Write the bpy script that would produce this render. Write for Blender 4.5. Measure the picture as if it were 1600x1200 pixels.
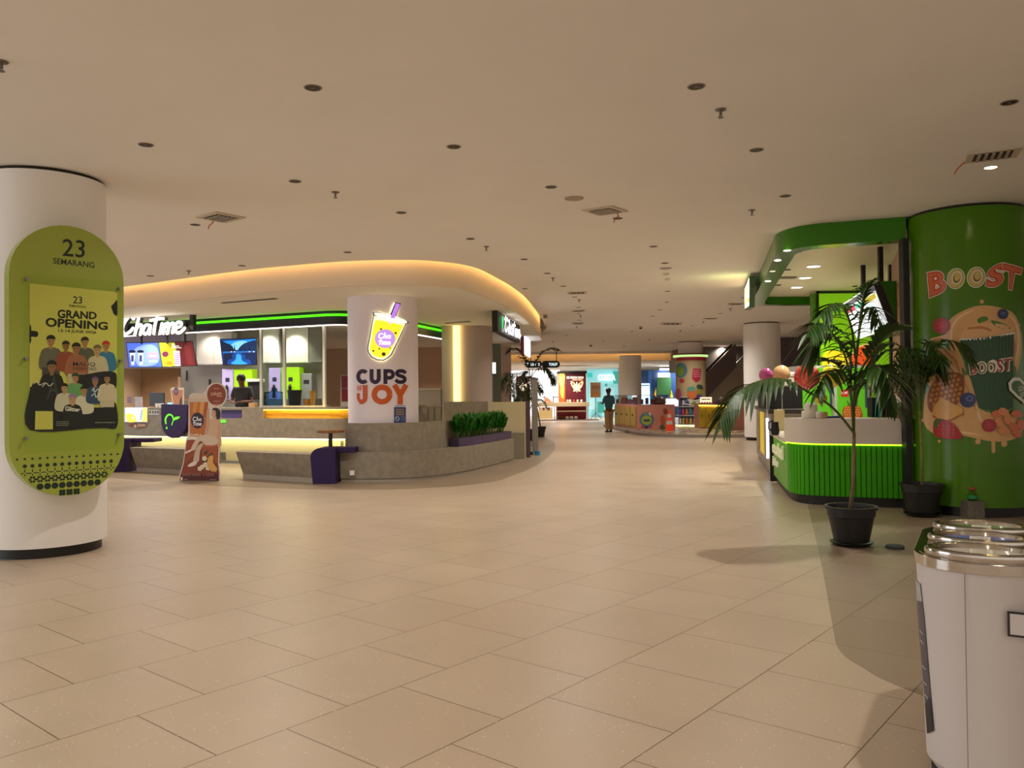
import bpy, bmesh, math, random
from mathutils import Vector, Matrix
from mathutils.geometry import tessellate_polygon
random.seed(7)
PI = math.pi
for o in list(bpy.data.objects):
    bpy.data.objects.remove(o)
scn = bpy.context.scene
COL = scn.collection

# ------------------------------------------------------------------ camera
F_PX, PITCH, ROLL, CAMZ = 1284.0, 0.0137, -0.0101, 1.5
cp_, sp_, cr_, sr_ = math.cos(PITCH), math.sin(PITCH), math.cos(ROLL), math.sin(ROLL)
_lvl = Matrix(((1, 0, 0), (0, 0, -1), (0, 1, 0)))
_rp = Matrix(((1, 0, 0), (0, cp_, sp_), (0, -sp_, cp_)))
_rr = Matrix(((cr_, -sr_, 0), (sr_, cr_, 0), (0, 0, 1)))
CM = _rr @ _rp @ _lvl            # world -> (right, down, forward)
CMI = CM.transposed()
EYE = Vector((0, 0, CAMZ))
cam = bpy.data.cameras.new('camera')
cam.sensor_fit = 'HORIZONTAL'
cam.sensor_width = 36.0
cam.lens = 36.0 * F_PX / 1600.0
cam.clip_end = 300
camo = bpy.data.objects.new('camera', cam)
COL.objects.link(camo)
rx, dn, fw = CM[0], CM[1], CM[2]
camo.matrix_world = Matrix(((rx[0], -dn[0], -fw[0], 0), (rx[1], -dn[1], -fw[1], 0), (rx[2], -dn[2], -fw[2], CAMZ), (0, 0, 0, 1)))
scn.camera = camo


def lin(h):
    if not isinstance(h, str):
        return tuple(h)
    h = h.lstrip('#')
    r = [int(h[i:i + 2], 16) / 255 for i in (0, 2, 4)]
    return tuple(c / 12.92 if c <= .04045 else ((c + .055) / 1.055) ** 2.4 for c in r)


# ------------------------------------------------------------------ world, exposure, lamps of the hall
scn.view_settings.view_transform = 'Standard'
scn.view_settings.look = 'None'
scn.view_settings.gamma = 1
scn.view_settings.use_curve_mapping = False
scn.view_settings.exposure = 1.48
w = bpy.data.worlds.new('world')
scn.world = w
w.use_nodes = True
bg = w.node_tree.nodes['Background']
bg.inputs[0].default_value = (1.0, .88, .75, 1)
bg.inputs[1].default_value = .3

H = 3.72                          # main ceiling
HS = 3.33                         # soffit over the tea kiosk


def spot(x, y, z, power, col=(1, .925, .83), size=150, rad=.06, blend=1.0, aim=None):
    l = bpy.data.lights.new('spot_lamp', 'SPOT')
    l.energy = power
    l.color = col
    l.spot_size = math.radians(size)
    l.spot_blend = blend
    l.shadow_soft_size = rad
    o = bpy.data.objects.new('spot_lamp', l)
    COL.objects.link(o)
    o.location = (x, y, z)
    if aim:
        d = Vector(aim) - Vector((x, y, z))
        o.rotation_euler = d.to_track_quat('-Z', 'Y').to_euler()
    return o


LAMPGAIN = 1.0
FARGAIN = .58
for (x, y, p) in [(-6.5, 3.5, 100), (-2.2, 2.8, 70), (2.2, 2.8, 60), (6.5, 3.5, 60), (-2.0, 7.2, 110), (2.0, 7.4, 120), (-7.5, 11.5, 150), (-3.2, 11.2, 150),
                  (0.8, 11.6, 170), (1.6, 15.8, 170), (4.2, 20.5, 180), (1.9, 20.5, 170), (5.8, 25.5, 180), (2.4, 26.5, 180), (3.0, 33, 190), (7.5, 33, 150), (3.6, 39.5, 190),
                  (-3.0, -2.5, 110), (3.0, -2.5, 100), (-12, 9, 150), (10, 28, 150), (10, 39, 150), (-1.0, 38, 150), (-12, 28, 150), (-7, 38, 150)]:
    spot(x, y, H - .03, p * LAMPGAIN * (FARGAIN if y > 6 else .95))


# added cool area lamps standing in for unseen shop fronts on the left
for (x, y, sx_, p) in ((-13.6, 20, 7, 60), (-13.0, 4, 6, 80)):
    l = bpy.data.lights.new('shopfront_standin', 'AREA')
    l.shape = 'RECTANGLE'
    l.size, l.size_y = sx_, 2.2
    l.energy = p
    l.color = (.80, .90, 1.0)
    o = bpy.data.objects.new('shopfront_standin', l)
    COL.objects.link(o)
    o.location = (x, y, 2.0)
    o.rotation_euler = (Vector((1, 0, .12))).to_track_quat('-Z', 'Y').to_euler()


# ------------------------------------------------------------------ helpers
def ray(px, py):
    return CMI @ Vector(((px - 800) / F_PX, (py - 600) / F_PX, 1.0))


def G(px, py, z=0.0):
    d = ray(px, py)
    t = (z - CAMZ) / d.z
    p = EYE + d * t
    return Vector((p.x, p.y, z))


def P(px, py, Y):
    d = ray(px, py)
    return EYE + d * (Y / d.y)


WL = {}


def base(o):
    return WL.get(o.name, Vector((0, 0, 0)))


def tag(o, label=None, cat=None, group=None, kind=None):
    if label: o['label'] = label
    if cat: o['category'] = cat
    if group: o['group'] = group
    if kind: o['kind'] = kind
    return o


def thing(name, label, cat, loc, group=None):
    o = bpy.data.objects.new(name, None)
    o.empty_display_size = .1
    COL.objects.link(o)
    o.location = loc
    WL[o.name] = Vector(loc)
    return tag(o, label, cat, group)


MATS = {}


def mat(hexc, rough=.5, metal=0.0, emis=0.0, ecol=None, noise=0.0, nscale=20.0, spec=.5, coat=0.0, alpha=1.0):
    k = (hexc, rough, metal, emis, ecol, noise, nscale, spec, coat, alpha)
    if k in MATS: return MATS[k]
    m = bpy.data.materials.new('m_' + str(len(MATS)))
    m.use_nodes = True
    nt = m.node_tree
    b = nt.nodes['Principled BSDF']
    c = lin(hexc)
    b.inputs['Base Color'].default_value = (*c, 1)
    b.inputs['Roughness'].default_value = rough
    b.inputs['Metallic'].default_value = metal
    b.inputs['Specular IOR Level'].default_value = spec
    b.inputs['Coat Weight'].default_value = coat
    b.inputs['Coat Roughness'].default_value = .08
    b.inputs['Alpha'].default_value = alpha
    if emis:
        b.inputs['Emission Color'].default_value = (*lin(ecol or hexc), 1)
        b.inputs['Emission Strength'].default_value = emis * .8
    tc = nt.nodes.new('ShaderNodeTexCoord')
    n = nt.nodes.new('ShaderNodeTexNoise')
    n.inputs['Scale'].default_value = nscale
    n.inputs['Detail'].default_value = 6
    nt.links.new(tc.outputs['Object'], n.inputs['Vector'])
    mr = nt.nodes.new('ShaderNodeMapRange')
    mr.inputs['To Min'].default_value = max(0, rough - .04)
    mr.inputs['To Max'].default_value = min(1, rough + .04)
    nt.links.new(n.outputs['Fac'], mr.inputs['Value'])
    nt.links.new(mr.outputs['Result'], b.inputs['Roughness'])
    if noise:
        mx = nt.nodes.new('ShaderNodeMix')
        mx.data_type = 'RGBA'
        mx.inputs['A'].default_value = (*[v * (1 - noise) for v in c], 1)
        mx.inputs['B'].default_value = (*[min(1, v * (1 + noise)) for v in c], 1)
        r2 = nt.nodes.new('ShaderNodeMapRange')
        r2.inputs['From Min'].default_value = .3
        r2.inputs['From Max'].default_value = .7
        nt.links.new(n.outputs['Fac'], r2.inputs['Value'])
        nt.links.new(r2.outputs['Result'], mx.inputs['Factor'])
        nt.links.new(mx.outputs['Result'], b.inputs['Base Color'])
    MATS[k] = m
    return m


def glass_mat(tint=(.92, .97, .95), refl=.12):
    k = ('glass', tint, refl)
    if k in MATS: return MATS[k]
    m = bpy.data.materials.new('m_glass')
    m.use_nodes = True
    nt = m.node_tree
    nt.nodes.clear()
    out = nt.nodes.new('ShaderNodeOutputMaterial')
    t = nt.nodes.new('ShaderNodeBsdfTransparent')
    t.inputs[0].default_value = (*tint, 1)
    g = nt.nodes.new('ShaderNodeBsdfGlossy')
    g.inputs['Roughness'].default_value = .03
    lw = nt.nodes.new('ShaderNodeLayerWeight')
    lw.inputs[0].default_value = refl
    mx = nt.nodes.new('ShaderNodeMixShader')
    nt.links.new(lw.outputs['Fresnel'], mx.inputs[0])
    nt.links.new(t.outputs[0], mx.inputs[1])
    nt.links.new(g.outputs[0], mx.inputs[2])
    nt.links.new(mx.outputs[0], out.inputs[0])
    MATS[k] = m
    return m


def print_mat(emis=0.0, rough=.5):
    k = ('print', emis, rough)
    if k in MATS: return MATS[k]
    m = bpy.data.materials.new('m_print')
    m.use_nodes = True
    nt = m.node_tree
    b = nt.nodes['Principled BSDF']
    a = nt.nodes.new('ShaderNodeAttribute')
    a.attribute_name = 'Col'
    nt.links.new(a.outputs['Color'], b.inputs['Base Color'])
    b.inputs['Roughness'].default_value = rough
    if emis:
        nt.links.new(a.outputs['Color'], b.inputs['Emission Color'])
        b.inputs['Emission Strength'].default_value = emis * .8
    MATS[k] = m
    return m


def link_mesh(name, me, parent=None, keep=False):
    o = bpy.data.objects.new(name, me)
    COL.objects.link(o)
    if parent is not None:
        off = base(parent)
        me.transform(Matrix.Translation(-off))
        o.parent = parent
        WL[o.name] = off.copy()
    elif not keep and len(me.vertices):
        xs = [v.co for v in me.vertices]
        c = Vector(((min(v.x for v in xs) + max(v.x for v in xs)) / 2, (min(v.y for v in xs) + max(v.y for v in xs)) / 2, min(v.z for v in xs)))
        me.transform(Matrix.Translation(-c))
        o.location = c
        WL[o.name] = c
    return o


class MB:
    def __init__(s):
        s.v, s.f, s.mi, s.sm = [], [], [], []
        s.m = 0
        s.smooth = False

    def add(s, vs, fs):
        n = len(s.v)
        s.v += [Vector(v) for v in vs]
        for f in fs:
            s.f.append([n + i for i in f])
            s.mi.append(s.m)
            s.sm.append(s.smooth)
        return s

    def box(s, x0, y0, z0, x1, y1, z1, rot=0, c=None):
        vs = [(x0, y0, z0), (x1, y0, z0), (x1, y1, z0), (x0, y1, z0), (x0, y0, z1), (x1, y0, z1), (x1, y1, z1), (x0, y1, z1)]
        if rot:
            cx, cy = c or ((x0 + x1) / 2, (y0 + y1) / 2)
            vs = [(cx + (x - cx) * math.cos(rot) - (y - cy) * math.sin(rot), cy + (x - cx) * math.sin(rot) + (y - cy) * math.cos(rot), z) for x, y, z in vs]
        return s.add(vs, [(0, 3, 2, 1), (4, 5, 6, 7), (0, 1, 5, 4), (1, 2, 6, 5), (2, 3, 7, 6), (3, 0, 4, 7)])

    def obox(s, o, a, b, c):
        """box from corner o with edge vectors a, b, c"""
        o, a, b, c = map(Vector, (o, a, b, c))
        return s.add([o, o + a, o + a + b, o + b, o + c, o + a + c, o + a + b + c, o + b + c],
                     [(0, 3, 2, 1), (4, 5, 6, 7), (0, 1, 5, 4), (1, 2, 6, 5), (2, 3, 7, 6), (3, 0, 4, 7)])

    def prism(s, poly, z0, z1, holes=(), top=True, bot=True, scale_top=None):
        loops = [list(poly)] + [list(h) for h in holes]
        flat = [p for l in loops for p in l]
        tri = tessellate_polygon([[Vector((p[0], p[1], 0)) for p in l] for l in loops])
        n = len(flat)
        st = scale_top or (lambda p: p)
        vs = [(p[0], p[1], z0) for p in flat] + [(st(p)[0], st(p)[1], z1) for p in flat]
        fs = []
        for t in tri:
            a, b, c = [Vector((flat[i][0], flat[i][1])) for i in t]
            ccw = (b - a).cross(c - a) > 0
            t = t if ccw else (t[0], t[2], t[1])
            if bot: fs.append((t[0], t[2], t[1]))
            if top: fs.append((t[0] + n, t[1] + n, t[2] + n))
        k = 0
        for li, l in enumerate(loops):
            area = sum(l[i - 1][0] * l[i][1] - l[i][0] * l[i - 1][1] for i in range(len(l)))
            pos = (area > 0) == (li == 0)
            for i in range(len(l)):
                a, b = k + i, k + (i + 1) % len(l)
                fs.append((a, b, b + n, a + n) if pos else (b, a, a + n, b + n))
            k += len(l)
        return s.add(vs, fs)

    def ribbon(s, path, z0, z1, t, lean=0.0):
        """vertical band along an open 2-D path, thickness t to the left of the path direction; lean moves the bottom edge"""
        nrm = normals(path)
        vs = []
        for (p, n) in zip(path, nrm):
            a, b = lean, t
            vs += [(p[0] + n[0] * a, p[1] + n[1] * a, z0), (p[0], p[1], z1), (p[0] + n[0] * b, p[1] + n[1] * b, z1), (p[0] + n[0] * max(b, a + .001), p[1] + n[1] * max(b, a + .001), z0)]
        fs = []
        for i in range(len(path) - 1):
            k = 4 * i
            for j in range(4):
                a, b = k + j, k + (j + 1) % 4
                fs.append((a, b, b + 4, a + 4))
        e = 4 * (len(path) - 1)
        fs += [(3, 2, 1, 0), (e, e + 1, e + 2, e + 3)]
        return s.add(vs, fs)

    def lathe(s, prof, c=(0, 0, 0), n=32, sx=1, sy=1, rot=0):
        vs, fs = [], []
        for r, z in prof:
            for i in range(n):
                a = 2 * PI * i / n
                x, y = r * sx * math.cos(a), r * sy * math.sin(a)
                vs.append((c[0] + x * math.cos(rot) - y * math.sin(rot), c[1] + x * math.sin(rot) + y * math.cos(rot), c[2] + z))
        for j in range(len(prof) - 1):
            for i in range(n):
                a, b = j * n + i, j * n + (i + 1) % n
                fs.append((a, b, b + n, a + n))
        if prof[0][0] > 1e-5: fs.append(tuple(range(n - 1, -1, -1)))
        if prof[-1][0] > 1e-5: fs.append(tuple(range((len(prof) - 1) * n, len(prof) * n)))
        return s.add(vs, fs)

    def tube(s, pts, r, n=8, flat=1.0):
        pts = [Vector(p) for p in pts]
        rs = r if isinstance(r, (list, tuple)) else [r] * len(pts)
        vs, fs = [], []
        up = Vector((0, 0, 1))
        prev = None
        for i, p in enumerate(pts):
            d = (pts[min(i + 1, len(pts) - 1)] - pts[max(i - 1, 0)]).normalized()
            if prev is None:
                a = d.cross(up)
                if a.length < 1e-3: a = d.cross(Vector((1, 0, 0)))
            else:
                a = prev - d * prev.dot(d)
            a.normalize()
            prev = a
            b = d.cross(a)
            for k in range(n):
                t = 2 * PI * k / n
                vs.append(p + (a * math.cos(t) + b * math.sin(t) * flat) * rs[i])
        for i in range(len(pts) - 1):
            for k in range(n):
                a, b = i * n + k, i * n + (k + 1) % n
                fs.append((a, b, b + n, a + n))
        fs += [tuple(range(n - 1, -1, -1)), tuple(range((len(pts) - 1) * n, len(pts) * n))]
        return s.add(vs, fs)

    def ball(s, c, rx, ry=None, rz=None, n=16, m=10, rot=0):
        ry = ry or rx
        rz = rz or rx
        prof = [(math.sin(PI * j / m), -math.cos(PI * j / m) * rz) for j in range(m + 1)]
        prof[0] = (1e-6, -rz)
        prof[-1] = (1e-6, rz)
        return s.lathe(prof, c, n, rx, ry, rot)

    def build(s, name, m, parent=None, smooth=False, bevel=0.0, keep=False, autos=None, recalc=True):
        me = bpy.data.meshes.new(name)
        me.from_pydata([tuple(v) for v in s.v], [], s.f)
        ms = m if isinstance(m, (list, tuple)) else [m]
        for x in ms: me.materials.append(x)
        for p, mi, sm in zip(me.polygons, s.mi, s.sm):
            p.material_index = mi
            p.use_smooth = smooth or sm
        if recalc:
            bm = bmesh.new()
            bm.from_mesh(me)
            bmesh.ops.recalc_face_normals(bm, faces=bm.faces)
            bm.to_mesh(me)
            bm.free()
        if autos: me.set_sharp_from_angle(angle=math.radians(autos))
        o = link_mesh(name, me, parent, keep)
        if bevel:
            b = o.modifiers.new('bevel', 'BEVEL')
            b.width = bevel
            b.segments = 2
            b.limit_method = 'ANGLE'
        return o


def normals(path):
    out = []
    for i in range(len(path)):
        a, b = path[max(i - 1, 0)], path[min(i + 1, len(path) - 1)]
        d = Vector((b[0] - a[0], b[1] - a[1])).normalized()
        out.append((-d.y, d.x))
    return out


def offset(path, t):
    return [(p[0] + n[0] * t, p[1] + n[1] * t) for p, n in zip(path, normals(path))]


def smooth_path(pts, k=8, closed=False):
    pts = [Vector(p) for p in pts]
    n = len(pts)
    out = []
    for i in range(n if closed else n - 1):
        if closed:
            a, b, c, d = pts[i - 1], pts[i], pts[(i + 1) % n], pts[(i + 2) % n]
        else:
            a, b, c, d = pts[max(i - 1, 0)], pts[i], pts[i + 1], pts[min(i + 2, n - 1)]
        for j in range(k):
            t = j / k
            out.append(.5 * ((2 * b) + (c - a) * t + (2 * a - 5 * b + 4 * c - d) * t * t + (3 * b - a - 3 * c + d) * t ** 3))
    if not closed: out.append(pts[-1])
    return [tuple(p) for p in out]


def rrect(x0, y0, x1, y1, r, k=5):
    out = []
    for cx, cy, a0 in ((x1 - r, y0 + r, -PI / 2), (x1 - r, y1 - r, 0), (x0 + r, y1 - r, PI / 2), (x0 + r, y0 + r, PI)):
        for j in range(k + 1):
            a = a0 + PI / 2 * j / k
            out.append((cx + r * math.cos(a), cy + r * math.sin(a)))
    return out


def copy_tree(o, parent=None):
    c = o.copy()
    COL.objects.link(c)
    c.parent = parent
    for ch in [x for x in bpy.data.objects if x.parent == o]:
        copy_tree(ch, c)
    return c


# ------------------------------------------------------------------ printed / lit graphics on flat or round surfaces
class Plane:
    def __init__(s, o, r, u=(0, 0, 1)):
        s.o, s.r, s.u = Vector(o), Vector(r).normalized(), Vector(u).normalized()
        s.n = s.r.cross(s.u)
        s.curved = False

    def inv(s, px, py):
        d = ray(px, py)
        t = (s.o - EYE).dot(s.n) / d.dot(s.n)
        q = EYE + d * t - s.o
        return q.dot(s.r), q.dot(s.u)

    def fwd(s, a, b, w):
        return s.o + s.r * a + s.u * b + s.n * w


class Cyl:
    def __init__(s, cx, cy, R):
        s.c, s.R = Vector((cx, cy)), R
        s.a0 = math.atan2(-cy, -cx)
        s.curved = True

    def inv(s, px, py):
        d = ray(px, py)
        d2 = Vector((d.x, d.y))
        A = d2.dot(d2)
        B = -2 * d2.dot(s.c)
        C = s.c.dot(s.c) - s.R ** 2
        disc = B * B - 4 * A * C
        t = (-B - math.sqrt(max(disc, 0))) / (2 * A)
        q = EYE + d * t
        a = math.atan2(q.y - s.c.y, q.x - s.c.x) - s.a0
        a = (a + PI) % (2 * PI) - PI
        return a * s.R, q.z

    def fwd(s, a, b, w):
        t = s.a0 + a / s.R
        return Vector((s.c.x + (s.R + w) * math.cos(t), s.c.y + (s.R + w) * math.sin(t), b))


_glyph = {}


def glyphs(txt, bold=0.0, shear=0.0):
    k = (txt, bold, shear)
    if k in _glyph: return _glyph[k]
    cu = bpy.data.curves.new('t', 'FONT')
    cu.body = txt
    cu.offset = bold
    cu.shear = shear
    cu.resolution_u = 3
    o = bpy.data.objects.new('t', cu)
    COL.objects.link(o)
    dg = bpy.context.evaluated_depsgraph_get()
    me = bpy.data.meshes.new_from_object(o.evaluated_get(dg))
    vs = [(v.co.x, v.co.y) for v in me.vertices]
    fs = [tuple(p.vertices) for p in me.polygons]
    bpy.data.objects.remove(o)
    bpy.data.meshes.remove(me)
    bpy.data.curves.remove(cu)
    x0, x1 = min(v[0] for v in vs), max(v[0] for v in vs)
    y0, y1 = min(v[1] for v in vs), max(v[1] for v in vs)
    vs = [((x - x0) / (x1 - x0), (y - y0) / (y1 - y0)) for x, y in vs]
    _glyph[k] = (vs, fs)
    return _glyph[k]


class Art:
    """shapes given in photo pixels of a zoomed crop (scale sc, origin ox, oy), or in surface units when px=False; y is down in px"""

    def __init__(s, surf, ox=0, oy=0, sc=1.0, px=True):
        s.surf, s.ox, s.oy, s.sc, s.px = surf, ox, oy, sc, px
        s.items = []

    def T(s, x, y):
        if not s.px: return (s.ox + x, s.oy + y)
        return s.surf.inv(s.ox + x / s.sc, s.oy + y / s.sc)

    def poly(s, pts, col):
        q = [s.T(*p) for p in pts]
        tri = tessellate_polygon([[Vector((a, b, 0)) for a, b in q]])
        s.items.append((q, [tuple(t) for t in tri], col))
        return s

    def rect(s, x0, y0, x1, y1, col, r=0):
        if r: return s.poly(rrect(min(x0, x1), min(y0, y1), max(x0, x1), max(y0, y1), r), col)
        return s.poly([(x0, y0), (x1, y0), (x1, y1), (x0, y1)], col)

    def ell(s, cx, cy, rx, ry, col, rot=0, n=20):
        return s.poly([(cx + rx * math.cos(2 * PI * i / n) * math.cos(rot) - ry * math.sin(2 * PI * i / n) * math.sin(rot),
                        cy + rx * math.cos(2 * PI * i / n) * math.sin(rot) + ry * math.sin(2 * PI * i / n) * math.cos(rot)) for i in range(n)], col)

    def blob(s, pts, col, k=5):
        return s.poly(smooth_path([Vector(p) for p in pts], k, True), col)

    def stroke(s, pts, wd, col, k=6, taper=None):
        if len(pts) > 2: pts = smooth_path([Vector(p) for p in pts], k)
        vs, fs = [], []
        n = len(pts)
        for i in range(n):
            a, b = pts[max(i - 1, 0)], pts[min(i + 1, n - 1)]
            d = Vector((b[0] - a[0], b[1] - a[1])).normalized()
            h = wd / 2 * (1 if taper is None else taper(i / (n - 1)))
            vs += [(pts[i][0] - d.y * h, pts[i][1] + d.x * h), (pts[i][0] + d.y * h, pts[i][1] - d.x * h)]
            if i: fs.append((2 * i - 2, 2 * i - 1, 2 * i + 1, 2 * i))
        if taper is None:
            for e in (0, n - 1):
                k0 = len(vs)
                vs += [(pts[e][0] + wd / 2 * math.cos(2 * PI * j / 10), pts[e][1] + wd / 2 * math.sin(2 * PI * j / 10)) for j in range(10)]
                fs.append(tuple(range(k0, k0 + 10)))
        s.items.append(([s.T(*p) for p in vs], fs, col))
        return s

    def text(s, txt, x0, y0, x1, y1, col, bold=.0, shear=0.0):
        return s.quad(txt, (x0, y0), (x1, y0), (x1, y1), (x0, y1), col, bold, shear)

    def quad(s, txt, tl, tr, br, bl, col, bold=0.0, shear=0.0):
        vs, fs = glyphs(txt, bold, shear)
        out = []
        for u, v in vs:
            v = 1 - v
            x = (tl[0] * (1 - u) + tr[0] * u) * (1 - v) + (bl[0] * (1 - u) + br[0] * u) * v
            y = (tl[1] * (1 - u) + tr[1] * u) * (1 - v) + (bl[1] * (1 - u) + br[1] * u) * v
            out.append(s.T(x, y))
        s.items.append((out, fs, col))
        return s

    def lines(s, x0, y0, x1, y1, n, col, th=.5):
        """rows of tiny unreadable print"""
        for i in range(n):
            y = y0 + (y1 - y0) * i / n
            hh = (y1 - y0) / n * th
            x = x0
            while x < x1:
                wd = (x1 - x0) * random.uniform(.06, .2)
                s.rect(x, y, min(x + wd, x1), y + hh, col)
                x += wd + (x1 - x0) * .03
        return s

    def build(s, name, parent=None, emis=0.0, eps=.0004, w0=.001, thick=0.0, rough=.5, m=None):
        bm = bmesh.new()
        cl = bm.loops.layers.float_color.new('Col')
        for li, (vs, fs, col) in enumerate(s.items):
            c = (*lin(col), 1)
            bv = [bm.verts.new((a, b, w0 + li * eps)) for a, b in vs]
            nf = []
            for f in fs:
                try:
                    fc = bm.faces.new([bv[i] for i in f])
                except ValueError:
                    continue
                fc.normal_update()
                if fc.normal.z < 0: fc.normal_flip()
                nf.append(fc)
                for l in fc.loops: l[cl] = c
            if thick and nf:
                r = bmesh.ops.extrude_face_region(bm, geom=nf, use_keep_orig=True)
                for e in r['geom']:
                    if isinstance(e, bmesh.types.BMVert): e.co.z += thick
        if s.surf.curved and bm.verts:
            lo, hi = min(v.co.x for v in bm.verts), max(v.co.x for v in bm.verts)
            x = math.ceil(lo / .05) * .05
            while x < hi:
                bmesh.ops.bisect_plane(bm, geom=bm.verts[:] + bm.edges[:] + bm.faces[:], plane_co=(x, 0, 0), plane_no=(1, 0, 0))
                x += .05
        for v in bm.verts: v.co = s.surf.fwd(*v.co)
        me = bpy.data.meshes.new(name)
        bm.to_mesh(me)
        bm.free()
        me.materials.append(m or print_mat(emis, rough))
        return link_mesh(name, me, parent)


# ------------------------------------------------------------------ floor
TH, TU, TV, TA, TB = .8805, -1.8887, 4.8934, .693, .696
E1 = (math.cos(TH), math.sin(TH))
E2 = (math.sin(TH), -math.cos(TH))


def tile_mat(name, c1, c2, mortar, rough, speck):
    m = bpy.data.materials.new(name)
    m.use_nodes = True
    nt = m.node_tree
    b = nt.nodes['Principled BSDF']
    g = nt.nodes.new('ShaderNodeNewGeometry')

    def dot(vec, off):
        v = nt.nodes.new('ShaderNodeVectorMath')
        v.operation = 'DOT_PRODUCT'
        v.inputs[1].default_value = (*vec, 0)
        nt.links.new(g.outputs['Position'], v.inputs[0])
        a = nt.nodes.new('ShaderNodeMath')
        a.operation = 'ADD'
        a.inputs[1].default_value = off
        nt.links.new(v.outputs['Value'], a.inputs[0])
        return a
    ou = -(TU * E1[0] + TV * E1[1]) + TA * 40
    ov = -(TU * E2[0] + TV * E2[1]) + TB * 60
    du, dv = dot(E1, ou), dot(E2, ov)
    cb = nt.nodes.new('ShaderNodeCombineXYZ')
    nt.links.new(du.outputs[0], cb.inputs[0])
    nt.links.new(dv.outputs[0], cb.inputs[1])
    br = nt.nodes.new('ShaderNodeTexBrick')
    br.offset = .5
    br.offset_frequency = 2
    br.inputs['Scale'].default_value = 1
    br.inputs['Brick Width'].default_value = TA
    br.inputs['Row Height'].default_value = TB
    br.inputs['Mortar Size'].default_value = .0032
    br.inputs['Mortar Smooth'].default_value = .2
    br.inputs['Bias'].default_value = 0
    br.inputs['Color1'].default_value = (*lin(c1), 1)
    br.inputs['Color2'].default_value = (*lin(c2), 1)
    br.inputs['Mortar'].default_value = (*lin(mortar), 1)
    nt.links.new(cb.outputs[0], br.inputs['Vector'])
    n = nt.nodes.new('ShaderNodeTexNoise')
    n.inputs['Scale'].default_value = 1.6
    n.inputs['Detail'].default_value = 8
    nt.links.new(cb.outputs[0], n.inputs['Vector'])
    mr = nt.nodes.new('ShaderNodeMapRange')
    mr.inputs['To Min'].default_value = .86
    mr.inputs['To Max'].default_value = 1.12
    nt.links.new(n.outputs['Fac'], mr.inputs['Value'])
    mul = nt.nodes.new('ShaderNodeVectorMath')
    mul.operation = 'SCALE'
    nt.links.new(br.outputs['Color'], mul.inputs[0])
    nt.links.new(mr.outputs['Result'], mul.inputs['Scale'])
    vo = nt.nodes.new('ShaderNodeTexVoronoi')
    vo.inputs['Scale'].default_value = 32
    nt.links.new(cb.outputs[0], vo.inputs['Vector'])
    sel = nt.nodes.new('ShaderNodeMath')
    sel.operation = 'LESS_THAN'
    sel.inputs[1].default_value = .13
    nt.links.new(vo.outputs['Distance'], sel.inputs[0])
    sx = nt.nodes.new('ShaderNodeSeparateColor')
    nt.links.new(vo.outputs['Color'], sx.inputs[0])
    s2 = nt.nodes.new('ShaderNodeMath')
    s2.operation = 'GREATER_THAN'
    s2.inputs[1].default_value = .55
    nt.links.new(sx.outputs[0], s2.inputs[0])
    s3 = nt.nodes.new('ShaderNodeMath')
    s3.operation = 'MULTIPLY'
    nt.links.new(sel.outputs[0], s3.inputs[0])
    nt.links.new(s2.outputs[0], s3.inputs[1])
    s4 = nt.nodes.new('ShaderNodeMath')
    s4.operation = 'MULTIPLY'
    s4.inputs[1].default_value = speck
    nt.links.new(s3.outputs[0], s4.inputs[0])
    mx = nt.nodes.new('ShaderNodeMix')
    mx.data_type = 'RGBA'
    mx.inputs['B'].default_value = (.95, .9, .82, 1)
    nt.links.new(s4.outputs[0], mx.inputs['Factor'])
    nt.links.new(mul.outputs[0], mx.inputs['A'])
    nt.links.new(mx.outputs['Result'], b.inputs['Base Color'])
    r2 = nt.nodes.new('ShaderNodeMapRange')
    r2.inputs['To Min'].default_value = rough - .05
    r2.inputs['To Max'].default_value = rough + .07
    nt.links.new(n.outputs['Fac'], r2.inputs['Value'])
    nt.links.new(r2.outputs['Result'], b.inputs['Roughness'])
    bu = nt.nodes.new('ShaderNodeBump')
    bu.inputs['Strength'].default_value = .25
    bu.inputs['Distance'].default_value = .003
    iv = nt.nodes.new('ShaderNodeMath')
    iv.operation = 'SUBTRACT'
    iv.inputs[0].default_value = 1
    nt.links.new(br.outputs['Fac'], iv.inputs[1])
    nt.links.new(iv.outputs[0], bu.inputs['Height'])
    nt.links.new(bu.outputs[0], b.inputs['Normal'])
    return m


M_TILE = tile_mat('m_tile', '#c0ad98', '#bca892', '#6f5a46', .33, .5)
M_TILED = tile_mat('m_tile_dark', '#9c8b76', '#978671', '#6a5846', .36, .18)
fl = MB().box(-34, -9, -.06, 34, 66, 0).build('floor', M_TILE, keep=True)
tag(fl, kind='structure')

# grey-brown tile borders laid around the kiosks
pts_ch = [(-200, 800), (0, 764)]
isl = [G(x, y) for x, y in [(180, 747), (300, 757), (440, 763), (545, 765.5), (650, 763.5), (755, 755), (800, 743.5), (834, 729), (860, 711), (867.5, 697), (863, 689), (846, 681)]]
isl = smooth_path([(p.x, p.y) for p in isl], 6)
poly = isl + [(1.0, 31), (-14, 33), (-14, 19.5)]
tag(MB().prism(poly, 0, .002).build('floor_inlay', M_TILED), kind='structure')
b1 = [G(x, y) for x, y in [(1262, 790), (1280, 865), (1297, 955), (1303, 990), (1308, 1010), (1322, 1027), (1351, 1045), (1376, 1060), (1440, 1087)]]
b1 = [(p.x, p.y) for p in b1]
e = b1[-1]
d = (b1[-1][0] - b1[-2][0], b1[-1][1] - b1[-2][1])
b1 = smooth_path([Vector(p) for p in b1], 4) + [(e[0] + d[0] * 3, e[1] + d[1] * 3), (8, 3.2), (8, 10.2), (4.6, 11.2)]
tag(MB().prism(b1, 0, .002).build('floor_inlay', M_TILED), kind='structure')

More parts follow.
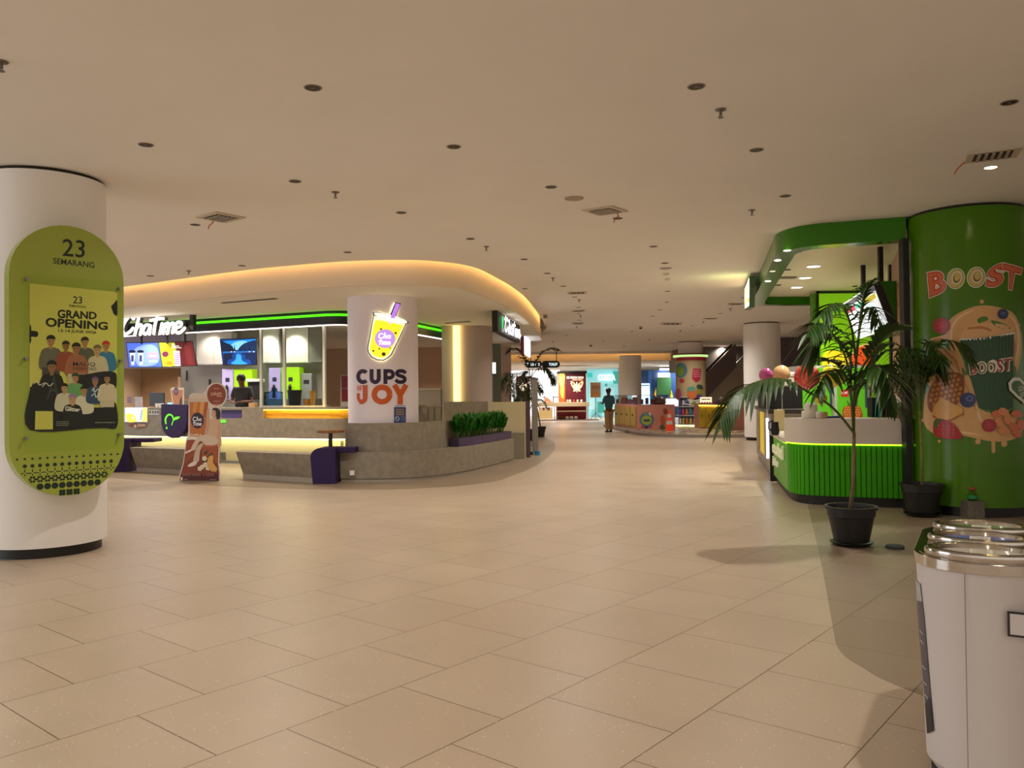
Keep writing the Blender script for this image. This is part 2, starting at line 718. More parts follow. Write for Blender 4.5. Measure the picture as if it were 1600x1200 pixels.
# ------------------------------------------------------------------ ceiling with a cove slot around the tea kiosk soffit
FAS = [G(x, y, H) for x, y in [(197, 450), (375, 426), (470, 416), (541, 410.6), (605, 408.5), (669, 409.5), (728, 418), (766, 435), (792, 450), (817, 470), (841, 501)]]
FAS = [(-13.0, 19.4), (-10.3, 17.9)] + [(p.x, p.y) for p in FAS] + [(1.0, 28.0), (.75, 31.0)]
FASC = smooth_path([Vector(p) for p in FAS], 8)          # runs left -> right -> back; interior on the left side
INSIDE = [(-4, 33.5), (-13, 33.5)]
hole = offset(FASC, -.13) + [(-4, 33.6), (-13.1, 33.6)]
M_CEIL = mat('#f0ebe4', .85, noise=.015, nscale=1.5, spec=.2)
ce = MB().prism([(-34, -9), (34, -9), (34, 43), (-34, 43)], H, H + .3, holes=[hole]).build('ceiling', M_CEIL, keep=True)
tag(ce, kind='structure')
M_SOF = mat('#ece4d4', .8, spec=.2)
so = MB().prism(offset(FASC, .04) + INSIDE, HS, HS + .02).build('ceiling', M_SOF, keep=True)
tag(so, kind='structure')
fa = MB()
fa.smooth = True
fa.ribbon(FASC, HS, H + .2, .04)
tag(fa.build('trim_1', mat('#e0d2bc', .8, spec=.2), keep=True, autos=40), kind='structure')
tag(MB().ribbon(offset(FASC, -.135), H + .2, H + .22, .2).build('trim_2', M_CEIL, keep=True), kind='structure')
cov = MB().ribbon(offset(FASC, -.122)[:-14], H + .075, H + .10, .004).build('cove_light_strip', mat('#ffc870', emis=5.0, ecol='#ffcc80'))
tag(cov, 'warm led strip glowing inside the ceiling cove around the curved soffit', 'light strip')

# lower far hall: bulkhead, lower ceiling, far walls
tag(MB().box(-34, 43, 3.24, 34, 43.12, H + .3).build('trim_3', mat('#d8c3a0', .8), keep=True), kind='structure')
tag(MB().box(-34, 43.12, 3.24, 34, 66, 3.3).build('ceiling', mat('#e8e2da', .8), keep=True), kind='structure')
tag(MB().box(-34, 60, 0, 34, 60.2, 3.3).build('wall_back', mat('#d9cdbf', .7), keep=True), kind='structure')
tag(MB().box(-14.2, 10, 0, -14, 60, H).build('wall_left', mat('#c9b39c', .7), keep=True), kind='structure')
tag(MB().box(14, 10, 0, 14.2, 60, H).build('wall_right', mat('#b7a898', .7), keep=True), kind='structure')
tag(MB().box(-34, 42.55, H - .12, 34, 42.6, H - .001).build('trim_3', M_CEIL, keep=True), kind='structure')
fc = MB().box(-9, 42.605, H - .09, 14, 42.63, H - .04).build('cove_light_strip', mat('#ffd090', emis=2.5, ecol='#ffcf8c'))
tag(fc, 'warm cove light along the far step of the ceiling', 'light strip')
for (x, y, p, c) in [(3.0, 47.5, 260, (1, .95, .9)), (6.5, 51, 300, (.85, .95, 1)), (0, 52, 260, (1, .93, .85)), (10.5, 51, 200, (.75, .85, 1)), (4, 56, 260, (.9, .97, 1)), (-4, 50, 200, (1, .9, .8))]:
    spot(x, y, 3.2, p, c, 160)

# ------------------------------------------------------------------ common materials
M_WHITE = mat('#f2eeea', .55, spec=.3)
M_BLACK = mat('#0e0d0d', .45)
M_DARK = mat('#1c1a1a', .5)
M_CONC = mat('#8f8474', .6, noise=.16, nscale=9)
M_CONC2 = mat('#a79b8a', .6, noise=.12, nscale=11)
M_PURP = mat('#30204c', .6, spec=.25)
M_PURPD = mat('#241b2c', .4)
M_STEEL = mat('#b9b6b2', .25, metal=1.0)
M_CHROME = mat('#c9c4bd', .12, metal=1.0)
M_GREYM = mat('#8e8a86', .4, metal=.6)
M_GREEN = mat('#3f8f12', .25, coat=.4)
M_LIME = mat('#79b800', .3, coat=.3)
M_WOOD = mat('#8a5a2c', .5, noise=.25, nscale=14)
M_GLASS = glass_mat()


def column(cx, cy, R, z1, label, kick=.1, m=None, ring=True, n=64):
    t = thing('column', label, 'column', (cx, cy, 0))
    a = MB()
    a.smooth = True
    a.lathe([(R, kick), (R, z1)], (cx, cy, 0), n)
    a.build('shaft', m or M_WHITE, t, autos=40)
    MB().lathe([(R - .05, 0), (R - .05, kick)], (cx, cy, 0), n).build('column_base', M_BLACK, t, autos=40)
    if ring: MB().lathe([(R - .03, z1), (R - .03, z1 + .035)], (cx, cy, 0), n).build('shadow_gap', mat('#2a2119', .8), t, autos=40)  # recessed ring, shade of the gap put into its dark brown
    return t


# ------------------------------------------------------------------ left column and its poster board
LC = (-4.68, 8.25)
column(LC[0], LC[1], .55, H - .035, 'thick white round column behind the tall green poster board')
bn = Vector((.707, -.707, 0))
br_ = Vector((.707, .707, 0))
bc = Vector((LC[0], LC[1], 0)) + bn * .735
board = Plane((bc.x, bc.y, 0), br_)
tb = thing('poster_board', 'lime green pill-shaped board mounted on the left column, holding the event poster', 'sign', (bc.x, bc.y, .6))


def pill(hw, z0, z1, k=20):
    out = []
    for i in range(k + 1):
        a = PI * i / k
        out.append((hw * math.cos(a), z1 - hw + hw * math.sin(a)))
    for i in range(k + 1):
        a = PI + PI * i / k
        out.append((hw * math.cos(a), z0 + hw + hw * math.sin(a)))
    return out


def slab_on(surf, outline, w0, w1, name, m, parent=None, bevel=0):
    """a flat plate with thickness from w0 to w1 off the surface"""
    tri = tessellate_polygon([[Vector((a, b, 0)) for a, b in outline]])
    n = len(outline)
    vs = [surf.fwd(a, b, w0) for a, b in outline] + [surf.fwd(a, b, w1) for a, b in outline]
    fs = [tuple(t) for t in tri] + [tuple(i + n for i in t) for t in tri] + [(i, (i + 1) % n, (i + 1) % n + n, i + n) for i in range(n)]
    return MB().add(vs, fs).build(name, m, parent, bevel=bevel)


lime = mat('#9fae3c', .35, coat=.3)
ctr = board.inv(108, 560)
PC = ctr[0]
pl = [(x + PC, y) for x, y in pill(.495, .60, 3.14)]
slab_on(board, pl, -.16, 0, 'board_body', lime, tb)
box_ = MB().obox(board.fwd(PC - .2, 1.2, -.2), br_ * .4, Vector((0, 0, 1.4)), bn * .06).build('mounting_bracket', M_GREYM, tb)
# logo on the board
A = Art(board, 0, 240, 5.0)
A.quad('23', (490, 664), (664, 680), (662, 816), (486, 800), '#16261a', .008)
A.quad('SEMARANG', (416, 814), (738, 850), (737, 894), (414, 860), '#16261a', .012)
A.build('lettering', tb)
# dotted pattern at the foot, inside the pill


def inside(u, v, mg=.012):
    u -= PC
    c = .60 + .495
    return abs(u) < .495 - mg if v > c else math.hypot(u, v - c) < .495 - mg


for row, (z, kind) in enumerate([(.965, 'dot'), (.90, 'flower'), (.835, 'cross'), (.775, 'ring'), (.705, 'disc'), (.635, 'disc2')]):
    A = Art(board, 0, 0, 1, px=False)
    for i in range(-9, 10):
        u = PC + i * .062
        if not inside(u, z, .02): continue
        c = '#14281a'
        if kind == 'dot': A.ell(u, z, .010, .010, c, n=10)
        if kind == 'flower':
            for k in range(5): A.ell(u + .011 * math.cos(k * 1.257), z + .011 * math.sin(k * 1.257), .008, .008, c, n=8)
            A.ell(u, z, .012, .012, c, n=8)
        if kind == 'cross':
            A.stroke([(u - .026, z), (u + .026, z)], .009, c)
            A.stroke([(u, z - .022), (u, z + .03)], .009, c)
            A.stroke([(u - .014, z - .014), (u + .014, z + .014)], .004, '#d8e070')
            A.stroke([(u - .014, z + .014), (u + .014, z - .014)], .004, '#d8e070')
        if kind == 'ring':
            for k in range(6): A.ell(u + .022 * math.cos(k * PI / 3), z + .022 * math.sin(k * PI / 3), .011, .011, c, n=8)
        if kind == 'disc': A.ell(u, z, .029, .029, c, n=16)
        if kind == 'disc2':
            for k in range(4): A.ell(u + .018 * math.cos(k * PI / 2 + .78), z + .018 * math.sin(k * PI / 2 + .78), .016, .016, c, n=10)
    q_ = A.build('dot_row', tb, eps=.00001)
    q_['kind'] = 'stuff'
# acrylic cover with stand-off screws
p0, p1 = board.inv(34, 428), board.inv(191, 700)
cov_ = slab_on(board, [(p0[0], p1[1]), (p1[0], p1[1]), (p1[0], p0[1]), (p0[0], p0[1])], .045, .049, 'clear_cover', glass_mat((.97, .99, .93), .1), tb)
for x, y in [(40, 437), (185, 451), (39, 561), (186.5, 564), (39, 685), (185, 679)]:
    a, b = board.inv(x, y)
    c = board.fwd(a, b, 0)
    MB().tube([c, c + bn * .06], .014, 12).build('screw', M_GREYM, tb)
# poster
S_ = 4.614
A = Art(board, 0, 420, S_)
TL, TR, BR, BL = (213, 106), (843, 168), (840, 1146), (211, 1164)
A.poly([TL, TR, BR, BL], '#d9d469')
K = '#101018'
A.blob([(800, 270), (815, 255), (835, 230), (843, 232), (843, 335), (818, 325), (808, 300)], K)
A.blob([(213, 405), (225, 425), (225, 445), (262, 450), (275, 470), (262, 492), (225, 490), (225, 515), (213, 535)], K)
A.quad('23', (526, 197), (592, 202), (590, 254), (524, 249), K, .01)
A.quad('SEMARANG', (494, 257), (619, 267), (618, 285), (494, 275), K, .015)
A.quad('GRAND', (414, 292), (697, 312), (695, 366), (413, 356), K, .035)
A.quad('OPENING', (327, 350), (777, 385), (774, 443), (326, 418), K, .035)
A.quad('13-14 JUNE 2026', (420, 434), (692, 449), (691, 474), (419, 463), K, .02)
# dark lower mass
A.poly([(211, 1000), (840, 1000), (840, 1146), (211, 1164)], '#14141c')
A.blob([(213, 880), (225, 850), (260, 820), (400, 900), (440, 1010), (500, 1050), (580, 1095), (620, 1045), (660, 1060), (700, 1070), (740, 1010), (765, 965), (800, 955), (838, 985), (838, 1144), (700, 1146), (212, 1160)], '#14141c')


def fig(x, y, s, hair, skin, top, bottom=None, hat=None, lean=0):
    """small printed figure: head at x,y of width s"""
    A.blob([(x - s * 1.25 + lean, y + s * 1.3), (x - s * .5, y + s * .75), (x + s * .5, y + s * .75), (x + s * 1.25 + lean, y + s * 1.3), (x + s * 1.35 + lean, y + s * 3.4), (x - s * 1.35 + lean, y + s * 3.4)], top)
    A.rect(x - s * .22, y + s * .4, x + s * .22, y + s * .95, skin)
    A.ell(x, y, s * .46, s * .6, skin)
    A.blob([(x - s * .55, y - s * .05), (x - s * .5, y - s * .6), (x, y - s * .85), (x + s * .5, y - s * .6), (x + s * .55, y - s * .05), (x + s * .4, y - s * .3), (x - s * .4, y - s * .3)], hat or hair)
    A.rect(x - s * .3, y - s * .1, x - s * .08, y - s * .02, '#231812')
    A.rect(x + s * .08, y - s * .1, x + s * .3, y - s * .02, '#231812')
    A.rect(x - s * .14, y + s * .3, x + s * .14, y + s * .36, '#8a3a30')
    if bottom: A.rect(x - s * 1.1 + lean, y + s * 3.2, x + s * 1.1 + lean, y + s * 4.4, bottom)


fig(365, 525, 58, '#1d1512', '#b8845f', '#6f6a5c', '#4a4440')
fig(473, 560, 50, '#1d1512', '#9c6a48', '#9a4a30')
fig(610, 532, 50, '#1d1512', '#b8845f', '#5a5a4c')
fig(762, 560, 50, '#b02a22', '#b8845f', '#2f7aa8', None, '#c33028')
fig(700, 590, 52, '#6a5a3a', '#c89a70', '#cfc0a4', None, '#7a6a48')
fig(548, 578, 56, '#1d1512', '#a8704c', '#a8664a', '#cfc4a8')
A.quad('MALIQ', (524, 672), (684, 676), (684, 706), (522, 706), K, .005)
A.quad("D'ESSENTIALS", (522, 708), (692, 712), (692, 732), (522, 730), K, .0)
A.blob([(540, 770), (620, 760), (740, 740), (820, 745), (838, 780), (830, 870), (780, 880), (560, 850)], '#171a1c')
fig(370, 710, 62, '#14110f', '#9c7050', '#16151b')
A.quad('A', (375, 765), (400, 765), (420, 930), (330, 940), '#3a3a3e', 0)
fig(540, 790, 48, '#2c3a24', '#c08a64', '#6fa86a', None, '#34452c')
fig(460, 862, 46, '#1a1210', '#c89a78', '#d8d0c0')
fig(602, 880, 46, '#1a1210', '#c08a68', '#e2d8cc')
fig(682, 815, 44, '#6a4a80', '#b07a58', '#2c4a72', None, '#7a5a90')
fig(768, 795, 46, '#14110f', '#b08060', '#d8c6b0', '#d0c0ac')
fig(518, 940, 50, '#8a6aa8', '#d0a080', '#1a1a22', None, '#9a7ab8')
for q in ([(240, 830), (262, 815), (280, 838), (320, 820)], [(300, 850), (330, 825), (350, 845), (378, 826)]): A.stroke(q, 5, '#efefef')
A.quad('Glitter', (466, 990), (574, 1002), (572, 1030), (464, 1024), '#f2f0ea', .03)
for q in ([(660, 880), (672, 860), (676, 890), (700, 868), (716, 880)], [(655, 915), (680, 900), (686, 925), (718, 898)]): A.stroke(q, 6, '#e8ecf0')
A.poly([(250, 1026), (377, 1027), (377, 1157), (247, 1159)], '#d9d469')
A.lines(400, 1100, 490, 1138, 3, '#9a9a90', .4)
A.lines(680, 1105, 825, 1120, 1, '#9a9a90', .4)
pa = A.build('poster', tb, eps=.00012, w0=.006, rough=.35)
tl = [board.inv(x / S_, 420 + y / S_) for x, y in (BL, BR, TR, TL)]
slab_on(board, tl, .001, .005, 'poster_backing', mat('#c9c49a', .6), tb)

# ------------------------------------------------------------------ column with the lit cup sign
CC = (-2.405, 15.36)
CR = .65
t = column(CC[0], CC[1], CR, HS, 'white round column printed CUPS OF JOY with a glowing drink cup sign', kick=.1, m=mat('#ece2ea', .55), ring=False)
cyl = Cyl(CC[0], CC[1], CR)
A = Art(cyl, 530, 440, 5)
NV, OR = '#2b1a3e', '#cf5a1c'


def ring(A, cx, cy, rx, ry, wd, col, a0=0.0, a1=360.0, n=28):
    pts = [(cx + rx * math.cos(math.radians(a0 + (a1 - a0) * i / n)), cy + ry * math.sin(math.radians(a0 + (a1 - a0) * i / n))) for i in range(n + 1)]
    A.stroke(pts, wd, col, 1, taper=lambda t: 1)


def bar(A, p, q, wd, col):
    A.stroke([p, q], wd, col, taper=lambda t: 1)


ring(A, 186, 742, 37, 43, 31, NV, 45, 315)
bar(A, (253, 684), (253, 755), 31, NV)
bar(A, (309, 684), (309, 755), 31, NV)
ring(A, 281, 755, 28, 30, 31, NV, 0, 180)
bar(A, (361, 684), (361, 800), 31, NV)
bar(A, (361, 699), (395, 699), 29, NV)
bar(A, (361, 752), (395, 752), 29, NV)
ring(A, 394, 725.5, 26, 26.5, 29, NV, -90, 90)
A.stroke([(517, 716), (503, 701), (480, 698), (458, 702), (450, 717), (460, 731), (482, 738), (504, 748), (512, 764), (502, 780), (480, 785), (456, 781), (440, 766)], 28, NV, 4, taper=lambda t: 1)
ring(A, 151, 832, 7, 16, 6, OR)
bar(A, (169, 813), (169, 853), 6, OR)
bar(A, (167, 815.5), (183, 815.5), 6, OR)
bar(A, (167, 832), (180, 832), 6, OR)
bar(A, (204, 808), (204, 905), 37, OR)
ring(A, 176, 905, 28, 34, 36, OR, 0, 115)
A.stroke([(164, 937), (154, 920), (151, 895), (151, 872)], 22, OR, 4, taper=lambda t: 1)
ring(A, 334, 882, 60, 57, 42, OR)
bar(A, (430, 806), (477, 888), 40, OR)
bar(A, (521, 806), (474, 888), 40, OR)
bar(A, (475.5, 868), (475.5, 958), 40, OR)
A.build('lettering', t, w0=.002)
A = Art(cyl, 530, 440, 5)
A.rect(428, 980, 520, 1103, '#243a78')
for i in range(4): A.rect(440, 995 + i * 14, 508, 1001 + i * 14, '#b59a52')
A.ell(453, 1072, 18, 20, '#c9d4e8')
A.ell(453, 1072, 13, 15, '#243a78')
A.stroke([(442, 1062), (464, 1084)], 4, '#c9d4e8')
A.lines(478, 1052, 512, 1095, 6, '#7f94c4', .5)
A.lines(435, 966, 512, 976, 1, '#6a6a78', .6)
A.build('notice_sticker', t, w0=.003)
cs = thing('cup_sign', 'glowing bubble tea cup sign with purple straw above the printed words', 'sign', (CC[0], CC[1] - CR - .02, 2.3))


def cupart(surf):
    A = Art(surf, 530, 440, 5)
    return A


out = [(268, 245), (300, 238), (340, 247), (392, 262), (432, 162), (470, 174), (432, 280), (480, 298), (520, 312), (524, 326), (503, 334), (470, 420), (436, 500), (405, 572), (380, 600), (345, 620), (300, 616), (258, 592), (234, 550), (232, 510), (248, 420), (262, 330), (274, 268)]
hal = Art(cyl, 530, 440, 5)
cx_, cy_ = 370, 420
hal.poly([(cx_ + (x - cx_) * .97, cy_ + (y - cy_) * .97) for x, y in out], '#fff6c0')
hal.build('halo_light', cs, emis=2.6, w0=.02)
bod = Art(cyl, 530, 440, 5)
bod.poly(out, '#1a1524')
bod.build('sign_back', cs, w0=.035, thick=.03)
A = Art(cyl, 530, 440, 5)
A.poly([(280, 268), (300, 275), (400, 300), (500, 325), (497, 336), (465, 415), (430, 495), (398, 567), (374, 594), (343, 612), (303, 608), (264, 586), (241, 548), (239, 511), (255, 421), (268, 332)], '#fbffd0')
A.poly([(292, 300), (350, 312), (420, 328), (486, 345), (455, 415), (420, 490), (388, 560), (366, 584), (342, 596), (306, 594), (272, 574), (253, 545), (251, 512), (266, 422), (276, 340)], '#e8e02c')
A.ell(396, 286, 124, 22, '#f6f6e6', rot=.29)
A.poly([(434, 170), (464, 180), (422, 292), (394, 284)], '#b07ae0')
A.poly([(388, 310), (408, 314), (400, 336), (382, 330)], '#e8c8f0')
A.ell(357, 448, 72, 73, '#b58ae0')
for x, y, r in [(328, 373, 7), (431, 404, 8), (274, 543, 7), (316, 526, 6), (347, 568, 14), (392, 520, 5)]: A.ell(x, y, r, r, '#3a1c0c')
W_ = '#ffffff'


def cha(A, ox, oy, s, col, w=7):
    f = lambda pts: [(ox + x * s, oy + y * s) for x, y in pts]
    A.stroke(f([(30, 8), (14, 4), (2, 20), (4, 38), (20, 42), (30, 36)]), w * s, col)
    A.stroke(f([(46, 0), (38, 42)]), w * s, col)
    A.stroke(f([(40, 28), (50, 20), (56, 26), (54, 42)]), w * s, col)
    A.stroke(f([(84, 22), (72, 20), (66, 32), (72, 42), (82, 36), (86, 22), (84, 42)]), w * s, col)


def tim(A, ox, oy, s, col, w=7):
    f = lambda pts: [(ox + x * s, oy + y * s) for x, y in pts]
    A.stroke(f([(14, 0), (8, 40)]), w * s, col)
    A.stroke(f([(0, 12), (24, 10)]), w * s, col)
    A.stroke(f([(28, 18), (26, 40)]), w * s, col)
    A.stroke(f([(40, 18), (38, 40)]), w * s, col)
    A.stroke(f([(40, 24), (48, 18), (50, 26), (49, 40)]), w * s, col)
    A.stroke(f([(50, 24), (58, 18), (61, 26), (60, 40)]), w * s, col)
    A.stroke(f([(70, 32), (84, 26), (80, 18), (70, 24), (70, 38), (84, 40)]), w * s, col)


cha(A, 312, 404, .95, W_, 9)
tim(A, 312, 455, .95, W_, 9)
A.build('sign_face', cs, emis=.42, w0=.066)

# ------------------------------------------------------------------ tea kiosk: base walls and benches
# outer seat wall (curved)
S1 = smooth_path([Vector(p) for p in [(-3.035, 14.47), (-2.7, 14.42), (-2.28, 14.4), (-1.69, 14.55), (-1.16, 15.2), (-.75, 16.1), (-.38, 17.2), (.03, 18.6)]], 6)
SB = smooth_path([Vector(p) for p in [(-3.0, 14.75), (-2.6, 14.56), (-2.2, 14.58), (-1.7, 14.8), (-1.32, 15.5), (-1.05, 16.5), (-.75, 17.6), (-.55, 18.7)]], 6)
tS = thing('bench', 'long curved grey stone seat wrapping around the printed column', 'bench', (-1.7, 14.6, 0))
MB().prism([(p[0], p[1]) for p in S1] + [(p[0], p[1]) for p in SB][::-1], .07, .53).build('seat', M_CONC, tS)
MB().prism(offset(S1, .03) + [(p[0], p[1]) for p in SB][::-1], 0, .07).build('plinth', mat('#a89d90', .6), tS)
MB().box(-2.85, 14.37, .13, -2.77, 14.42, .21).build('socket', M_WHITE, tS)
SB2 = offset(SB, .1)
bw = MB().prism([(p[0], p[1]) for p in SB] + SB2[::-1], .53, 1.03).build('low_wall', M_CONC)
tag(bw, 'curved grey stone low wall rising behind the seat below the printed column', 'low wall')
# base wall below the back
# bench with the wood table
arch_m = M_PURP


def arch(cx0, y0, cx1, label, group=None, deep=.55, z=.62, rt=.0):
    """rounded purple end block: front leg and a top slab running on to the right"""
    t = thing('bench_end', label, 'bench end', ((cx0 + cx1) / 2, y0, 0))
    prof = [(cx0 + .04, 0), (cx0 + .0, z - .16)]
    for i in range(7):
        a = PI - PI / 2 * i / 6
        prof.append((cx0 + .16 + .16 * math.cos(a), z - .16 + .16 * math.sin(a)))
    prof += [(cx1, z), (cx1, 0)]
    n = len(prof)
    vs = [(x, y0, zz) for x, zz in prof] + [(x, y0 + deep, zz) for x, zz in prof]
    tri = tessellate_polygon([[Vector((x, zz, 0)) for x, zz in prof]])
    fs = [tuple(q) for q in tri] + [tuple(i + n for i in q) for q in tri] + [(i, (i + 1) % n, (i + 1) % n + n, i + n) for i in range(n)]
    MB().add(vs, fs).build('front_leg', arch_m, t, autos=35)
    return t


a1 = arch(-3.49, 14.18, -3.06, 'rounded purple block between the stone benches, carrying the wooden table', rt=.0)
MB().box(-3.06, 14.3, .531, -2.74, 14.68, .62).build('top_shelf', arch_m, a1, bevel=.015)
tt = thing('table', 'small round wooden table on a black post above the purple block', 'table', (-3.2, 14.45, .62))
MB().lathe([(.235, .875), (.24, .885), (.24, .915), (.235, .925)], (-3.2, 14.45, 0), 36).build('tabletop', M_WOOD, tt)
MB().lathe([(.06, .62), (.035, .63), (.035, .875)], (-3.2, 14.45, 0), 16).build('post', M_BLACK, tt)


def bench(x0, x1, y0, y1, label, lean=.1, xl=None):
    t = thing('bench', label, 'bench', ((x0 + x1) / 2, (y0 + y1) / 2, 0), 'tapered stone benches in front of the tea counter')
    d = .45
    dx = (y1 - y0) / (x1 - x0)
    top = [(x0, y0, .51), (x1, y1, .51), (x1, y1 + d, .51), (x0, y0 + d, .51)]
    bot = [(x0 + lean, y0 + lean, .09), (x1 - lean * 0, y1 + lean, .09), (x1 - lean * 0, y1 + d - lean, .09), (x0 + lean, y0 + d - lean, .09)]
    bot0 = [(a, b, 0) for a, b, c in bot]
    MB().add(top + bot, [(0, 1, 2, 3), (4, 7, 6, 5), (0, 4, 5, 1), (1, 5, 6, 2), (2, 6, 7, 3), (3, 7, 4, 0)]).build('seat', M_CONC, t, bevel=.006)
    MB().add(bot + bot0, [(0, 1, 2, 3), (4, 7, 6, 5), (0, 4, 5, 1), (1, 5, 6, 2), (2, 6, 7, 3), (3, 7, 4, 0)]).build('plinth', mat('#a89d90', .6), t)
    return t


bench(-5.12, -3.5, 15.2, 14.3, 'low tapered stone bench between the standee and the purple block with the wooden table')
bench(-7.85, -5.75, 16.85, 15.75, 'low tapered stone bench standing behind the cardboard standee')
a2 = arch(-8.55, 16.95, -7.9, 'rounded purple block at the left end of the stone bench, beside the poster board', rt=.0, z=.68)
MB().box(-7.9, 17.05, .60, -7.45, 17.5, .68).build('top_shelf', arch_m, a2, bevel=.015)

# counter of the kiosk
K1 = [(-12.0, 21.15), (-6.69, 18.7), (-3.9, 17.4), (-3.55, 17.45), (-3.2, 17.85), (-2.35, 20.3), (-1.75, 22.4)]
KP = smooth_path([Vector(p) for p in [(-3.9, 17.4), (-3.55, 17.42), (-3.25, 17.8)]], 6)
KP = [(-12.0, 21.15), (-9.3, 19.9), (-6.69, 18.7), (-5.2, 18.0)] + KP + [(-2.35, 20.3), (-2.2, 20.8)]
KPF = KP[:-1] + [(-1.75, 22.4)]
tc = thing('counter', 'long grey stone serving counter with a glowing yellow slot and lit foot', 'counter', (-6, 18.5, 0))
inner = offset(KP, .62)
# niche openings are cut by building the front in bands
CT, CU = 1.29, .61
z_n0, z_n1 = 1.045, 1.235
MB().prism(KP + inner[::-1], CT - .055, CT).build('counter_top', M_CONC, tc)
MB().prism(offset(KP, .12) + inner[::-1], CU, CT - .055).build('counter_core', M_CONC, tc)
MB().ribbon(KP, CU, z_n0, .12).build('front_panel', M_CONC, tc)


def along(path, t):
    L = [0]
    for a, b in zip(path, path[1:]): L.append(L[-1] + math.hypot(b[0] - a[0], b[1] - a[1]))
    for i in range(len(path) - 1):
        if L[i + 1] >= t:
            f = (t - L[i]) / (L[i + 1] - L[i])
            return (path[i][0] + (path[i + 1][0] - path[i][0]) * f, path[i][1] + (path[i + 1][1] - path[i][1]) * f)
    return path[-1]


def sub(path, xa, xb):
    """portion of the front counter path between world x = xa and xb"""
    pts = []
    for a, b in zip(path, path[1:]):
        for x in (xa, xb):
            if a[0] < x <= b[0]:
                f = (x - a[0]) / (b[0] - a[0])
                pts.append((x, a[1] + (b[1] - a[1]) * f))
        if xa < b[0] < xb: pts.append(b)
    return sorted(set(pts))


def X_at(px, path=KP, z=1.15):
    """x where the picture column px meets the counter front"""
    d = ray(px, 640)
    for a, b in zip(path, path[1:]):
        den = d.x * (b[1] - a[1]) - d.y * (b[0] - a[0])
        if abs(den) < 1e-9: continue
        f = (d.y * a[0] - d.x * a[1]) / den
        if 0 <= f <= 1 and (a[1] + f * (b[1] - a[1])) > 0: return a[0] + f * (b[0] - a[0])


xn = [X_at(p) for p in (330, 378, 411)]
for xa, xb in ((-12, xn[0]), (xn[1], xn[2])):
    MB().ribbon(sub(KP, xa, xb) if xa > -11.9 else [KP[0]] + sub(KP, xa, xb), z_n0, CT - .055, .12).build('front_panel', M_CONC, tc)
MB().ribbon(offset(sub(KP, xn[0], xn[1]), .06), z_n0, z_n1, .05).build('purple_slot', mat('#4a3a78', .4), tc)
ny = sub(KP, xn[2], -3.3)
MB().ribbon(offset(ny, .085), z_n0, z_n1, .03).build('yellow_slot', mat('#d8a028', .5), tc)
MB().ribbon(offset(ny, .02), CT - .062, CT - .056, .012).build('slot_light', mat('#ffd040', emis=12.0, ecol='#ffd23c'), tc)
MB().ribbon(KP, z_n1, CT - .055, .016).build('slot_lip', M_CONC, tc)
# lit recess under the front
foot = offset(KP, .30)
MB().ribbon(foot, .06, CU, .1).build('foot_panel', mat('#e6dfb0', .6), tc)
MB().ribbon(offset(KP, .26), 0, .06, .1).build('plinth', M_GREYM, tc)
MB().ribbon(offset(KP, .18), CU - .022, CU - .004, .05).build('foot_light', mat('#fff2b0', emis=5.0, ecol='#fff0b8'), tc)

# dark fascia ring with green tube hung from the soffit
tf = thing('fascia', 'dark purple fascia ring with a bright green light line above the tea counter', 'fascia', (-6, 18.5, 3.0))
MB().ribbon(offset(KPF, -.02), 3.04, HS - .004, .12).build('fascia_band', M_PURPD, tf, autos=40)
MB().ribbon(offset(KPF, -.075), 3.215, 3.262, .05).build('green_light', mat('#48c010', emis=.75, ecol='#4ae00c'), tf)
MB().ribbon(offset(KPF, .0), 3.020, 3.038, .06).build('white_light', mat('#fff6e8', emis=1.6, ecol='#fff4e4'), tf)

# ------------------------------------------------------------------ people
def skinned(J, E, root):
    """J name -> (pos, radius); evaluated skin + subdivision surface as vertex and face lists"""
    me = bpy.data.meshes.new('sk')
    names = list(J)
    bm = bmesh.new()
    lay = bm.verts.layers.skin.verify()
    vs = []
    for n in names:
        v = bm.verts.new(J[n][0])
        r = J[n][1]
        v[lay].radius = r if isinstance(r, tuple) else (r, r)
        v[lay].use_root = (n == root)
        vs.append(v)
    ix = {n: i for i, n in enumerate(names)}
    for a, b in E: bm.edges.new((vs[ix[a]], vs[ix[b]]))
    bm.to_mesh(me)
    bm.free()
    o = bpy.data.objects.new('sk', me)
    COL.objects.link(o)
    m = o.modifiers.new('s', 'SKIN')
    m.use_smooth_shade = True
    q = o.modifiers.new('b', 'SUBSURF')
    q.levels = q.render_levels = 2
    dg = bpy.context.evaluated_depsgraph_get()
    ev = bpy.data.meshes.new_from_object(o.evaluated_get(dg))
    out = [tuple(v.co) for v in ev.vertices], [tuple(p.vertices) for p in ev.polygons]
    bpy.data.objects.remove(o)
    bpy.data.meshes.remove(me)
    bpy.data.meshes.remove(ev)
    return out


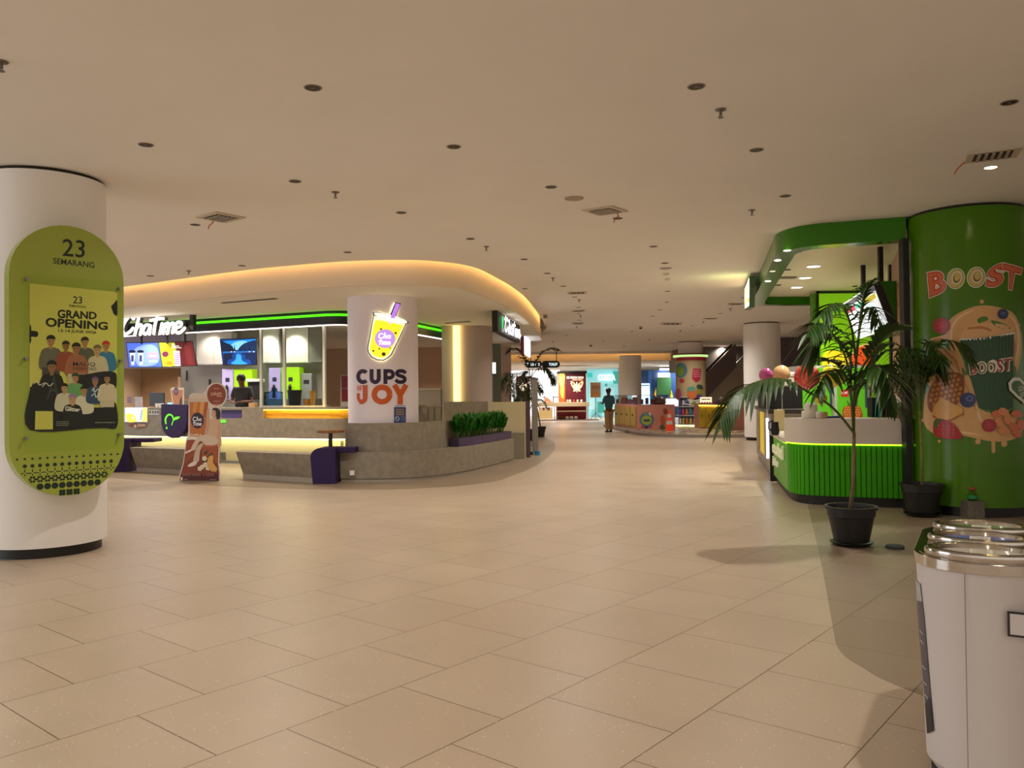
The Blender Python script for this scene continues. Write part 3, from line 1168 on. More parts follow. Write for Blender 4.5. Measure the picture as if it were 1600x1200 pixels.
def person(label, loc, face, arms, skin, shirt, trousers, hair, hat=False, sc=1.0, step=.06, look=0.0, longarm=False):
    """local frame: +y is forward, x to the person's right; arms: {side: (elbow, wrist)}"""
    t = thing('person', label, 'person', loc)
    R = Matrix.Rotation(face, 4, 'Z')

    def put(mb_vs):
        return [Vector(loc) + R @ (Vector(v) * sc) for v in mb_vs]
    nod = look
    hy = .05 + nod * .06
    J = {'pel': ((0, 0, .94), (.13, .10)), 'wst': ((0, .01, 1.1), (.125, .09)), 'che': ((0, .0, 1.3), (.15, .10)), 'nek': ((0, .01, 1.455), .055), 'hd0': ((0, hy * .6, 1.54), .07), 'hd1': ((0, hy, 1.62), (.078, .092)), 'hd2': ((0, hy + .005, 1.69), (.06, .07))}
    E = [('pel', 'wst'), ('wst', 'che'), ('che', 'nek'), ('nek', 'hd0'), ('hd0', 'hd1'), ('hd1', 'hd2')]
    fing = []
    for s, k in ((-1, 'l'), (1, 'r')):
        el, wr = arms[k]
        J['sh' + k] = ((s * .17, 0, 1.40), .055)
        J['el' + k] = (el, .042)
        J['wr' + k] = (wr, .028)
        d = (Vector(wr) - Vector(el)).normalized()
        pm = Vector(wr) + d * .06
        J['pa' + k] = (tuple(pm), (.034, .018))
        E += [('che', 'sh' + k), ('sh' + k, 'el' + k), ('el' + k, 'wr' + k), ('wr' + k, 'pa' + k)]
        side = Vector((s, 0, 0)) - d * d.dot(Vector((s, 0, 0)))
        side = side.normalized() if side.length > .1 else Vector((1, 0, 0))
        crl = Vector((0, .35, -.25)) if d.z < -.6 else Vector((0, 0, -.45))
        for i, ln in enumerate((.07, .08, .075, .06)):
            a = pm + side * (.026 - .017 * i) + d * .02
            b = a + d * ln * .55
            c = b + (d + crl).normalized() * ln * .5
            fing.append(([a, b, c], [.0085, .008, .0065]))
        a = pm - side * -.02 - d * .03
        fing.append(([a, a + side * .03 + d * .025, a + side * .035 + d * .055], [.011, .0095, .0075]))
        J['hp' + k] = ((s * .09, 0, .88), .085)
        J['kn' + k] = ((s * .1, .02 + s * step * .5, .5), .055)
        J['an' + k] = ((s * .1, s * step, .09), .04)
        J['to' + k] = ((s * .11, .13 + s * step, .035), .032)
        E += [('pel', 'hp' + k), ('hp' + k, 'kn' + k), ('kn' + k, 'an' + k), ('an' + k, 'to' + k)]
    vs, fs = skinned(J, E, 'pel')
    b = MB()
    b.add(put(vs), fs)
    for pts, rs in fing: b.tube(put(pts), [r * sc for r in rs], 6)
    b.tube(put([(0, hy + .085, 1.645), (0, hy + .108, 1.60), (0, hy + .085, 1.595)]), [.008 * sc, .014 * sc, .01 * sc], 6)
    for s in (-1, 1): b.tube(put([(s * .076, hy, 1.645), (s * .088, hy - .008, 1.62), (s * .076, hy, 1.59)]), [.01 * sc, .016 * sc, .01 * sc], 6)
    b.build('body', mat(skin, .55), t, smooth=True)
    for s in (-1, 1): MB().ball(put([(s * .03, hy + .088, 1.635)])[0], .011 * sc, n=8, m=6).build('eye', M_BLACK, t)
    MB().tube(put([(-.025, hy + .09, 1.565), (0, hy + .096, 1.563), (.025, hy + .09, 1.565)]), .006 * sc, 6).build('mouth', mat('#8a4038', .5), t)
    # shirt
    JS = {k: J[k] for k in ('pel', 'wst', 'che')}
    JS['pel'] = ((0, 0, .93), (.18, .145))
    JS['wst'] = ((0, .01, 1.1), (.18, .14))
    JS['che'] = ((0, 0, 1.3), (.19, .14))
    JS['nk'] = ((0, .005, 1.43), .075)
    ES = [('pel', 'wst'), ('wst', 'che'), ('che', 'nk')]
    for k in 'lr':
        JS['s' + k] = (J['sh' + k][0], .085)
        f = .95 if longarm else .55
        s0, e0, w0 = Vector(J['sh' + k][0]), Vector(J['el' + k][0]), Vector(J['wr' + k][0])
        if longarm:
            JS['e' + k] = (tuple(e0), .055)
            JS['w' + k] = (tuple(e0.lerp(w0, .9)), .042)
            ES += [('che', 's' + k), ('s' + k, 'e' + k), ('e' + k, 'w' + k)]
        else:
            JS['e' + k] = (tuple(s0.lerp(e0, .75)), .06)
            ES += [('che', 's' + k), ('s' + k, 'e' + k)]
    vs, fs = skinned(JS, ES, 'che')
    MB().add(put(vs), fs).build('shirt', mat(shirt, .8), t, smooth=True)
    MB().tube(put([(-.06, -.02, 1.45), (-.045, .075, 1.425), (0, .10, 1.40), (.045, .075, 1.425), (.06, -.02, 1.45)]), .016 * sc, 6).build('collar', mat(shirt, .8), t, smooth=True)
    JT = {'p': ((0, 0, .93), (.172, .14))}
    ET = []
    for s, k in ((-1, 'l'), (1, 'r')):
        JT['h' + k] = ((s * .09, 0, .84), .12)
        JT['k' + k] = (J['kn' + k][0], .092)
        JT['a' + k] = (J['an' + k][0], .08)
        ET += [('p', 'h' + k), ('h' + k, 'k' + k), ('k' + k, 'a' + k)]
    vs, fs = skinned(JT, ET, 'p')
    MB().add(put(vs), fs).build('trousers', mat(trousers, .85), t, smooth=True)
    for s, k in ((-1, 'l'), (1, 'r')):
        a, c = J['an' + k][0], J['to' + k][0]
        MB().tube(put([(a[0], a[1] - .06, .045), (a[0], a[1] + .03, .055), (c[0], c[1] + .0, .045), (c[0], c[1] + .05, .035)]), [.04 * sc, .048 * sc, .048 * sc, .03 * sc], 10, .8).build('shoe', M_BLACK, t, smooth=True)
    # hair: cap over the skull
    hb = MB()
    c = put([(0, hy - .018, 1.655)])[0]
    hb.ball(c, .098 * sc, .112 * sc, .095 * sc, 16, 10, face)
    cut = []
    vsn = []
    hb.build('hair', mat(hair, .6), t, smooth=True)
    if hat:
        h = MB()
        h.ball(put([(0, hy - .02, 1.685)])[0], .108 * sc, .118 * sc, .085 * sc, 16, 8, face)
        h.tube(put([(-.05, hy - .11, 1.66), (0, hy - .19, 1.645), (.05, hy - .11, 1.66)]), [.02 * sc, .03 * sc, .02 * sc], 8, .4)
        h.build('cap', M_BLACK, t, smooth=True)
    return t


pc = P(375.5, 600, 19.3)
st = MB().box(-9.5, 19.0, 0, -4.2, 21.7, .25).build('trim_4', M_GREYM, keep=True)
tag(st, kind='structure')
person('person in a dark short-sleeved shirt looking down behind the tea counter', (pc.x, 19.45, .25), PI, {'l': ((-.23, .06, 1.12), (-.1, .3, 1.12)), 'r': ((.23, .06, 1.12), (.08, .32, 1.1))},
       '#7a4f38', '#3a383c', '#1c1c20', '#0d0b0a', sc=1.04, look=1.0, step=.0)
pp = G(952, 676)
person('person in a teal shirt, khaki trousers and a backwards black cap, seen from behind', (pp.x, pp.y, 0), .35, {'l': ((-.25, .05, 1.14), (-.2, .3, 1.18)), 'r': ((.25, .04, 1.14), (.17, .3, 1.2))},
       '#6a4a38', '#3f6470', '#b08a5c', '#0d0b0a', hat=True, sc=.99, step=.05)

# ------------------------------------------------------------------ tea kiosk: everything on, over and behind the counter
kd = Vector((2.79, -1.3, 0)).normalized()


def front(px):
    """point of the counter front seen at picture column px"""
    x = X_at(px)
    for a, b in zip(KP, KP[1:]):
        if a[0] <= x <= b[0]: return Vector((x, a[1] + (b[1] - a[1]) * (x - a[0]) / (b[0] - a[0]), 0))


kn = Vector((kd.y, -kd.x, 0))       # towards the hall
if kn.y > 0: kn = -kn
# front glass screen
tg = thing('glass_screen', 'clear glass screen in pale posts standing on the right part of the tea counter', 'screen', front(450))
ps = [front(p) - kn * .1 for p in (402.5, 439, 501.5)]
for p in ps: MB().obox(p - kd * .03 - kn * .0, kd * .06, -kn * .05, Vector((0, 0, 0)) + Vector((0, 0, 3.03 - CT))).build('post', mat('#c9c8c0', .4), tg)
for ch in tg.children: ch.data.transform(Matrix.Translation((0, 0, CT)))
for a, b in ((0, 1), (1, 2)):
    p, q = ps[a] + kd * .03, ps[b] - kd * .03
    MB().obox(p - kn * .02 + Vector((0, 0, CT + .01)), q - p, -kn * .008, Vector((0, 0, 3.0 - CT))).build('pane', M_GLASS, tg)
MB().obox(ps[0] - kn * .01 + Vector((0, 0, CT + .001)), ps[2] - ps[0], -kn * .03, Vector((0, 0, .03))).build('rail', mat('#b8b6ae', .4), tg)

# back wall, header and cabinets
YB = 21.9
xb = lambda px, Y=YB: P(px, 600, Y).x
tag(MB().box(xb(283), YB, 0, xb(504), YB + .12, HS).build('wall_kiosk', mat('#a79f94', .7), keep=True), kind='structure')
tag(MB().box(-12, YB, 2.32, xb(283), YB + .12, HS).build('wall_kiosk', mat('#9a8a98', .7), keep=True), kind='structure')


def zat(py, Y, px=400):
    return P(px, py, Y).z


def cab(x0, x1, y0, y1, n, label, Y=21.45):
    t = thing('wall_cabinet', label, 'cabinet', (P((x0 + x1) / 2, 600, Y).x, YB, zat(y1, Y)), 'white wall cabinets behind the tea counter')
    xa, xc, za, zc = xb(x0, Y), xb(x1, Y), zat(y1, Y, x0), zat(y0, Y, x0)
    MB().box(xa, Y + .02, za, xc, YB - .002, zc).build('body', M_WHITE, t)
    for i in range(n):
        u, v = xa + (xc - xa) * i / n, xa + (xc - xa) * (i + 1) / n
        MB().box(u + .004, Y, za + .01, v - .004, Y + .02, zc - .01).build('door', mat('#efeae2', .4), t, bevel=.003)
    return t


cab(307, 362, 519, 570, 2, 'white wall cabinet left of the screen showing a blue lake')
cab(406, 436, 513, 567, 1, 'white wall cabinet just right of the lake screen, behind the glass')
cab(442, 482, 512, 567, 2, 'white wall cabinet lit brightly behind the right glass pane')
t = thing('wall_cabinet', 'grey open wall cabinet at the right end behind the glass', 'cabinet', (xb(492), YB, 2.3), 'white wall cabinets behind the tea counter')
MB().box(xb(483, 21.45), 21.45, zat(567, 21.45), xb(503, 21.45), YB - .002, zat(512, 21.45)).build('body', mat('#8f8b80', .5), t)
for px, pw in ((300 + 30, 60), (418, 60), (460, 80), (255, 35), (380, 40)):
    spot(xb(px, 21.1), 21.1, HS - .03, pw * .32, (1, .93, .82), 95, .05, 1.0, aim=(xb(px, 21.5), 21.5, 2.2))
for px in (225, 300, 380, 470, 520):
    spot(xb(px, 19.9), 20.1, HS - .03, 70, (1, .92, .82), 130, .04)
spot(-4.5, 16.2, HS - .03, 110, (1, .86, .66), 150, .05)  # added lamps without fittings, their bounce brightens the soffit
spot(-7.5, 17.6, HS - .03, 110, (1, .86, .66), 150, .05)


def screen(name, label, o, rdir, tilt, art_fn, corners, cat='screen', emis=1.6, frame='#0c0c10', group=None, thick=.05, px_scale=(0, 0, 1)):
    """flat lit panel; corners in crop pixels TL TR BR BL"""
    r = Vector(rdir).normalized()
    n = r.cross(Vector((0, 0, 1)))
    u = (Vector((0, 0, 1)) * math.cos(tilt) + n * math.sin(tilt))
    sf = Plane(o, r, u)
    t = thing(name, label, cat, o, group)
    A = Art(sf, *px_scale)
    art_fn(A)
    A.build('display', t, emis=emis, w0=.002)
    q = [sf.inv(A.ox + x / A.sc, A.oy + y / A.sc) for x, y in corners]
    cx, cy = sum(a for a, b in q) / 4, sum(b for a, b in q) / 4
    q = [(a + (.015 if a > cx else -.015), b + (.015 if b > cy else -.015)) for a, b in q]
    slab_on(sf, q[::-1], -thick, 0, 'housing', mat(frame, .4), t)
    return t, sf


def lake(A):
    A.poly([(985, 545), (1318, 535), (1318, 776), (1016, 776)], '#0a3a86')
    A.poly([(1000, 560), (1318, 537), (1318, 600), (1010, 620)], '#1e84d8')
    A.blob([(1090, 590), (1150, 560), (1230, 560), (1250, 610), (1160, 640), (1100, 630)], '#7cc8f2')
    A.blob([(990, 560), (1040, 575), (1090, 600), (1110, 650), (1010, 665)], '#0a1a38')
    A.blob([(1150, 640), (1200, 585), (1270, 560), (1316, 555), (1316, 650), (1180, 655)], '#0e2850')
    for x in (1060, 1080, 1100, 1120, 1180, 1215, 1260): A.poly([(x - 9, 655), (x, 585 + (x % 7) * 6), (x + 9, 655)], '#081430')
    A.poly([(1010, 655), (1318, 648), (1318, 668), (1012, 672)], '#1c5ea8')
    A.poly([(1014, 672), (1120, 668), (1090, 690), (1105, 720), (1060, 735), (1050, 776), (1018, 776)], '#081634')
    A.poly([(1180, 668), (1316, 660), (1316, 776), (1280, 776), (1262, 730), (1215, 722), (1225, 695)], '#0a1e44')
    A.blob([(1140, 680), (1180, 690), (1190, 740), (1240, 772), (1090, 772), (1130, 730)], '#2f8cdc')
    for x in (1090, 1120, 1260, 1300): A.ell(x, 657, 6, 5, '#ffe9a8', n=8)


o = P(344, 550, 20.95)
screen('tv_screen', 'tilted wall screen showing a blue mountain lake picture', o, (1, 0, 0), .22, lake, [(985, 545), (1322, 535), (1322, 778), (1014, 778)], px_scale=(180, 440, 6), emis=.5)


def m1(A):
    A.poly([(108, 576), (404, 574), (438, 798), (134, 800)], '#4a6ad8')
    A.blob([(180, 640), (300, 590), (390, 620), (400, 760), (220, 790)], '#7f9cf0')
    for x in (160, 238): A.ell(x, 656, 32, 15, '#16182c'), A.poly([(x - 24, 668), (x + 26, 668), (x + 20, 780), (x - 6, 782)], '#d8dcf4'), A.rect(x - 10, 690, x + 14, 750, '#30386a')
    A.rect(302, 664, 404, 722, '#c08ae0')
    A.text('10RIBU', 318, 684, 386, 708, '#ffe070', .02)
    A.text('@ GABRIEL', 318, 736, 400, 758, '#f4f4ff', .0)


def m2(A):
    A.poly([(410, 572), (556, 570), (612, 792), (444, 798)], '#a8a828')
    A.ell(480, 640, 36, 50, '#e8c030')
    A.rect(455, 600, 520, 700, '#e8a020', 6)
    A.ell(470, 680, 30, 26, '#6a2a4a')
    A.ell(508, 762, 48, 34, '#d8e030')
    A.ell(508, 764, 30, 20, '#e88a20')
    A.poly([(544, 650), (604, 648), (614, 790), (560, 790)], '#cfd0ee')
    A.lines(560, 670, 600, 780, 6, '#9a4ab0')


def m3(A):
    A.poly([(558, 570), (720, 562), (762, 786), (612, 792)], '#5a1a1c')
    for y, x in ((590, 560), (606, 600), (622, 620)): A.rect(530, y - 6, x, y + 2, '#f0e8e0')
    A.poly([(640, 600), (700, 598), (740, 780), (680, 784)], '#6a2426')


for o_ in list(bpy.data.objects):
    if o_.name.startswith('tv_screen'):
        c_ = P(372, 550, 21.1)
        MB().box(c_.x - .12, 21.0, c_.z - .1, c_.x + .12, YB - .001, c_.z + .1).build('bracket', M_DARK, o_)
o = P(250, 555, 20.7)
screen('menu_screen', 'left hanging menu screen with two drinks on blue', o, (1, 0, 0), .22, m1, [(108, 576), (404, 574), (438, 798), (134, 800)], px_scale=(180, 440, 6), emis=.42, group='menu screens over the tea counter', thick=.03)
screen('menu_screen', 'middle hanging menu screen with yellow fruit drinks', o, (1, 0, 0), .22, m2, [(410, 572), (556, 570), (612, 792), (444, 798)], px_scale=(180, 440, 6), emis=.4, group='menu screens over the tea counter')
screen('menu_screen', 'right hanging menu screen with a dark red picture', o, (1, 0, 0), .22, m3, [(558, 570), (720, 562), (762, 786), (612, 792)], px_scale=(180, 440, 6), emis=.3, group='menu screens over the tea counter')

for o_ in list(bpy.data.objects):
    if o_.name.startswith('menu_screen'):
        px_ = {'menu_screen': 222, 'menu_screen.001': 262, 'menu_screen.002': 290}[o_.name]
        c_ = P(px_, 540, 20.6)
        MB().box(c_.x - .02, 20.56, 2.88, c_.x + .02, 20.60, HS - .003).build('hanger', M_BLACK, o_)
# lit script sign over the counter
so_ = P(250, 505, 18.35)
sg = Plane((so_.x, 18.35, 0), kd)
ts = thing('lit_sign', 'large glowing white script sign Chatime over the left of the tea counter', 'sign', (so_.x, 18.35, 2.95))
A = Art(sg, 180, 440, 6)


def chatime(A, w=24, col='#ffffff', sh=(0, 0)):
    f = lambda pts: [(x + sh[0], y + sh[1]) for x, y in pts]
    for q in ([(128, 322), (112, 350)], [(214, 352), (176, 330), (128, 388), (110, 450), (128, 494), (172, 478), (208, 440)], [(264, 332), (246, 410), (226, 500)], [(238, 448), (272, 408), (290, 424), (276, 500)],
              [(372, 418), (332, 410), (302, 460), (316, 494), (346, 478), (372, 422), (362, 496)], [(440, 318), (416, 400), (402, 490)], [(374, 368), (472, 350)], [(480, 398), (462, 490)], [(490, 352), (492, 350)],
              [(510, 400), (492, 490)], [(500, 440), (530, 394), (546, 412), (530, 490)], [(538, 440), (574, 392), (592, 412), (578, 482)], [(604, 440), (652, 422), (660, 390), (626, 386), (600, 430), (612, 476), (650, 480), (692, 440)]):
        A.stroke(f(q), w, col)
    return A


chatime(A, 25).build('letter_face', ts, emis=1.6, w0=.121)
chatime(Art(sg, 180, 440, 6), 27).build('letter_body', ts, w0=.02, thick=.09, m=M_GREYM)
p0, p1 = sg.inv(197, 521), sg.inv(303, 501)
slab_on(sg, [(p0[0] - .8, p0[1]), (p1[0], p0[1]), (p1[0], p1[1] + .02), (p0[0] - .8, p1[1] + .02)], -.06, 0, 'back_board', M_DARK, ts)
a0, a1_ = sg.inv(297.5, 520), sg.inv(303, 520)
slab_on(sg, [(a0[0], p0[1]), (a1_[0], p0[1]), (a1_[0], HS - .002), (a0[0], HS - .002)], -.07, .02, 'post', M_BLACK, ts)

# shield with sprout emblem
fs_ = front(271)
sp = Plane((fs_ + kn * .14), kd)
tsh = thing('shield_sign', 'dark purple shield panel with a bright green sprout emblem on the counter front', 'sign', fs_ + Vector((0, 0, .55)))
o8 = [(410, 180), (640, 185), (640, 340), (625, 400), (590, 450), (540, 480), (510, 484), (470, 470), (430, 420), (412, 350)]
outl = [sp.inv(180 + x / 5.714, 600 + y / 5.714) for x, y in o8]
slab_on(sp, outl[::-1], -.13, 0, 'panel', M_PURP, tsh)
A = Art(sp, 190, 560, 10)
G_ = '#5cf010'
A.stroke([(696, 1026), (688, 950), (720, 890), (765, 880), (800, 910), (812, 960)], 30, G_, taper=lambda t: .9 - .6 * abs(t - .4))
A.stroke([(786, 1040), (805, 980), (830, 940)], 12, G_)
A.blob([(808, 968), (818, 935), (850, 915), (912, 910), (885, 945), (845, 960)], G_)
A.ell(708, 1090, 13, 14, G_)
A.poly([(698, 1085), (706, 1056), (718, 1085)], G_)
A.build('emblem', tsh, emis=.45, w0=.004)

# lit menu panel, icon strip and food sticker on the counter front


def onfront(px, off=.02):
    return Plane(front(px) + kn * off, kd)


def a_menu(A):
    A.rect(60, 770, 392, 985, '#d8eefc')
    A.blob([(100, 990), (70, 880), (150, 860), (230, 920), (220, 985)], '#ffd23c')
    A.poly([(330, 780), (392, 775), (392, 985), (320, 985)], '#ffe14a')
    A.text('SEMBA', 160, 796, 210, 812, '#3a5aa0', .01)
    A.lines(165, 822, 230, 850, 2, '#4a6ab0')
    for i in range(5): A.rect(305 - i * 4, 812 + i * 30, 335 - i * 4, 832 + i * 30, '#4a5a9a')
    A.ell(190, 930, 30, 22, '#f0b8a0')


fp = front(212)
t = thing('backlit_menu', 'small backlit menu panel on the counter front, yellow and pale blue', 'menu', fp + Vector((0, 0, .95)))
A = Art(onfront(212, .03), 190, 560, 10)
a_menu(A)
A.build('display', t, emis=.6)
p0, p1 = onfront(212).inv(194, 659.5), onfront(212).inv(230, 636.5)
slab_on(onfront(212, .03), [p0, (p1[0], p0[1]), p1, (p0[0], p1[1])], -.03, 0, 'housing', M_WHITE, t)
t = thing('icon_sign', 'small pale sign of four pictograms on the stone counter front', 'sign', front(240) + Vector((0, 0, 1.1)))
A = Art(onfront(240, .012), 190, 560, 10)
A.rect(420, 805, 592, 885, '#c4beb4')
for x in (446, 490, 532, 570): A.ell(x, 835, 14, 14, '#2a2a2a', n=10), A.rect(x - 8, 845, x + 8, 862, '#2a2a2a')
A.build('face', t)
t = thing('sticker', 'brown food picture sticker under the lit menu panel', 'sticker', front(214) + Vector((0, 0, .8)))
A = Art(onfront(214, .012), 190, 560, 10)
A.blob([(100, 1050), (130, 1005), (200, 1000), (235, 1040), (300, 1010), (380, 1020), (385, 1070), (300, 1085), (240, 1105), (170, 1080)], '#8a5a3a')
A.ell(160, 1045, 34, 26, '#7a2a24')
A.rect(255, 1030, 370, 1060, '#c09a70')
A.ell(215, 1060, 20, 24, '#d8b890')
A.build('face', t)
MB
ex = onfront(352, .012)
t = thing('exit_light', 'tiny bright green light bar below the purple slot', 'light', front(352) + Vector((0, 0, .98)))
A = Art(ex, 320, 600, 6.667)
A.rect(165, 374, 216, 402, '#50ff20')
A.build('face', t, emis=.6)

# things standing on the counter


def on_counter(px, back=.25):
    return front(px) - kn * back


def cbox(name, label, cat, px, w, dpt, h, m, back=.3, z=CT, group=None, emis=None):
    c = on_counter(px, back)
    o = MB().obox(Vector((c.x, c.y, z)) - kd * w / 2, kd * w, -kn * dpt, Vector((0, 0, h))).build(name, m, bevel=.004)
    tag(o, label, cat, group)
    return o


cbox('cardboard_box', 'small tan cardboard box on the tea counter in front of the staff member', 'box', 383, .17, .12, .1, mat('#c49a6c', .8), .2)
t = thing('pos_monitor', 'black till monitor with a white note taped on its back', 'monitor', on_counter(230) + Vector((0, 0, CT)))
q = on_counter(230, .3)
MB().obox(Vector((q.x, q.y, CT + .04)) - kd * .28, kd * .5, -kn * .03, Vector((0, 0, .32))).build('display_back', M_DARK, t, bevel=.01)
MB().obox(Vector((q.x, q.y, CT)) - kd * .1, kd * .2, -kn * .15, Vector((0, 0, .05))).build('stand', M_DARK, t)
A = Art(Plane(q + kn * .002, kd), 190, 560, 10)
A.rect(195, 600, 328, 708, '#d8c4cc')
A.lines(215, 625, 310, 690, 4, '#5a4a5a')
A.build('paper_note', t)
t = thing('card_stand', 'clear stand with printed card at the far left of the tea counter', 'stand', on_counter(203) + Vector((0, 0, CT)))
q = on_counter(203, .25)
MB().obox(Vector((q.x, q.y, CT)) - kd * .12, kd * .24, -kn * .02, Vector((0, 0, .26))).build('card', mat('#b8a8a8', .5), t)
A = Art(Plane(q + kn * .004, kd), 190, 560, 10)
A.rect(88, 590, 158, 700, '#8a5a6a')
A.build('print', t)
t = thing('tablet', 'small tilted tablet with a blue screen beside the till monitor', 'tablet', on_counter(250) + Vector((0, 0, CT)))
q = on_counter(250, .22)
u_ = (Vector((0, 0, 1)) - kn * .8).normalized()
MB().obox(Vector((q.x, q.y, CT)) - kd * .1, kd * .22, u_ * .16, kn * -.015).build('case', M_DARK, t)
MB().obox(Vector((q.x, q.y, CT)) - kd * .085 + u_ * .01 + kn * .002, kd * .19, u_ * .14, kn * -.001).build('display', mat('#6a9ae0', .3, emis=.9), t)
t = thing('leaflet_tray', 'red and orange leaflet tray on a thin stand above the counter', 'tray', on_counter(258, .4) + Vector((0, 0, CT)))
q = on_counter(256, .4)
MB().obox(Vector((q.x, q.y, CT + .17)) - kd * .22, kd * .42, -kn * .2, Vector((0, 0, .02))).build('tray', mat('#e08a20', .5), t)
MB().obox(Vector((q.x, q.y, CT + .19)) - kd * .2, kd * .24, -kn * .15, Vector((0, 0, .06))).build('leaflets', mat('#c03018', .5), t)
MB().tube([Vector((q.x, q.y, CT)) - kn * .1, Vector((q.x, q.y, CT + .18)) - kn * .1], .012).build('stem', M_STEEL, t)
t = thing('counter_standee', 'small cut-out drink display standing on the counter above the shield', 'standee', on_counter(276) + Vector((0, 0, CT)))
q = on_counter(277, .2)
sfp = Plane(Vector((q.x, q.y, 0)), kd)
A = Art(sfp, 190, 560, 10)
A.poly([(760, 470), (800, 450), (970, 455), (965, 715), (790, 715)], '#d8c4ae')
A.poly([(775, 500), (960, 490), (940, 715), (815, 715)], '#c07a48')
A.ell(852, 515, 38, 62, '#5a3448')
A.ell(852, 515, 24, 30, '#8a6a88')
A.rect(885, 300, 905, 460, '#c88a70')
A.blob([(905, 715), (920, 620), (940, 600), (948, 715)], '#4a3026')
A.build('face', t, thick=.0)
ol = [sfp.inv(190 + x / 10, 560 + y / 10) for x, y in [(760, 470), (800, 450), (880, 452), (884, 290), (908, 290), (908, 452), (970, 455), (965, 722), (790, 722)]]
slab_on(sfp, ol[::-1], -.02, 0, 'backing', mat('#cdb8a0', .7), t)
c = on_counter(236.5, .45)
for k, px in enumerate((234, 239, 243)):
    c = on_counter(px, .2)
    o = MB().lathe([(.028, 0), (.035, .1), (.03, .1)], (c.x, c.y, CT), 14).build('cup', mat('#e8e0d8', .5))
    tag(o, 'small white cup standing beside the till monitor', 'cup', 'white cups by the till')

# dispensers, worktop and buckets behind the counter
wt = MB().box(xb(300), 21.1, .25, xb(503), 21.86, 1.46).build('back_worktop', M_GREYM)
tag(wt, 'grey steel worktop along the back wall of the tea kiosk', 'worktop')


def dispenser(x0, x1, ytop, ybot, colr, label, side=False):
    Y = 21.15
    xa, xc = xb(x0, Y), xb(x1, Y)
    t = thing('drink_dispenser', label, 'dispenser', ((xa + xc) / 2, Y, 1.46), 'coloured dispensers behind the tea counter')
    MB().box(xa, Y, 1.462, xc, 21.6, zat(ytop, Y, x0)).build('body', mat(colr, .4, emis=.12), t, bevel=.01)
    m = (xa + xc) / 2
    MB().box(m - .05, Y - .012, zat(593, Y) - .05, m + .05, Y - .001, zat(593, Y) + .05).build('label', mat('#2a2440', .5), t)
    MB().lathe([(.05, 0), (.035, .1), (.045, .28), (.02, .34)], (m, Y - .06, 1.5), 12).build('nozzle', M_BLACK, t)


dispenser(347, 364, 577, 620, '#b8a8d8', 'lilac drink dispenser behind the staff member, left of the lime one')
dispenser(365.5, 394, 577, 620, '#9cd000', 'lime green drink dispenser directly behind the staff member')
dispenser(420, 438, 575, 620, '#a898c8', 'lilac drink dispenser seen through the left glass pane')
dispenser(440, 468, 574, 620, '#9cd000', 'lime green drink dispenser seen through the right glass pane')
for px, r, h, m, lb, nm, ct, z in [(425, .26, .36, glass_mat((.45, .65, .85), .2), 'big blue water bottle lying behind the left glass pane', 'water_bottle', 'bottle', 1.3), (457, .17, .36, M_DARK, 'round black bucket behind the right glass pane', 'bucket', 'bucket', 1.3),
                           (485, .07, .34, mat('#d89a40', .4), 'tall amber drink jug behind the right glass pane', 'jug', 'jug', 1.38), (476, .08, .14, mat('#c88030', .4), 'low orange tub beside the amber jug', 'tub', 'tub', 1.38)]:
    c = P(px, 620, 19.8)
    if nm == 'water_bottle':
        o = MB().lathe([(r * .3, 0), (r, .02), (r, h * .5), (r * .9, h * .55), (r, h * .6), (r, h * .9), (r * .3, h), (r * .25, h + .06)], (c.x, 20.0, z), 24).build(nm, m, smooth=True)
    else:
        o = MB().lathe([(r * .8, 0), (r, h), (r * 1.06, h), (r * 1.06, h + .02), (r * .9, h + .02), (r * .8, .02)], (c.x, 20.0, z), 24).build(nm, m, autos=40)
    tag(o, lb, ct)
tb2 = MB().box(-6.3, 19.75, .25, -4.5, 20.3, 1.296).build('prep_table', M_STEEL)
tag(tb2, 'steel preparation table behind the glass screen', 'table')
for a in bpy.data.objects:
    if a.name.split('.')[0] in ('jug', 'tub'): a.location.z = 1.3
t = thing('espresso_machine', 'black coffee machine with steel top right of the staff member', 'coffee machine', (xb(398, 20.9), 20.6, 1.46))
x_ = xb(398, 20.9)
MB().box(x_ - .12, 20.7, 1.462, x_ + .18, 21.08, 1.9).build('body', M_DARK, t, bevel=.02)
MB().box(x_ - .15, 20.66, 1.9, x_ + .2, 21.09, 1.98).build('top_plate', mat('#d8d4cc', .3), t, bevel=.01)
t = thing('steel_machine', 'tall steel machine on the worktop behind the amber jug', 'machine', (xb(478, 21.1), 21.2, 1.46))
x_ = xb(478, 21.2)
MB().box(x_ - .14, 21.25, 1.462, x_ + .14, 21.7, 2.12).build('body', mat('#a8a8a4', .35, metal=.7), t, bevel=.01)
MB().box(x_ - .07, 21.235, 1.85, x_ + .07, 21.249, 1.95).build('control_panel', M_DARK, t)
t = thing('locker', 'red lockers in a pale frame beside the printed column', 'locker', (xb(541, 22.5), 22.5, 0))
x_ = xb(534, 22.5)
MB().box(x_ - .04, 22.5, 0, x_ + .5, 22.9, zat(587, 22.5)).build('frame', mat('#d8c8b8', .5), t)
for z0, z1 in ((608, 589), (628, 609)):
    MB().box(x_, 22.47, zat(z0, 22.5), x_ + .46, 22.499, zat(z1, 22.5)).build('door', mat('#8e1f2c', .4), t)
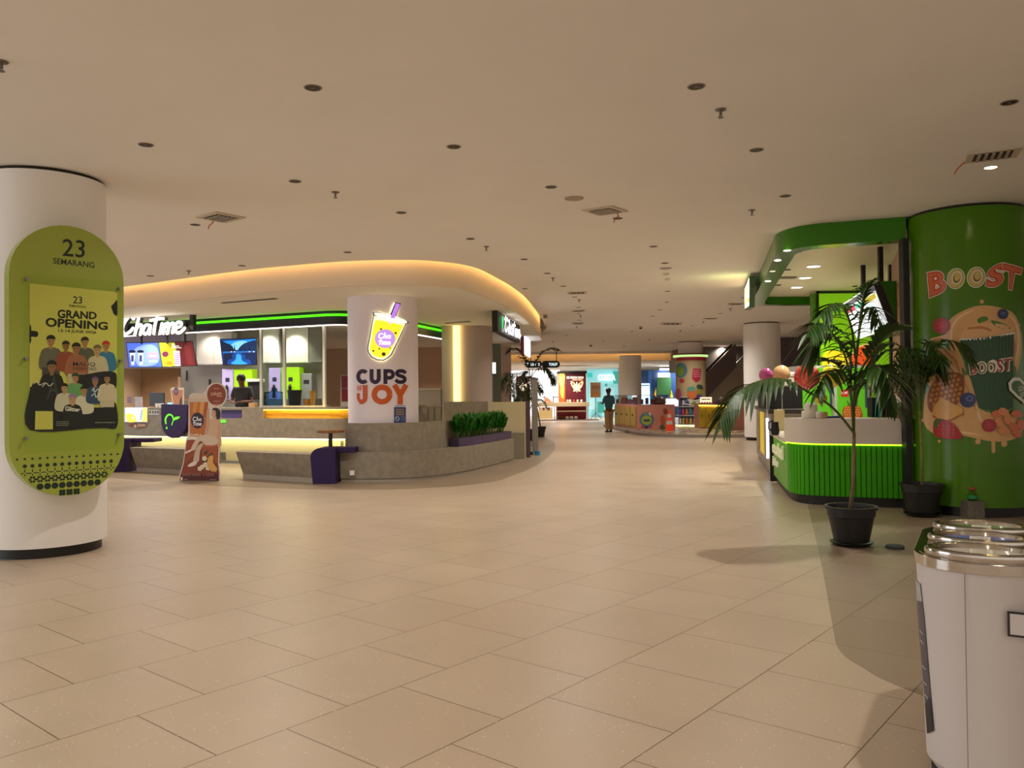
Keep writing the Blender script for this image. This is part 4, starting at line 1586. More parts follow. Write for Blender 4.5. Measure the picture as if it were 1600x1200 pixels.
# wall equipment
t = thing('utensil_rail', 'slim black utensil rail hanging on the kiosk back wall', 'rail', (xb(293), YB - .05, 1.9))
MB().tube([(xb(292), YB - .03, zat(594, YB)), (xb(292.5), YB - .03, zat(578, YB))], .018).build('rod', M_BLACK, t)  # plain black rod, gives no light
for px in (327,):
    o = MB().box(xb(327), YB - .04, zat(601, YB), xb(330), YB - .002, zat(592, YB)).build('wall_switch', M_DARK)
    tag(o, 'small dark control box on the kiosk wall left of the lilac dispenser', 'switch')

# soffit fittings
for (xa, ya, xc, yc, lb) in [(348, 473, 432, 466, 'long dark slot diffuser in the soffit left of the printed column'), (697, 505, 733, 502, 'dark slot diffuser in the soffit right of the printed column')]:
    p, q = G(xa, ya, HS), G(xc, yc, HS)
    d = (q - p).normalized()
    s_ = Vector((-d.y, d.x, 0))
    o = MB().obox(p - s_ * .05 - Vector((0, 0, .012)), q - p, s_ * .1, Vector((0, 0, .011))).build('slot_diffuser', mat('#5a5248', .6))
    tag(o, lb, 'air vent')

# ------------------------------------------------------------------ cardboard standee on the floor in front of the tea counter
gs = G(313, 752)
sp_ = Plane((gs.x, gs.y, 0), (1, -.06, 0))
t = thing('cardboard_standee', 'tall cut-out cardboard standee of a hot drink cup and a seated woman in white', 'standee', (gs.x, gs.y, 0))
O = (180, 600, 5.714)
outl = [(566, 862), (572, 820), (600, 720), (615, 640), (632, 500), (652, 440), (655, 160), (662, 100), (690, 82), (780, 84), (810, 60), (822, 25), (860, -6), (910, -12), (960, 5), (995, 50), (1000, 110), (985, 160), (950, 205), (942, 240), (944, 420), (948, 540), (930, 580), (925, 700), (938, 800), (930, 868), (900, 876), (590, 874)]
A = Art(sp_, *O)
ol = [sp_.inv(O[0] + x / O[2], O[1] + y / O[2]) for x, y in outl]
zmin = min(b for a, b in ol)
slab_on(sp_, ol[::-1], -.012, 0, 'board', mat('#e4d8cc', .6), t)
A.poly([(574, 858), (582, 818), (608, 722), (624, 640), (640, 505), (920, 540), (922, 570), (918, 700), (928, 800), (924, 866), (590, 866)], '#8a3c22')
A.poly([(578, 850), (586, 805), (922, 800), (928, 864), (584, 866)], '#561c16')
A.poly([(640, 500), (780, 490), (780, 560), (700, 640), (610, 720)], '#9a4824')
A.poly([(775, 560), (800, 548), (915, 552), (912, 700), (775, 720)], '#a5532c')
A.ell(845, 553, 74, 12, '#b86436')
A.poly([(666, 112), (690, 92), (840, 96), (842, 120), (834, 150), (660, 150)], '#e0cfbd')
A.rect(654, 128, 854, 156, '#d4c0ac', 6)
A.poly([(664, 160), (832, 160), (806, 430), (790, 500), (668, 490)], '#c47230')
A.poly([(700, 164), (740, 162), (720, 260), (690, 250)], '#d9954a')
A.poly([(760, 162), (800, 160), (780, 280), (752, 262)], '#e0a257')
A.poly([(800, 162), (828, 166), (812, 300), (790, 300)], '#b05c24')
A.ell(735, 326, 57, 72, '#2a1b3c')
cha(A, 694, 292, .88, '#f4eef6', 8)
tim(A, 696, 334, .88, '#f4eef6', 8)
A.text('CUPFUL', 664, 446, 778, 466, '#f0dcc0', .03)
A.poly([(660, 470), (792, 470), (788, 502), (660, 495)], '#e9ded0')
A.ell(905, 95, 90, 104, '#e8dccf')
A.ell(905, 95, 84, 98, '#8f3f26')
A.quad('Silken', (850, 78), (948, 62), (952, 96), (852, 104), '#e8b89a', .01, .25)
A.lines(908, 104, 956, 114, 1, '#e8b89a', .8)
A.lines(880, 38, 928, 46, 1, '#e8b89a', .6)
A.lines(880, 152, 940, 162, 1, '#e8b89a', .5)
A.lines(862, 180, 942, 190, 1, '#e8b89a', .5)
# seated woman
sk, cl_ = '#cfa184', '#d8c3ad'
A.blob([(868, 240), (880, 214), (920, 218), (940, 250), (938, 300), (918, 315), (885, 300)], '#231718')
A.blob([(864, 260), (876, 232), (896, 240), (900, 280), (884, 300), (868, 290)], sk)
A.rect(886, 290, 906, 330, sk)
A.blob([(838, 330), (870, 312), (920, 318), (940, 350), (936, 420), (920, 480), (915, 530), (800, 545), (800, 480), (830, 460)], '#d3b394')
A.blob([(836, 330), (826, 400), (815, 470), (800, 440), (812, 360), (820, 240), (838, 220)], sk)
A.blob([(925, 340), (945, 400), (946, 540), (925, 570), (912, 520), (915, 420)], sk)
A.blob([(815, 450), (850, 460), (915, 490), (905, 540), (820, 545), (760, 510), (710, 590), (680, 575), (735, 480)], cl_)
A.blob([(790, 530), (760, 600), (748, 690), (700, 700), (716, 600), (745, 545)], '#cdb79f')
A.blob([(690, 580), (680, 600), (625, 622), (632, 605), (660, 590)], '#e8d8cc')
A.blob([(725, 690), (728, 715), (690, 735), (650, 735), (668, 712), (705, 690)], '#e8d8cc')
for x, y in ((790, 620), (770, 690), (800, 690), (830, 640)): A.blob([(x, y), (x + 26, y - 22), (x + 40, y - 30), (x + 22, y + 6)], '#2c4a24')
for x, y in ((780, 740), (810, 720), (830, 750), (800, 665), (760, 755)):
    for k in range(5): A.ell(x + 13 * math.cos(k * 1.257), y + 13 * math.sin(k * 1.257), 10, 10, '#eee0c8', n=8)
    A.ell(x, y, 6, 6, '#d8b050', n=8)
A.blob([(850, 640), (880, 645), (878, 700), (912, 750), (905, 780), (862, 776), (828, 740), (826, 680)], '#e0aa5c')
for x in (604, 690, 812): A.lines(x, 800, x + 78, 824, 3, '#c08a72', .35)
A.ell(796, 812, 10, 10, '#c03030')
A.rect(590, 830, 608, 860, '#e8d8cc')
A.lines(616, 845, 650, 860, 2, '#c8a090', .4)
A.lines(850, 850, 910, 860, 1, '#c8a090', .4)
A.build('print', t, eps=.00015)
MB().obox(sp_.fwd(-.05, 0, -.30), Vector((.02, 0, 0)), Vector((0, .29, 0)), Vector((0, 0, .6))).build('support', mat('#b89a78', .8), t)

# ------------------------------------------------------------------ right of the printed column
pil = (-1.09, 21.95)
pt = thing('pillar', 'broad pale pillar with a vertical glowing light slot beside the tea counter', 'pillar', (pil[0], pil[1], 0))
a = MB()
a.smooth = True
a.lathe([(.56, 0), (.56, HS - .003)], (pil[0], pil[1], 0), 56)
a.build('shaft', mat('#c3b1a6', .6), pt, autos=40)
pl0, pl1 = P(708.5, 560, 21.38), P(719, 560, 21.38)
MB().box(pl0.x, 21.33, 1.3, pl1.x, 21.6, HS - .01).build('light_slot', mat('#ffe9a8', emis=1.0, ecol='#ffe08a'), pt)
p2 = P(690, 560, 21.38)
MB().box(p2.x, 21.45, 1.2, pl0.x - .02, 21.7, HS - .004).build('side_panel', mat('#b7aca0', .6), pt)


def lowwall(name, x0, x1, Y, z, m, label, d=.12, cat='low wall', z0=0):
    xa, xc = P(x0, 620, Y).x, P(x1, 620, Y).x
    o = MB().box(xa, Y, z0, xc, Y + d, z).build(name, m, bevel=.004)
    return tag(o, label, cat)


lowwall('low_wall', 693, 762, 19.9, 1.36, M_CONC2, 'grey stone low wall in front of the pale pillar')
lowwall('low_wall', 763, 821, 19.7, 1.34, mat('#d9cda6', .6), 'cream panel wall behind the green planter plants')
lowwall('low_wall', 821.5, 828, 19.75, 1.34, mat('#5a4656', .6), 'narrow purple-brown end board beside the cream panel', .5)
o = lowwall('steel_cabinet', 800, 819, 19.35, .62, mat('#8d8775', .5), 'low grey cabinet under the right end of the cream panel', .3, 'cabinet')
t = thing('back_counter', 'pale wood and steel back counter seen right of the printed column', 'counter', (P(676, 620, 21.5).x, 21.5, 0))
xa, xc = P(654, 620, 21.5).x, P(689, 620, 21.5).x
MB().box(xa, 21.5, 0, xc, 21.9, 1.22).build('body', mat('#8e8778', .5), t)
MB().box(xa, 21.48, 1.24, xc, 21.9, 1.66).build('screen_panel', mat('#b7a898', .5), t)
MB().box(xa, 21.45, 1.66, xc, 21.92, 1.70).build('ledge', mat('#cfc6ba', .5), t)
for k in range(3):
    xx = P(664 + k * 10, 640, 21.1).x
    o = MB().box(xx - .06, 21.1, .0, xx + .06, 21.2, 1.24).build('upright_slab', M_CONC2)
    tag(o, ['tall narrow stone panel nearest the printed column', 'middle tall narrow stone panel', 'right tall narrow stone panel before the pillar'][k] + ' right of the printed column', 'panel', 'stone panels by the column')
# planter
t = thing('planter', 'purple trough planter set on the curved stone seat, full of plants', 'planter', (-.6, 16.6, .53))
PL0 = sub_ = [(-1.02, 15.62), (-.78, 16.15), (-.43, 17.15), (-.02, 18.55)]
PLB = [(-1.20, 15.75), (-.98, 16.40), (-.66, 17.45), (-.40, 18.58)]
MB().prism(PL0 + PLB[::-1], .532, .69).build('trough', mat('#4a3a5c', .5), t)
MB().prism([(x - .03, y + .02) for x, y in PL0] + [(x + .03, y) for x, y in PLB[::-1]], .69, .695).build('soil', mat('#2a1d14', .9), t)


def leaf_vs(base_, tip, wd, bend, n=4):
    """pointed blade between two points"""
    b_, t_ = Vector(base_), Vector(tip)
    d = t_ - b_
    s = d.cross(Vector((0, 0, 1)))
    s = s.normalized() if s.length > 1e-4 else Vector((1, 0, 0))
    vs, fs = [], []
    for i in range(n + 1):
        f = i / n
        wv = wd * math.sin(PI * (.08 + .92 * f) ** .8) * .5 if i < n else .0005
        c = b_ + d * f + Vector((0, 0, bend * 4 * f * (1 - f)))
        vs += [c - s * wv + Vector((0, 0, wv * .35)), c, c + s * wv + Vector((0, 0, wv * .35))]
        if i:
            k = 3 * i
            fs += [(k - 3, k - 2, k + 1, k), (k - 2, k - 1, k + 2, k + 1)]
    return vs, fs


def leafy(x, y, z, seed, name='leafy_plant'):
    rnd = random.Random(seed)
    st_, lf = MB(), MB()
    for k in range(10):
        a = rnd.uniform(0, 2 * PI)
        ln = rnd.uniform(.26, .40)
        out = rnd.uniform(.03, .14)
        top = Vector((x + math.cos(a) * out, y + math.sin(a) * out, z + ln))
        bs = Vector((x + math.cos(a) * .02, y + math.sin(a) * .02, z))
        st_.tube([bs, (bs + top) / 2 + Vector((0, 0, .02)), top], [.006, .005, .004], 5)
        for j in range(9):
            f = .3 + .7 * j / 8
            p = bs.lerp(top, f)
            b = a + rnd.uniform(-.5, .5) + (PI / 2 if j % 2 else -PI / 2)
            l = rnd.uniform(.09, .14)
            v, f_ = leaf_vs(p, p + Vector((math.cos(b) * l * .8, math.sin(b) * l * .8, l * .4)), .075, .015, 3)
            lf.add(v, f_)
        v, f_ = leaf_vs(top, top + Vector((math.cos(a) * .03, math.sin(a) * .03, .1)), .045, 0, 3)
        lf.add(v, f_)
    t = thing(name, '', 'plant', (x, y, z), 'leafy green plants in the purple planter')
    st_.build('stem', mat('#3f6a1c', .5), t)
    lf.build('foliage', mat('#2f7a1c', .4, noise=.3, nscale=5), t, recalc=False)
    return t


npl = 13
for i in range(npl):
    f = (i + .5) / npl
    a_ = along(PL0, f * 3.05)
    b_ = along(PLB, f * 2.9)
    for r_ in (0,):
        mid = (a_[0] * .55 + b_[0] * .45, a_[1] * .55 + b_[1] * .45)
        q = leafy(mid[0], mid[1], .696, 40 + i)
        q['label'] = ['bushy green plant at the near left end of the purple planter', 'bushy green plant at the far right end of the purple planter'][i > 5] if i in (0, npl - 1) else 'bushy glossy green plant in the middle rows of the purple planter'

# grey gate post with blue foot
t = thing('gate_post', 'tall grey metal post with a blue foot in the walkway beside the cream panel', 'post', G(836, 710))
g_ = G(836.5, 711)
MB().box(g_.x - .075, g_.y, .04, g_.x + .075, g_.y + .2, 1.9).build('post', mat('#9a948e', .35, metal=.5), t, bevel=.01)
MB().box(g_.x - .09, g_.y - .01, 1.9, g_.x + .09, g_.y + .21, 1.93).build('cap', mat('#6f6a66', .4), t)
MB().lathe([(.065, 0), (.065, .1)], (g_.x + .05, g_.y - .07, 0), 16).build('foot', mat('#1c8ac0', .4), t)
MB().box(g_.x - .25, g_.y + .02, 0, g_.x - .05, g_.y + .15, .08).build('cable_plug', M_DARK, t)

# ------------------------------------------------------------------ palms


def frond(p0, pts, nl, ll, wd, parent, m, t0=.25, droop=.5, seed=0, rm=None):
    """rachis through pts (absolute), leaflets both sides from fraction t0"""
    rnd = random.Random(seed)
    path = [Vector(p) for p in smooth_path([Vector(p) for p in pts], 6)]
    n = len(path)
    b = MB()
    b.tube(path, [.011 * (1 - .75 * i / (n - 1)) + .002 for i in range(n)], 6)
    b.m = 1
    for k in range(nl):
        f = t0 + (1 - t0) * (k + .5) / nl
        x = f * (n - 1)
        i = min(int(x), n - 2)
        p = path[i].lerp(path[i + 1], x - i)
        d = (path[i + 1] - path[i]).normalized()
        s = d.cross(Vector((0, 0, 1)))
        s = s.normalized() if s.length > .1 else Vector((1, 0, 0))
        u = s.cross(d)
        prof = math.sin(PI * min(1, .18 + .8 * (f - t0) / (1 - t0)))
        L = ll * (.45 + .55 * prof)
        for sg_ in (-1, 1):
            l = L * rnd.uniform(.85, 1.1)
            dr = (s * sg_ * .75 + d * .65 + u * .15).normalized()
            q = p + dr * l + Vector((0, 0, -l * droop * rnd.uniform(.7, 1.2)))
            v, f_ = leaf_vs(p, q, wd, l * .13, 5)
            b.add(v, f_)
    v, f_ = leaf_vs(path[-1], path[-1] + (path[-1] - path[-2]).normalized() * ll * .6 + Vector((0, 0, -.05)), wd, .0, 4)
    b.add(v, f_)
    return b.build('frond', [rm or mat('#4d5a24', .5), m], parent, recalc=False)


M_LEAF = mat('#23440f', .38, noise=.3, nscale=3)
M_LEAF2 = mat('#2c4a14', .42, noise=.3, nscale=3)
M_STEM = mat('#7a6a48', .6, noise=.3, nscale=12)


def pot(t, x, y, r=.25, h=.36, z=.03):
    MB().lathe([(r * .66, z + .012), (r * .86, z + h * .72), (r * .9, z + h * .74), (r * .92, z + h * .93), (r * 1.0, z + h * .93), (r * 1.01, z + h), (r * .9, z + h), (r * .86, z + h * .9), (r * .5, z + h * .86)], (x, y, 0), 40).build('pot', mat('#151414', .45), t, autos=35)
    MB().lathe([(r * .6, 0), (r * .8, .03), (r * .83, .04), (r * .78, .04), (r * .58, .012), (r * .3, .011)], (x, y, 0), 40).build('saucer', mat('#121111', .4), t, autos=35)
    MB().lathe([(r * .86, z + h * .86), (r * .3, z + h * .9), (.001, z + h * .9)], (x, y, 0), 24).build('soil', mat('#241811', .95), t)


# foreground palm, laid out from what the photo shows at its own distance
g1 = G(1342, 857)
px1, py1 = g1.x, g1.y + .17
t = thing('potted_palm', 'tall potted palm in a black pot, nearest one, in front of the ribbed green counter', 'plant', (px1, py1, 0), None)
pot(t, px1, py1, .245, .355)
YP = py1
Q = lambda x, y, dy=0: P(x, y, YP + dy)
MB().tube([Vector((px1 - .01, py1, .33)), Q(1333, 760), Q(1334, 700), Q(1334.5, 676)], [.022, .019, .017, .016], 10).build('stem', M_STEM, t, smooth=True)
crown = (1334, 676)
MB().tube([Q(1334, 678), Q(1334.5, 620, .01), Q(1338, 560, .02), Q(1345, 500, .03), Q(1352, 462, .03)], [.013, .013, .013, .009, .004], 8).build('spear', mat('#4d5c22', .5), t, smooth=True)
MB().tube([Q(1334, 678), Q(1330, 620, -.02), Q(1329, 560, -.03), Q(1333, 520, -.03)], [.012, .012, .011, .006], 8).build('spear', mat('#4d5c22', .5), t, smooth=True)
fr = [
    # (pixel path with depth offset, leaflets, leaflet length, width, start, droop)
    ([(1334, 676, 0), (1301, 637, -.1), (1262, 612, -.25), (1221, 592, -.4), (1180, 598, -.5), (1148, 618, -.55), (1128, 655, -.6)], 15, .36, .05, .42, .75),
    ([(1330, 600, 0), (1320, 555, -.1), (1300, 520, -.25), (1278, 505, -.35), (1262, 520, -.45)], 15, .34, .042, .15, .7),
    ([(1333, 575, 0), (1318, 540, .1), (1296, 522, .2), (1276, 530, .3), (1264, 560, .35)], 14, .32, .04, .12, .8),
    ([(1337, 560, 0), (1330, 510, -.1), (1316, 480, -.2), (1298, 476, -.3), (1284, 490, -.35)], 14, .30, .038, .1, .7),
    ([(1342, 520, 0), (1346, 480, .03), (1352, 455, .05), (1362, 440, .08)], 12, .22, .035, .15, .45),
    ([(1338, 560, 0), (1343, 515, .1), (1352, 490, .2), (1366, 480, .3), (1374, 500, .35)], 10, .24, .035, .1, .8),
    ([(1335, 600, 0), (1350, 570, -.1), (1372, 540, -.25), (1392, 520, -.35), (1408, 515, -.4)], 12, .32, .045, .3, .25),
    ([(1335, 610, 0), (1352, 585, .1), (1378, 572, .2), (1402, 578, .3), (1420, 600, .4)], 13, .34, .045, .15, .55),
    ([(1335, 625, 0), (1345, 596, -.15), (1362, 575, -.35), (1380, 580, -.5), (1392, 610, -.6)], 12, .34, .05, .15, .8),
    ([(1334, 640, 0), (1345, 605, .1), (1368, 590, .25), (1390, 605, .35), (1404, 640, .4)], 12, .30, .042, .2, .8),
    ([(1333, 610, 0), (1322, 588, -.1), (1305, 578, -.25), (1288, 588, -.4), (1276, 610, -.45)], 11, .26, .04, .2, .7),
    ([(1333, 640, 0), (1326, 605, .1), (1316, 580, .25), (1302, 566, .35), (1284, 560, .45)], 11, .28, .04, .3, .5),
]
for i, (pp_, nl, ll, wd, t0, dr) in enumerate(fr):
    frond(None, [Q(x, y, d) for x, y, d in pp_], int(nl * 1.2), ll, wd * 1.2, t, M_LEAF if i % 2 else M_LEAF2, t0, dr, i)


def palm(x, y, h, spread, nf, label, seed, potr=.22, sc=1.0, leaf=.26, crown_h=.5, group=None, a0=0, stems=1, wd=.035, nl=13, avoid=None):
    t = thing('potted_palm', label, 'plant', (x, y, 0), group)
    pot(t, x, y, potr, potr * 1.45)
    rnd = random.Random(seed)
    zs = h * crown_h
    MB().tube([(x, y, .2), (x + .01, y, zs * .5), (x - .005, y, zs)], [.017, .014, .012], 8).build('stem', M_STEM, t, smooth=True)
    for k in range(nf):
        a = a0 + 2 * PI * k / nf + rnd.uniform(-.25, .25)
        s = spread * rnd.uniform(.7, 1.05)
        hh = (h - zs) * rnd.uniform(.55, 1.0)
        c, s_ = math.cos(a), math.sin(a)
        if avoid and c * avoid[0] + s_ * avoid[1] > .15: s *= .38
        pts = [(x, y, zs - .1), (x + c * s * .12, y + s_ * s * .12, zs + hh * .45), (x + c * s * .4, y + s_ * s * .4, zs + hh * .9), (x + c * s * .75, y + s_ * s * .75, zs + hh * .9), (x + c * s, y + s_ * s, zs + hh * .62)]
        frond(None, pts, nl, leaf, wd, t, M_LEAF if k % 2 else M_LEAF2, .25, .7, seed * 20 + k)
    return t


g2 = G(1454, 810)
palm(g2.x, g2.y + .2, 2.18, .62, 11, 'smaller potted palm in a black pot beside the green printed column', 3, .25, leaf=.27, crown_h=.62, a0=.3, nl=12, wd=.036, avoid=(.8, .6))
g3 = G(846, 683)
tq = thing('potted_palm', 'tall dark palm in a black pot behind the grey gate post', 'plant', (g3.x, g3.y + .2, 0))
pot(tq, g3.x - .05, g3.y + .2, .24, .34)
Y3 = g3.y + .2
Q3 = lambda x, y, d=0: P(x, y, Y3 + d)
MB().tube([Q3(845, 672), Q3(840, 640), Q3(831, 612), Q3(829, 588)], [.03, .026, .022, .02], 8).build('stem', M_STEM, tq, smooth=True)
for k_, (pp_, nl, ll, wd, t0, dr) in enumerate([
    ([(829, 592, 0), (824, 570, -.1), (814, 552, -.2), (804, 545, -.3), (795, 549, -.35)], 13, .42, .05, .2, .5),
    ([(829, 592, 0), (836, 568, .1), (848, 551, .2), (860, 545, .3), (869, 546, .35)], 13, .42, .05, .2, .45),
    ([(829, 592, 0), (838, 578, -.1), (850, 574, -.3), (860, 582, -.45), (864, 596, -.5)], 10, .36, .05, .2, .8),
    ([(829, 592, 0), (826, 575, .2), (820, 562, .4), (812, 558, .6)], 9, .3, .045, .2, .5),
    ([(829, 592, 0), (834, 590, -.2), (841, 598, -.4), (846, 610, -.5)], 8, .3, .05, .2, .7),
    ([(829, 592, 0), (822, 580, -.3), (816, 584, -.5), (812, 596, -.6)], 8, .3, .045, .2, .7)]):
    frond(None, [Q3(x, y, d) for x, y, d in pp_], nl, ll, wd * 1.9, tq, mat('#1c2c14', .45), t0, dr, 60 + k_, mat('#1f2a14', .5))
palm(P(806, 640, 25.5).x, 25.5, 2.4, .75, 10, 'dense dark palm beyond the cream panel wall', 6, .24, leaf=.32, crown_h=.35, nl=13, wd=.04)
palm(P(824, 640, 27.0).x, 27.0, 1.9, .6, 9, 'lower dark palm just left of the grey gate post', 8, .24, leaf=.3, crown_h=.35, nl=12, wd=.04)

# ------------------------------------------------------------------ juice kiosk on the right
FO = smooth_path([Vector(p) for p in [(5.03, 10.42), (4.4, 10.65), (4.06, 10.78), (3.82, 11.0), (3.72, 11.42), (3.86, 12.1), (4.43, 14.5), (5.12, 17.4), (5.32, 17.95), (5.8, 18.25), (9.5, 18.3)]], 5)
t = thing('canopy_fascia', 'glossy green curved fascia hung from the ceiling above the juice kiosk', 'fascia', (4.5, 12, 3.43))
FI = offset(FO, -.26)
fb = MB()
fb.prism(FO + FI[::-1], 3.43, H - .004)
fb.build('fascia_band', mat('#357c04', .25, coat=.25, spec=.3), t, autos=35)
tag(MB().prism(offset(FO, -.262) + [(9.5, 10.6), (6.3, 10.2)], 3.60, 3.62).build('ceiling', mat('#e6dfc2', .7), keep=True), kind='structure')
for x, y in ((1230, 391.5), (1215, 407), (1200, 439.5), (1207, 424)):
    p = G(x, y, 3.428)
    o = MB().lathe([(.001, -.006), (.035, -.006), (.05, 0), (.05, .001)], (p.x, p.y, 3.428), 16)
    o = o.build('spot_fitting', mat('#fff4d8', emis=(3 if y != 424 else .3)), t)
for i, (x, y) in enumerate(((1271, 415), (1258, 433), (1245, 448))):
    p = G(x, y, 3.6)
    td = thing('round_downlight', ['nearest bright round downlight in the juice kiosk ceiling', 'middle bright round downlight in the juice kiosk ceiling', 'farthest bright round downlight in the juice kiosk ceiling'][i], 'ceiling light', (p.x, p.y, 3.58), 'bright downlights over the juice kiosk')
    MB().lathe([(.10, .012), (.11, 0), (.115, .018)], (p.x, p.y, 3.58), 28).build('ring', M_WHITE, td)
    MB().lathe([(.001, .004), (.1, .004), (.1, .015)], (p.x, p.y, 3.58), 28).build('lens', mat('#fff6e4', emis=6.0), td)
    spot(p.x, p.y, 3.56, 110, (1, .93, .80), 140, .09)
p = G(1257, 455, 3.6)
spot(6.3, 11.8, 3.5, 60, (1, .92, .78), 130, .06)
for x, y in ((1247, 392.5), (1230.5, 421), (1216, 445), (1336, 447)):
    p = G(x, y, 3.6)
    o = MB().lathe([(.04, .0), (.055, .0), (.05, .012)], (p.x, p.y, 3.587), 16).build('small_downlight', M_DARK)
    tag(o, 'small dark round fitting in the cream ceiling of the juice kiosk', 'ceiling light', 'small dark fittings in the juice kiosk ceiling')
p, q = G(1212, 433, 3.6), G(1250, 430, 3.6)
o = MB().box(p.x, p.y - .06, 3.575, q.x, p.y + .1, 3.599).build('slot_diffuser', mat('#8a8574', .6))
tag(o, 'grey slot diffuser in the cream ceiling of the juice kiosk', 'air vent')

# side sign on the slanted fascia
d_ = (Vector((5.12, 17.4, 0)) - Vector((4.43, 14.5, 0))).normalized()
nl_ = Vector((-d_.y, d_.x, 0))
ss = Plane(Vector((4.60, 15.2, 0)) + nl_ * .08, -d_)
t = thing('lit_sign', 'bright lit sign on the slanted side of the green juice kiosk fascia', 'sign', Vector((4.6, 15.2, 3.1)) + nl_ * .05)
slab_on(ss, [(-1.9, 3.22), (-.1, 3.1), (.1, 3.45), (.05, 3.66), (-1.8, 3.68), (-2.0, 3.5)], .0, .10, 'housing', mat('#3a5a3a', .4), t)
A = Art(ss, 0, 0, 1, px=False)
A.poly([(-1.86, 3.25), (-.13, 3.13), (.06, 3.45), (.02, 3.64), (-1.78, 3.65), (-1.96, 3.5)], '#f2f6c8')
A.quad('BOOST', (-1.8, 3.3), (-.1, 3.2), (-.05, 3.6), (-1.75, 3.6), '#e8481c', .03)
A.items[-1] = ([(x, y) for x, y in A.items[-1][0]], A.items[-1][1], '#e8802c')
A.build('sign_face', t, emis=1.0, w0=.101)
spot(4.2, 15.6, 3.2, 2.5, (.75, 1, .3), 170, .1, aim=(4.0, 15.6, 3.72))  # added lamp aimed up, stands in for the sign's spill on the ceiling

# green column
BC, BR_ = (5.72, 10.3), .67
t = column(BC[0], BC[1], BR_, H - .035, 'glossy green column printed BOOST with a smoothie cup and fruit', kick=.12, m=mat('#4a7a04', .2, coat=.2, spec=.3))
bcy = Cyl(BC[0], BC[1], BR_)
A = Art(bcy, 1400, 380, 3)
wht, red, dk = '#f0e6d8', '#b83a24', '#8f4a20'


def letter(ch, quad, fill, edge):
    cx, cy = sum(p[0] for p in quad) / 4, sum(p[1] for p in quad) / 4
    g = lambda k: [(cx + (x - cx) * k, cy + (y - cy) * k) for x, y in quad]
    A.quad(ch, *g(1.10), wht, .09)
    A.quad(ch, *g(1.04), edge, .06)
    A.quad(ch, *g(.93), fill, .012)


letter('B', [(148, 140), (228, 126), (238, 222), (158, 254)], '#c8602c', red)
for q in ((281, 166, 42, 50), (376, 160, 44, 50)):
    A.ell(*q, '#e8ecd8', rot=.25)
    A.ell(q[0], q[1], q[2] - 4, q[3] - 4, '#5a6a1c', rot=.25)
    A.ell(q[0], q[1], q[2] - 7, q[3] - 7, '#c8b060', rot=.25)
    A.ell(q[0] + 4, q[1] - 4, q[2] - 20, q[3] - 20, '#e8ecd8', rot=.25)
    A.ell(q[0] + 4, q[1] - 4, q[2] - 24, q[3] - 24, '#6a5a1c', rot=.25)
    A.ell(q[0] + 6, q[1] - 8, q[2] - 28, q[3] - 30, '#c8b060', rot=.25)
letter('S', [(432, 118), (520, 84), (496, 200), (418, 208)], '#cf6a34', red)
letter('T', [(500, 96), (590, 122), (558, 220), (512, 212)], '#cf6a34', red)
cr = '#d9a86a'
A.blob([(250, 480), (235, 400), (262, 350), (330, 310), (400, 292), (480, 300), (550, 330), (582, 410), (585, 520), (560, 620), (540, 560), (300, 470), (320, 560), (330, 640), (250, 700), (180, 700), (150, 640), (200, 600), (260, 570)], cr, 4)
A.stroke([(170, 455), (240, 435), (300, 400)], 20, cr)
A.stroke([(190, 500), (230, 520), (280, 560)], 18, cr)
A.blob([(130, 790), (150, 690), (240, 600), (340, 620), (400, 780), (540, 800), (590, 870), (560, 915), (460, 930), (300, 900), (200, 900), (140, 860)], cr)
for x, y, r in ((402, 274, 10), (575, 383, 6), (204, 928, 7), (384, 930, 13), (506, 940, 15), (126, 830, 8), (104, 700, 14)): A.ell(x, y, r, r, cr, n=12)
A.stroke([(455, 920), (456, 975)], 18, cr)
hi = '#ecca96'
for q in ([(262, 470), (262, 400), (300, 345), (370, 312)], [(520, 330), (562, 380), (572, 470), (560, 560)], [(170, 690), (215, 640), (280, 640)], [(250, 560), (290, 610), (320, 660)], [(200, 880), (300, 885), (400, 900)],
          [(330, 700), (370, 760), (400, 830), (460, 880)]): A.stroke(q, 9, hi, 6, taper=lambda t: .3 + math.sin(PI * t))
for q in ([(255, 520), (285, 560), (300, 620)], [(545, 430), (556, 480), (550, 540)], [(320, 640), (350, 720), (380, 790)], [(220, 690), (200, 740), (170, 790)]): A.stroke(q, 7, '#b98248', 6, taper=lambda t: .3 + math.sin(PI * t))
A.blob([(252, 505), (225, 490), (205, 500), (222, 520), (240, 530), (248, 560), (262, 540)], cr)
A.blob([(380, 360), (400, 345), (425, 345), (430, 360), (410, 368), (392, 378)], '#4a7a04')
A.blob([(445, 362), (500, 375), (535, 400), (500, 402), (460, 385)], '#4a7a04')
A.poly([(298, 448), (548, 416), (552, 400), (500, 380), (400, 372), (330, 395), (300, 430)], '#e2b078')
A.stroke([(340, 400), (400, 395), (440, 408)], 12, '#c07840')
A.stroke([(300, 452), (420, 446), (550, 422)], 9, '#e8e4dc')
A.poly([(300, 456), (550, 426), (548, 775), (470, 785), (388, 775)], '#14501f')
for i in range(16):
    f = (i + .5) / 16
    A.poly([(300 + 250 * f - 2, 455 - 30 * f), (300 + 250 * f + 3, 455 - 30 * f), (388 + 160 * f + 2, 776), (388 + 160 * f - 1, 776)], '#0f3c18')
A.quad('BOOST', (338, 562), (546, 532), (544, 600), (346, 620), wht, .06)
A.quad('B', (342, 566), (374, 560), (378, 612), (350, 618), '#a83424', .02)
A.quad('ST', (472, 546), (544, 538), (540, 594), (470, 608), '#a83424', .02)
for x in (402, 444): A.ell(x, 585, 19, 26, '#5a5a1c'), A.ell(x, 585, 13, 20, wht), A.ell(x, 583, 7, 12, '#5a5a1c')
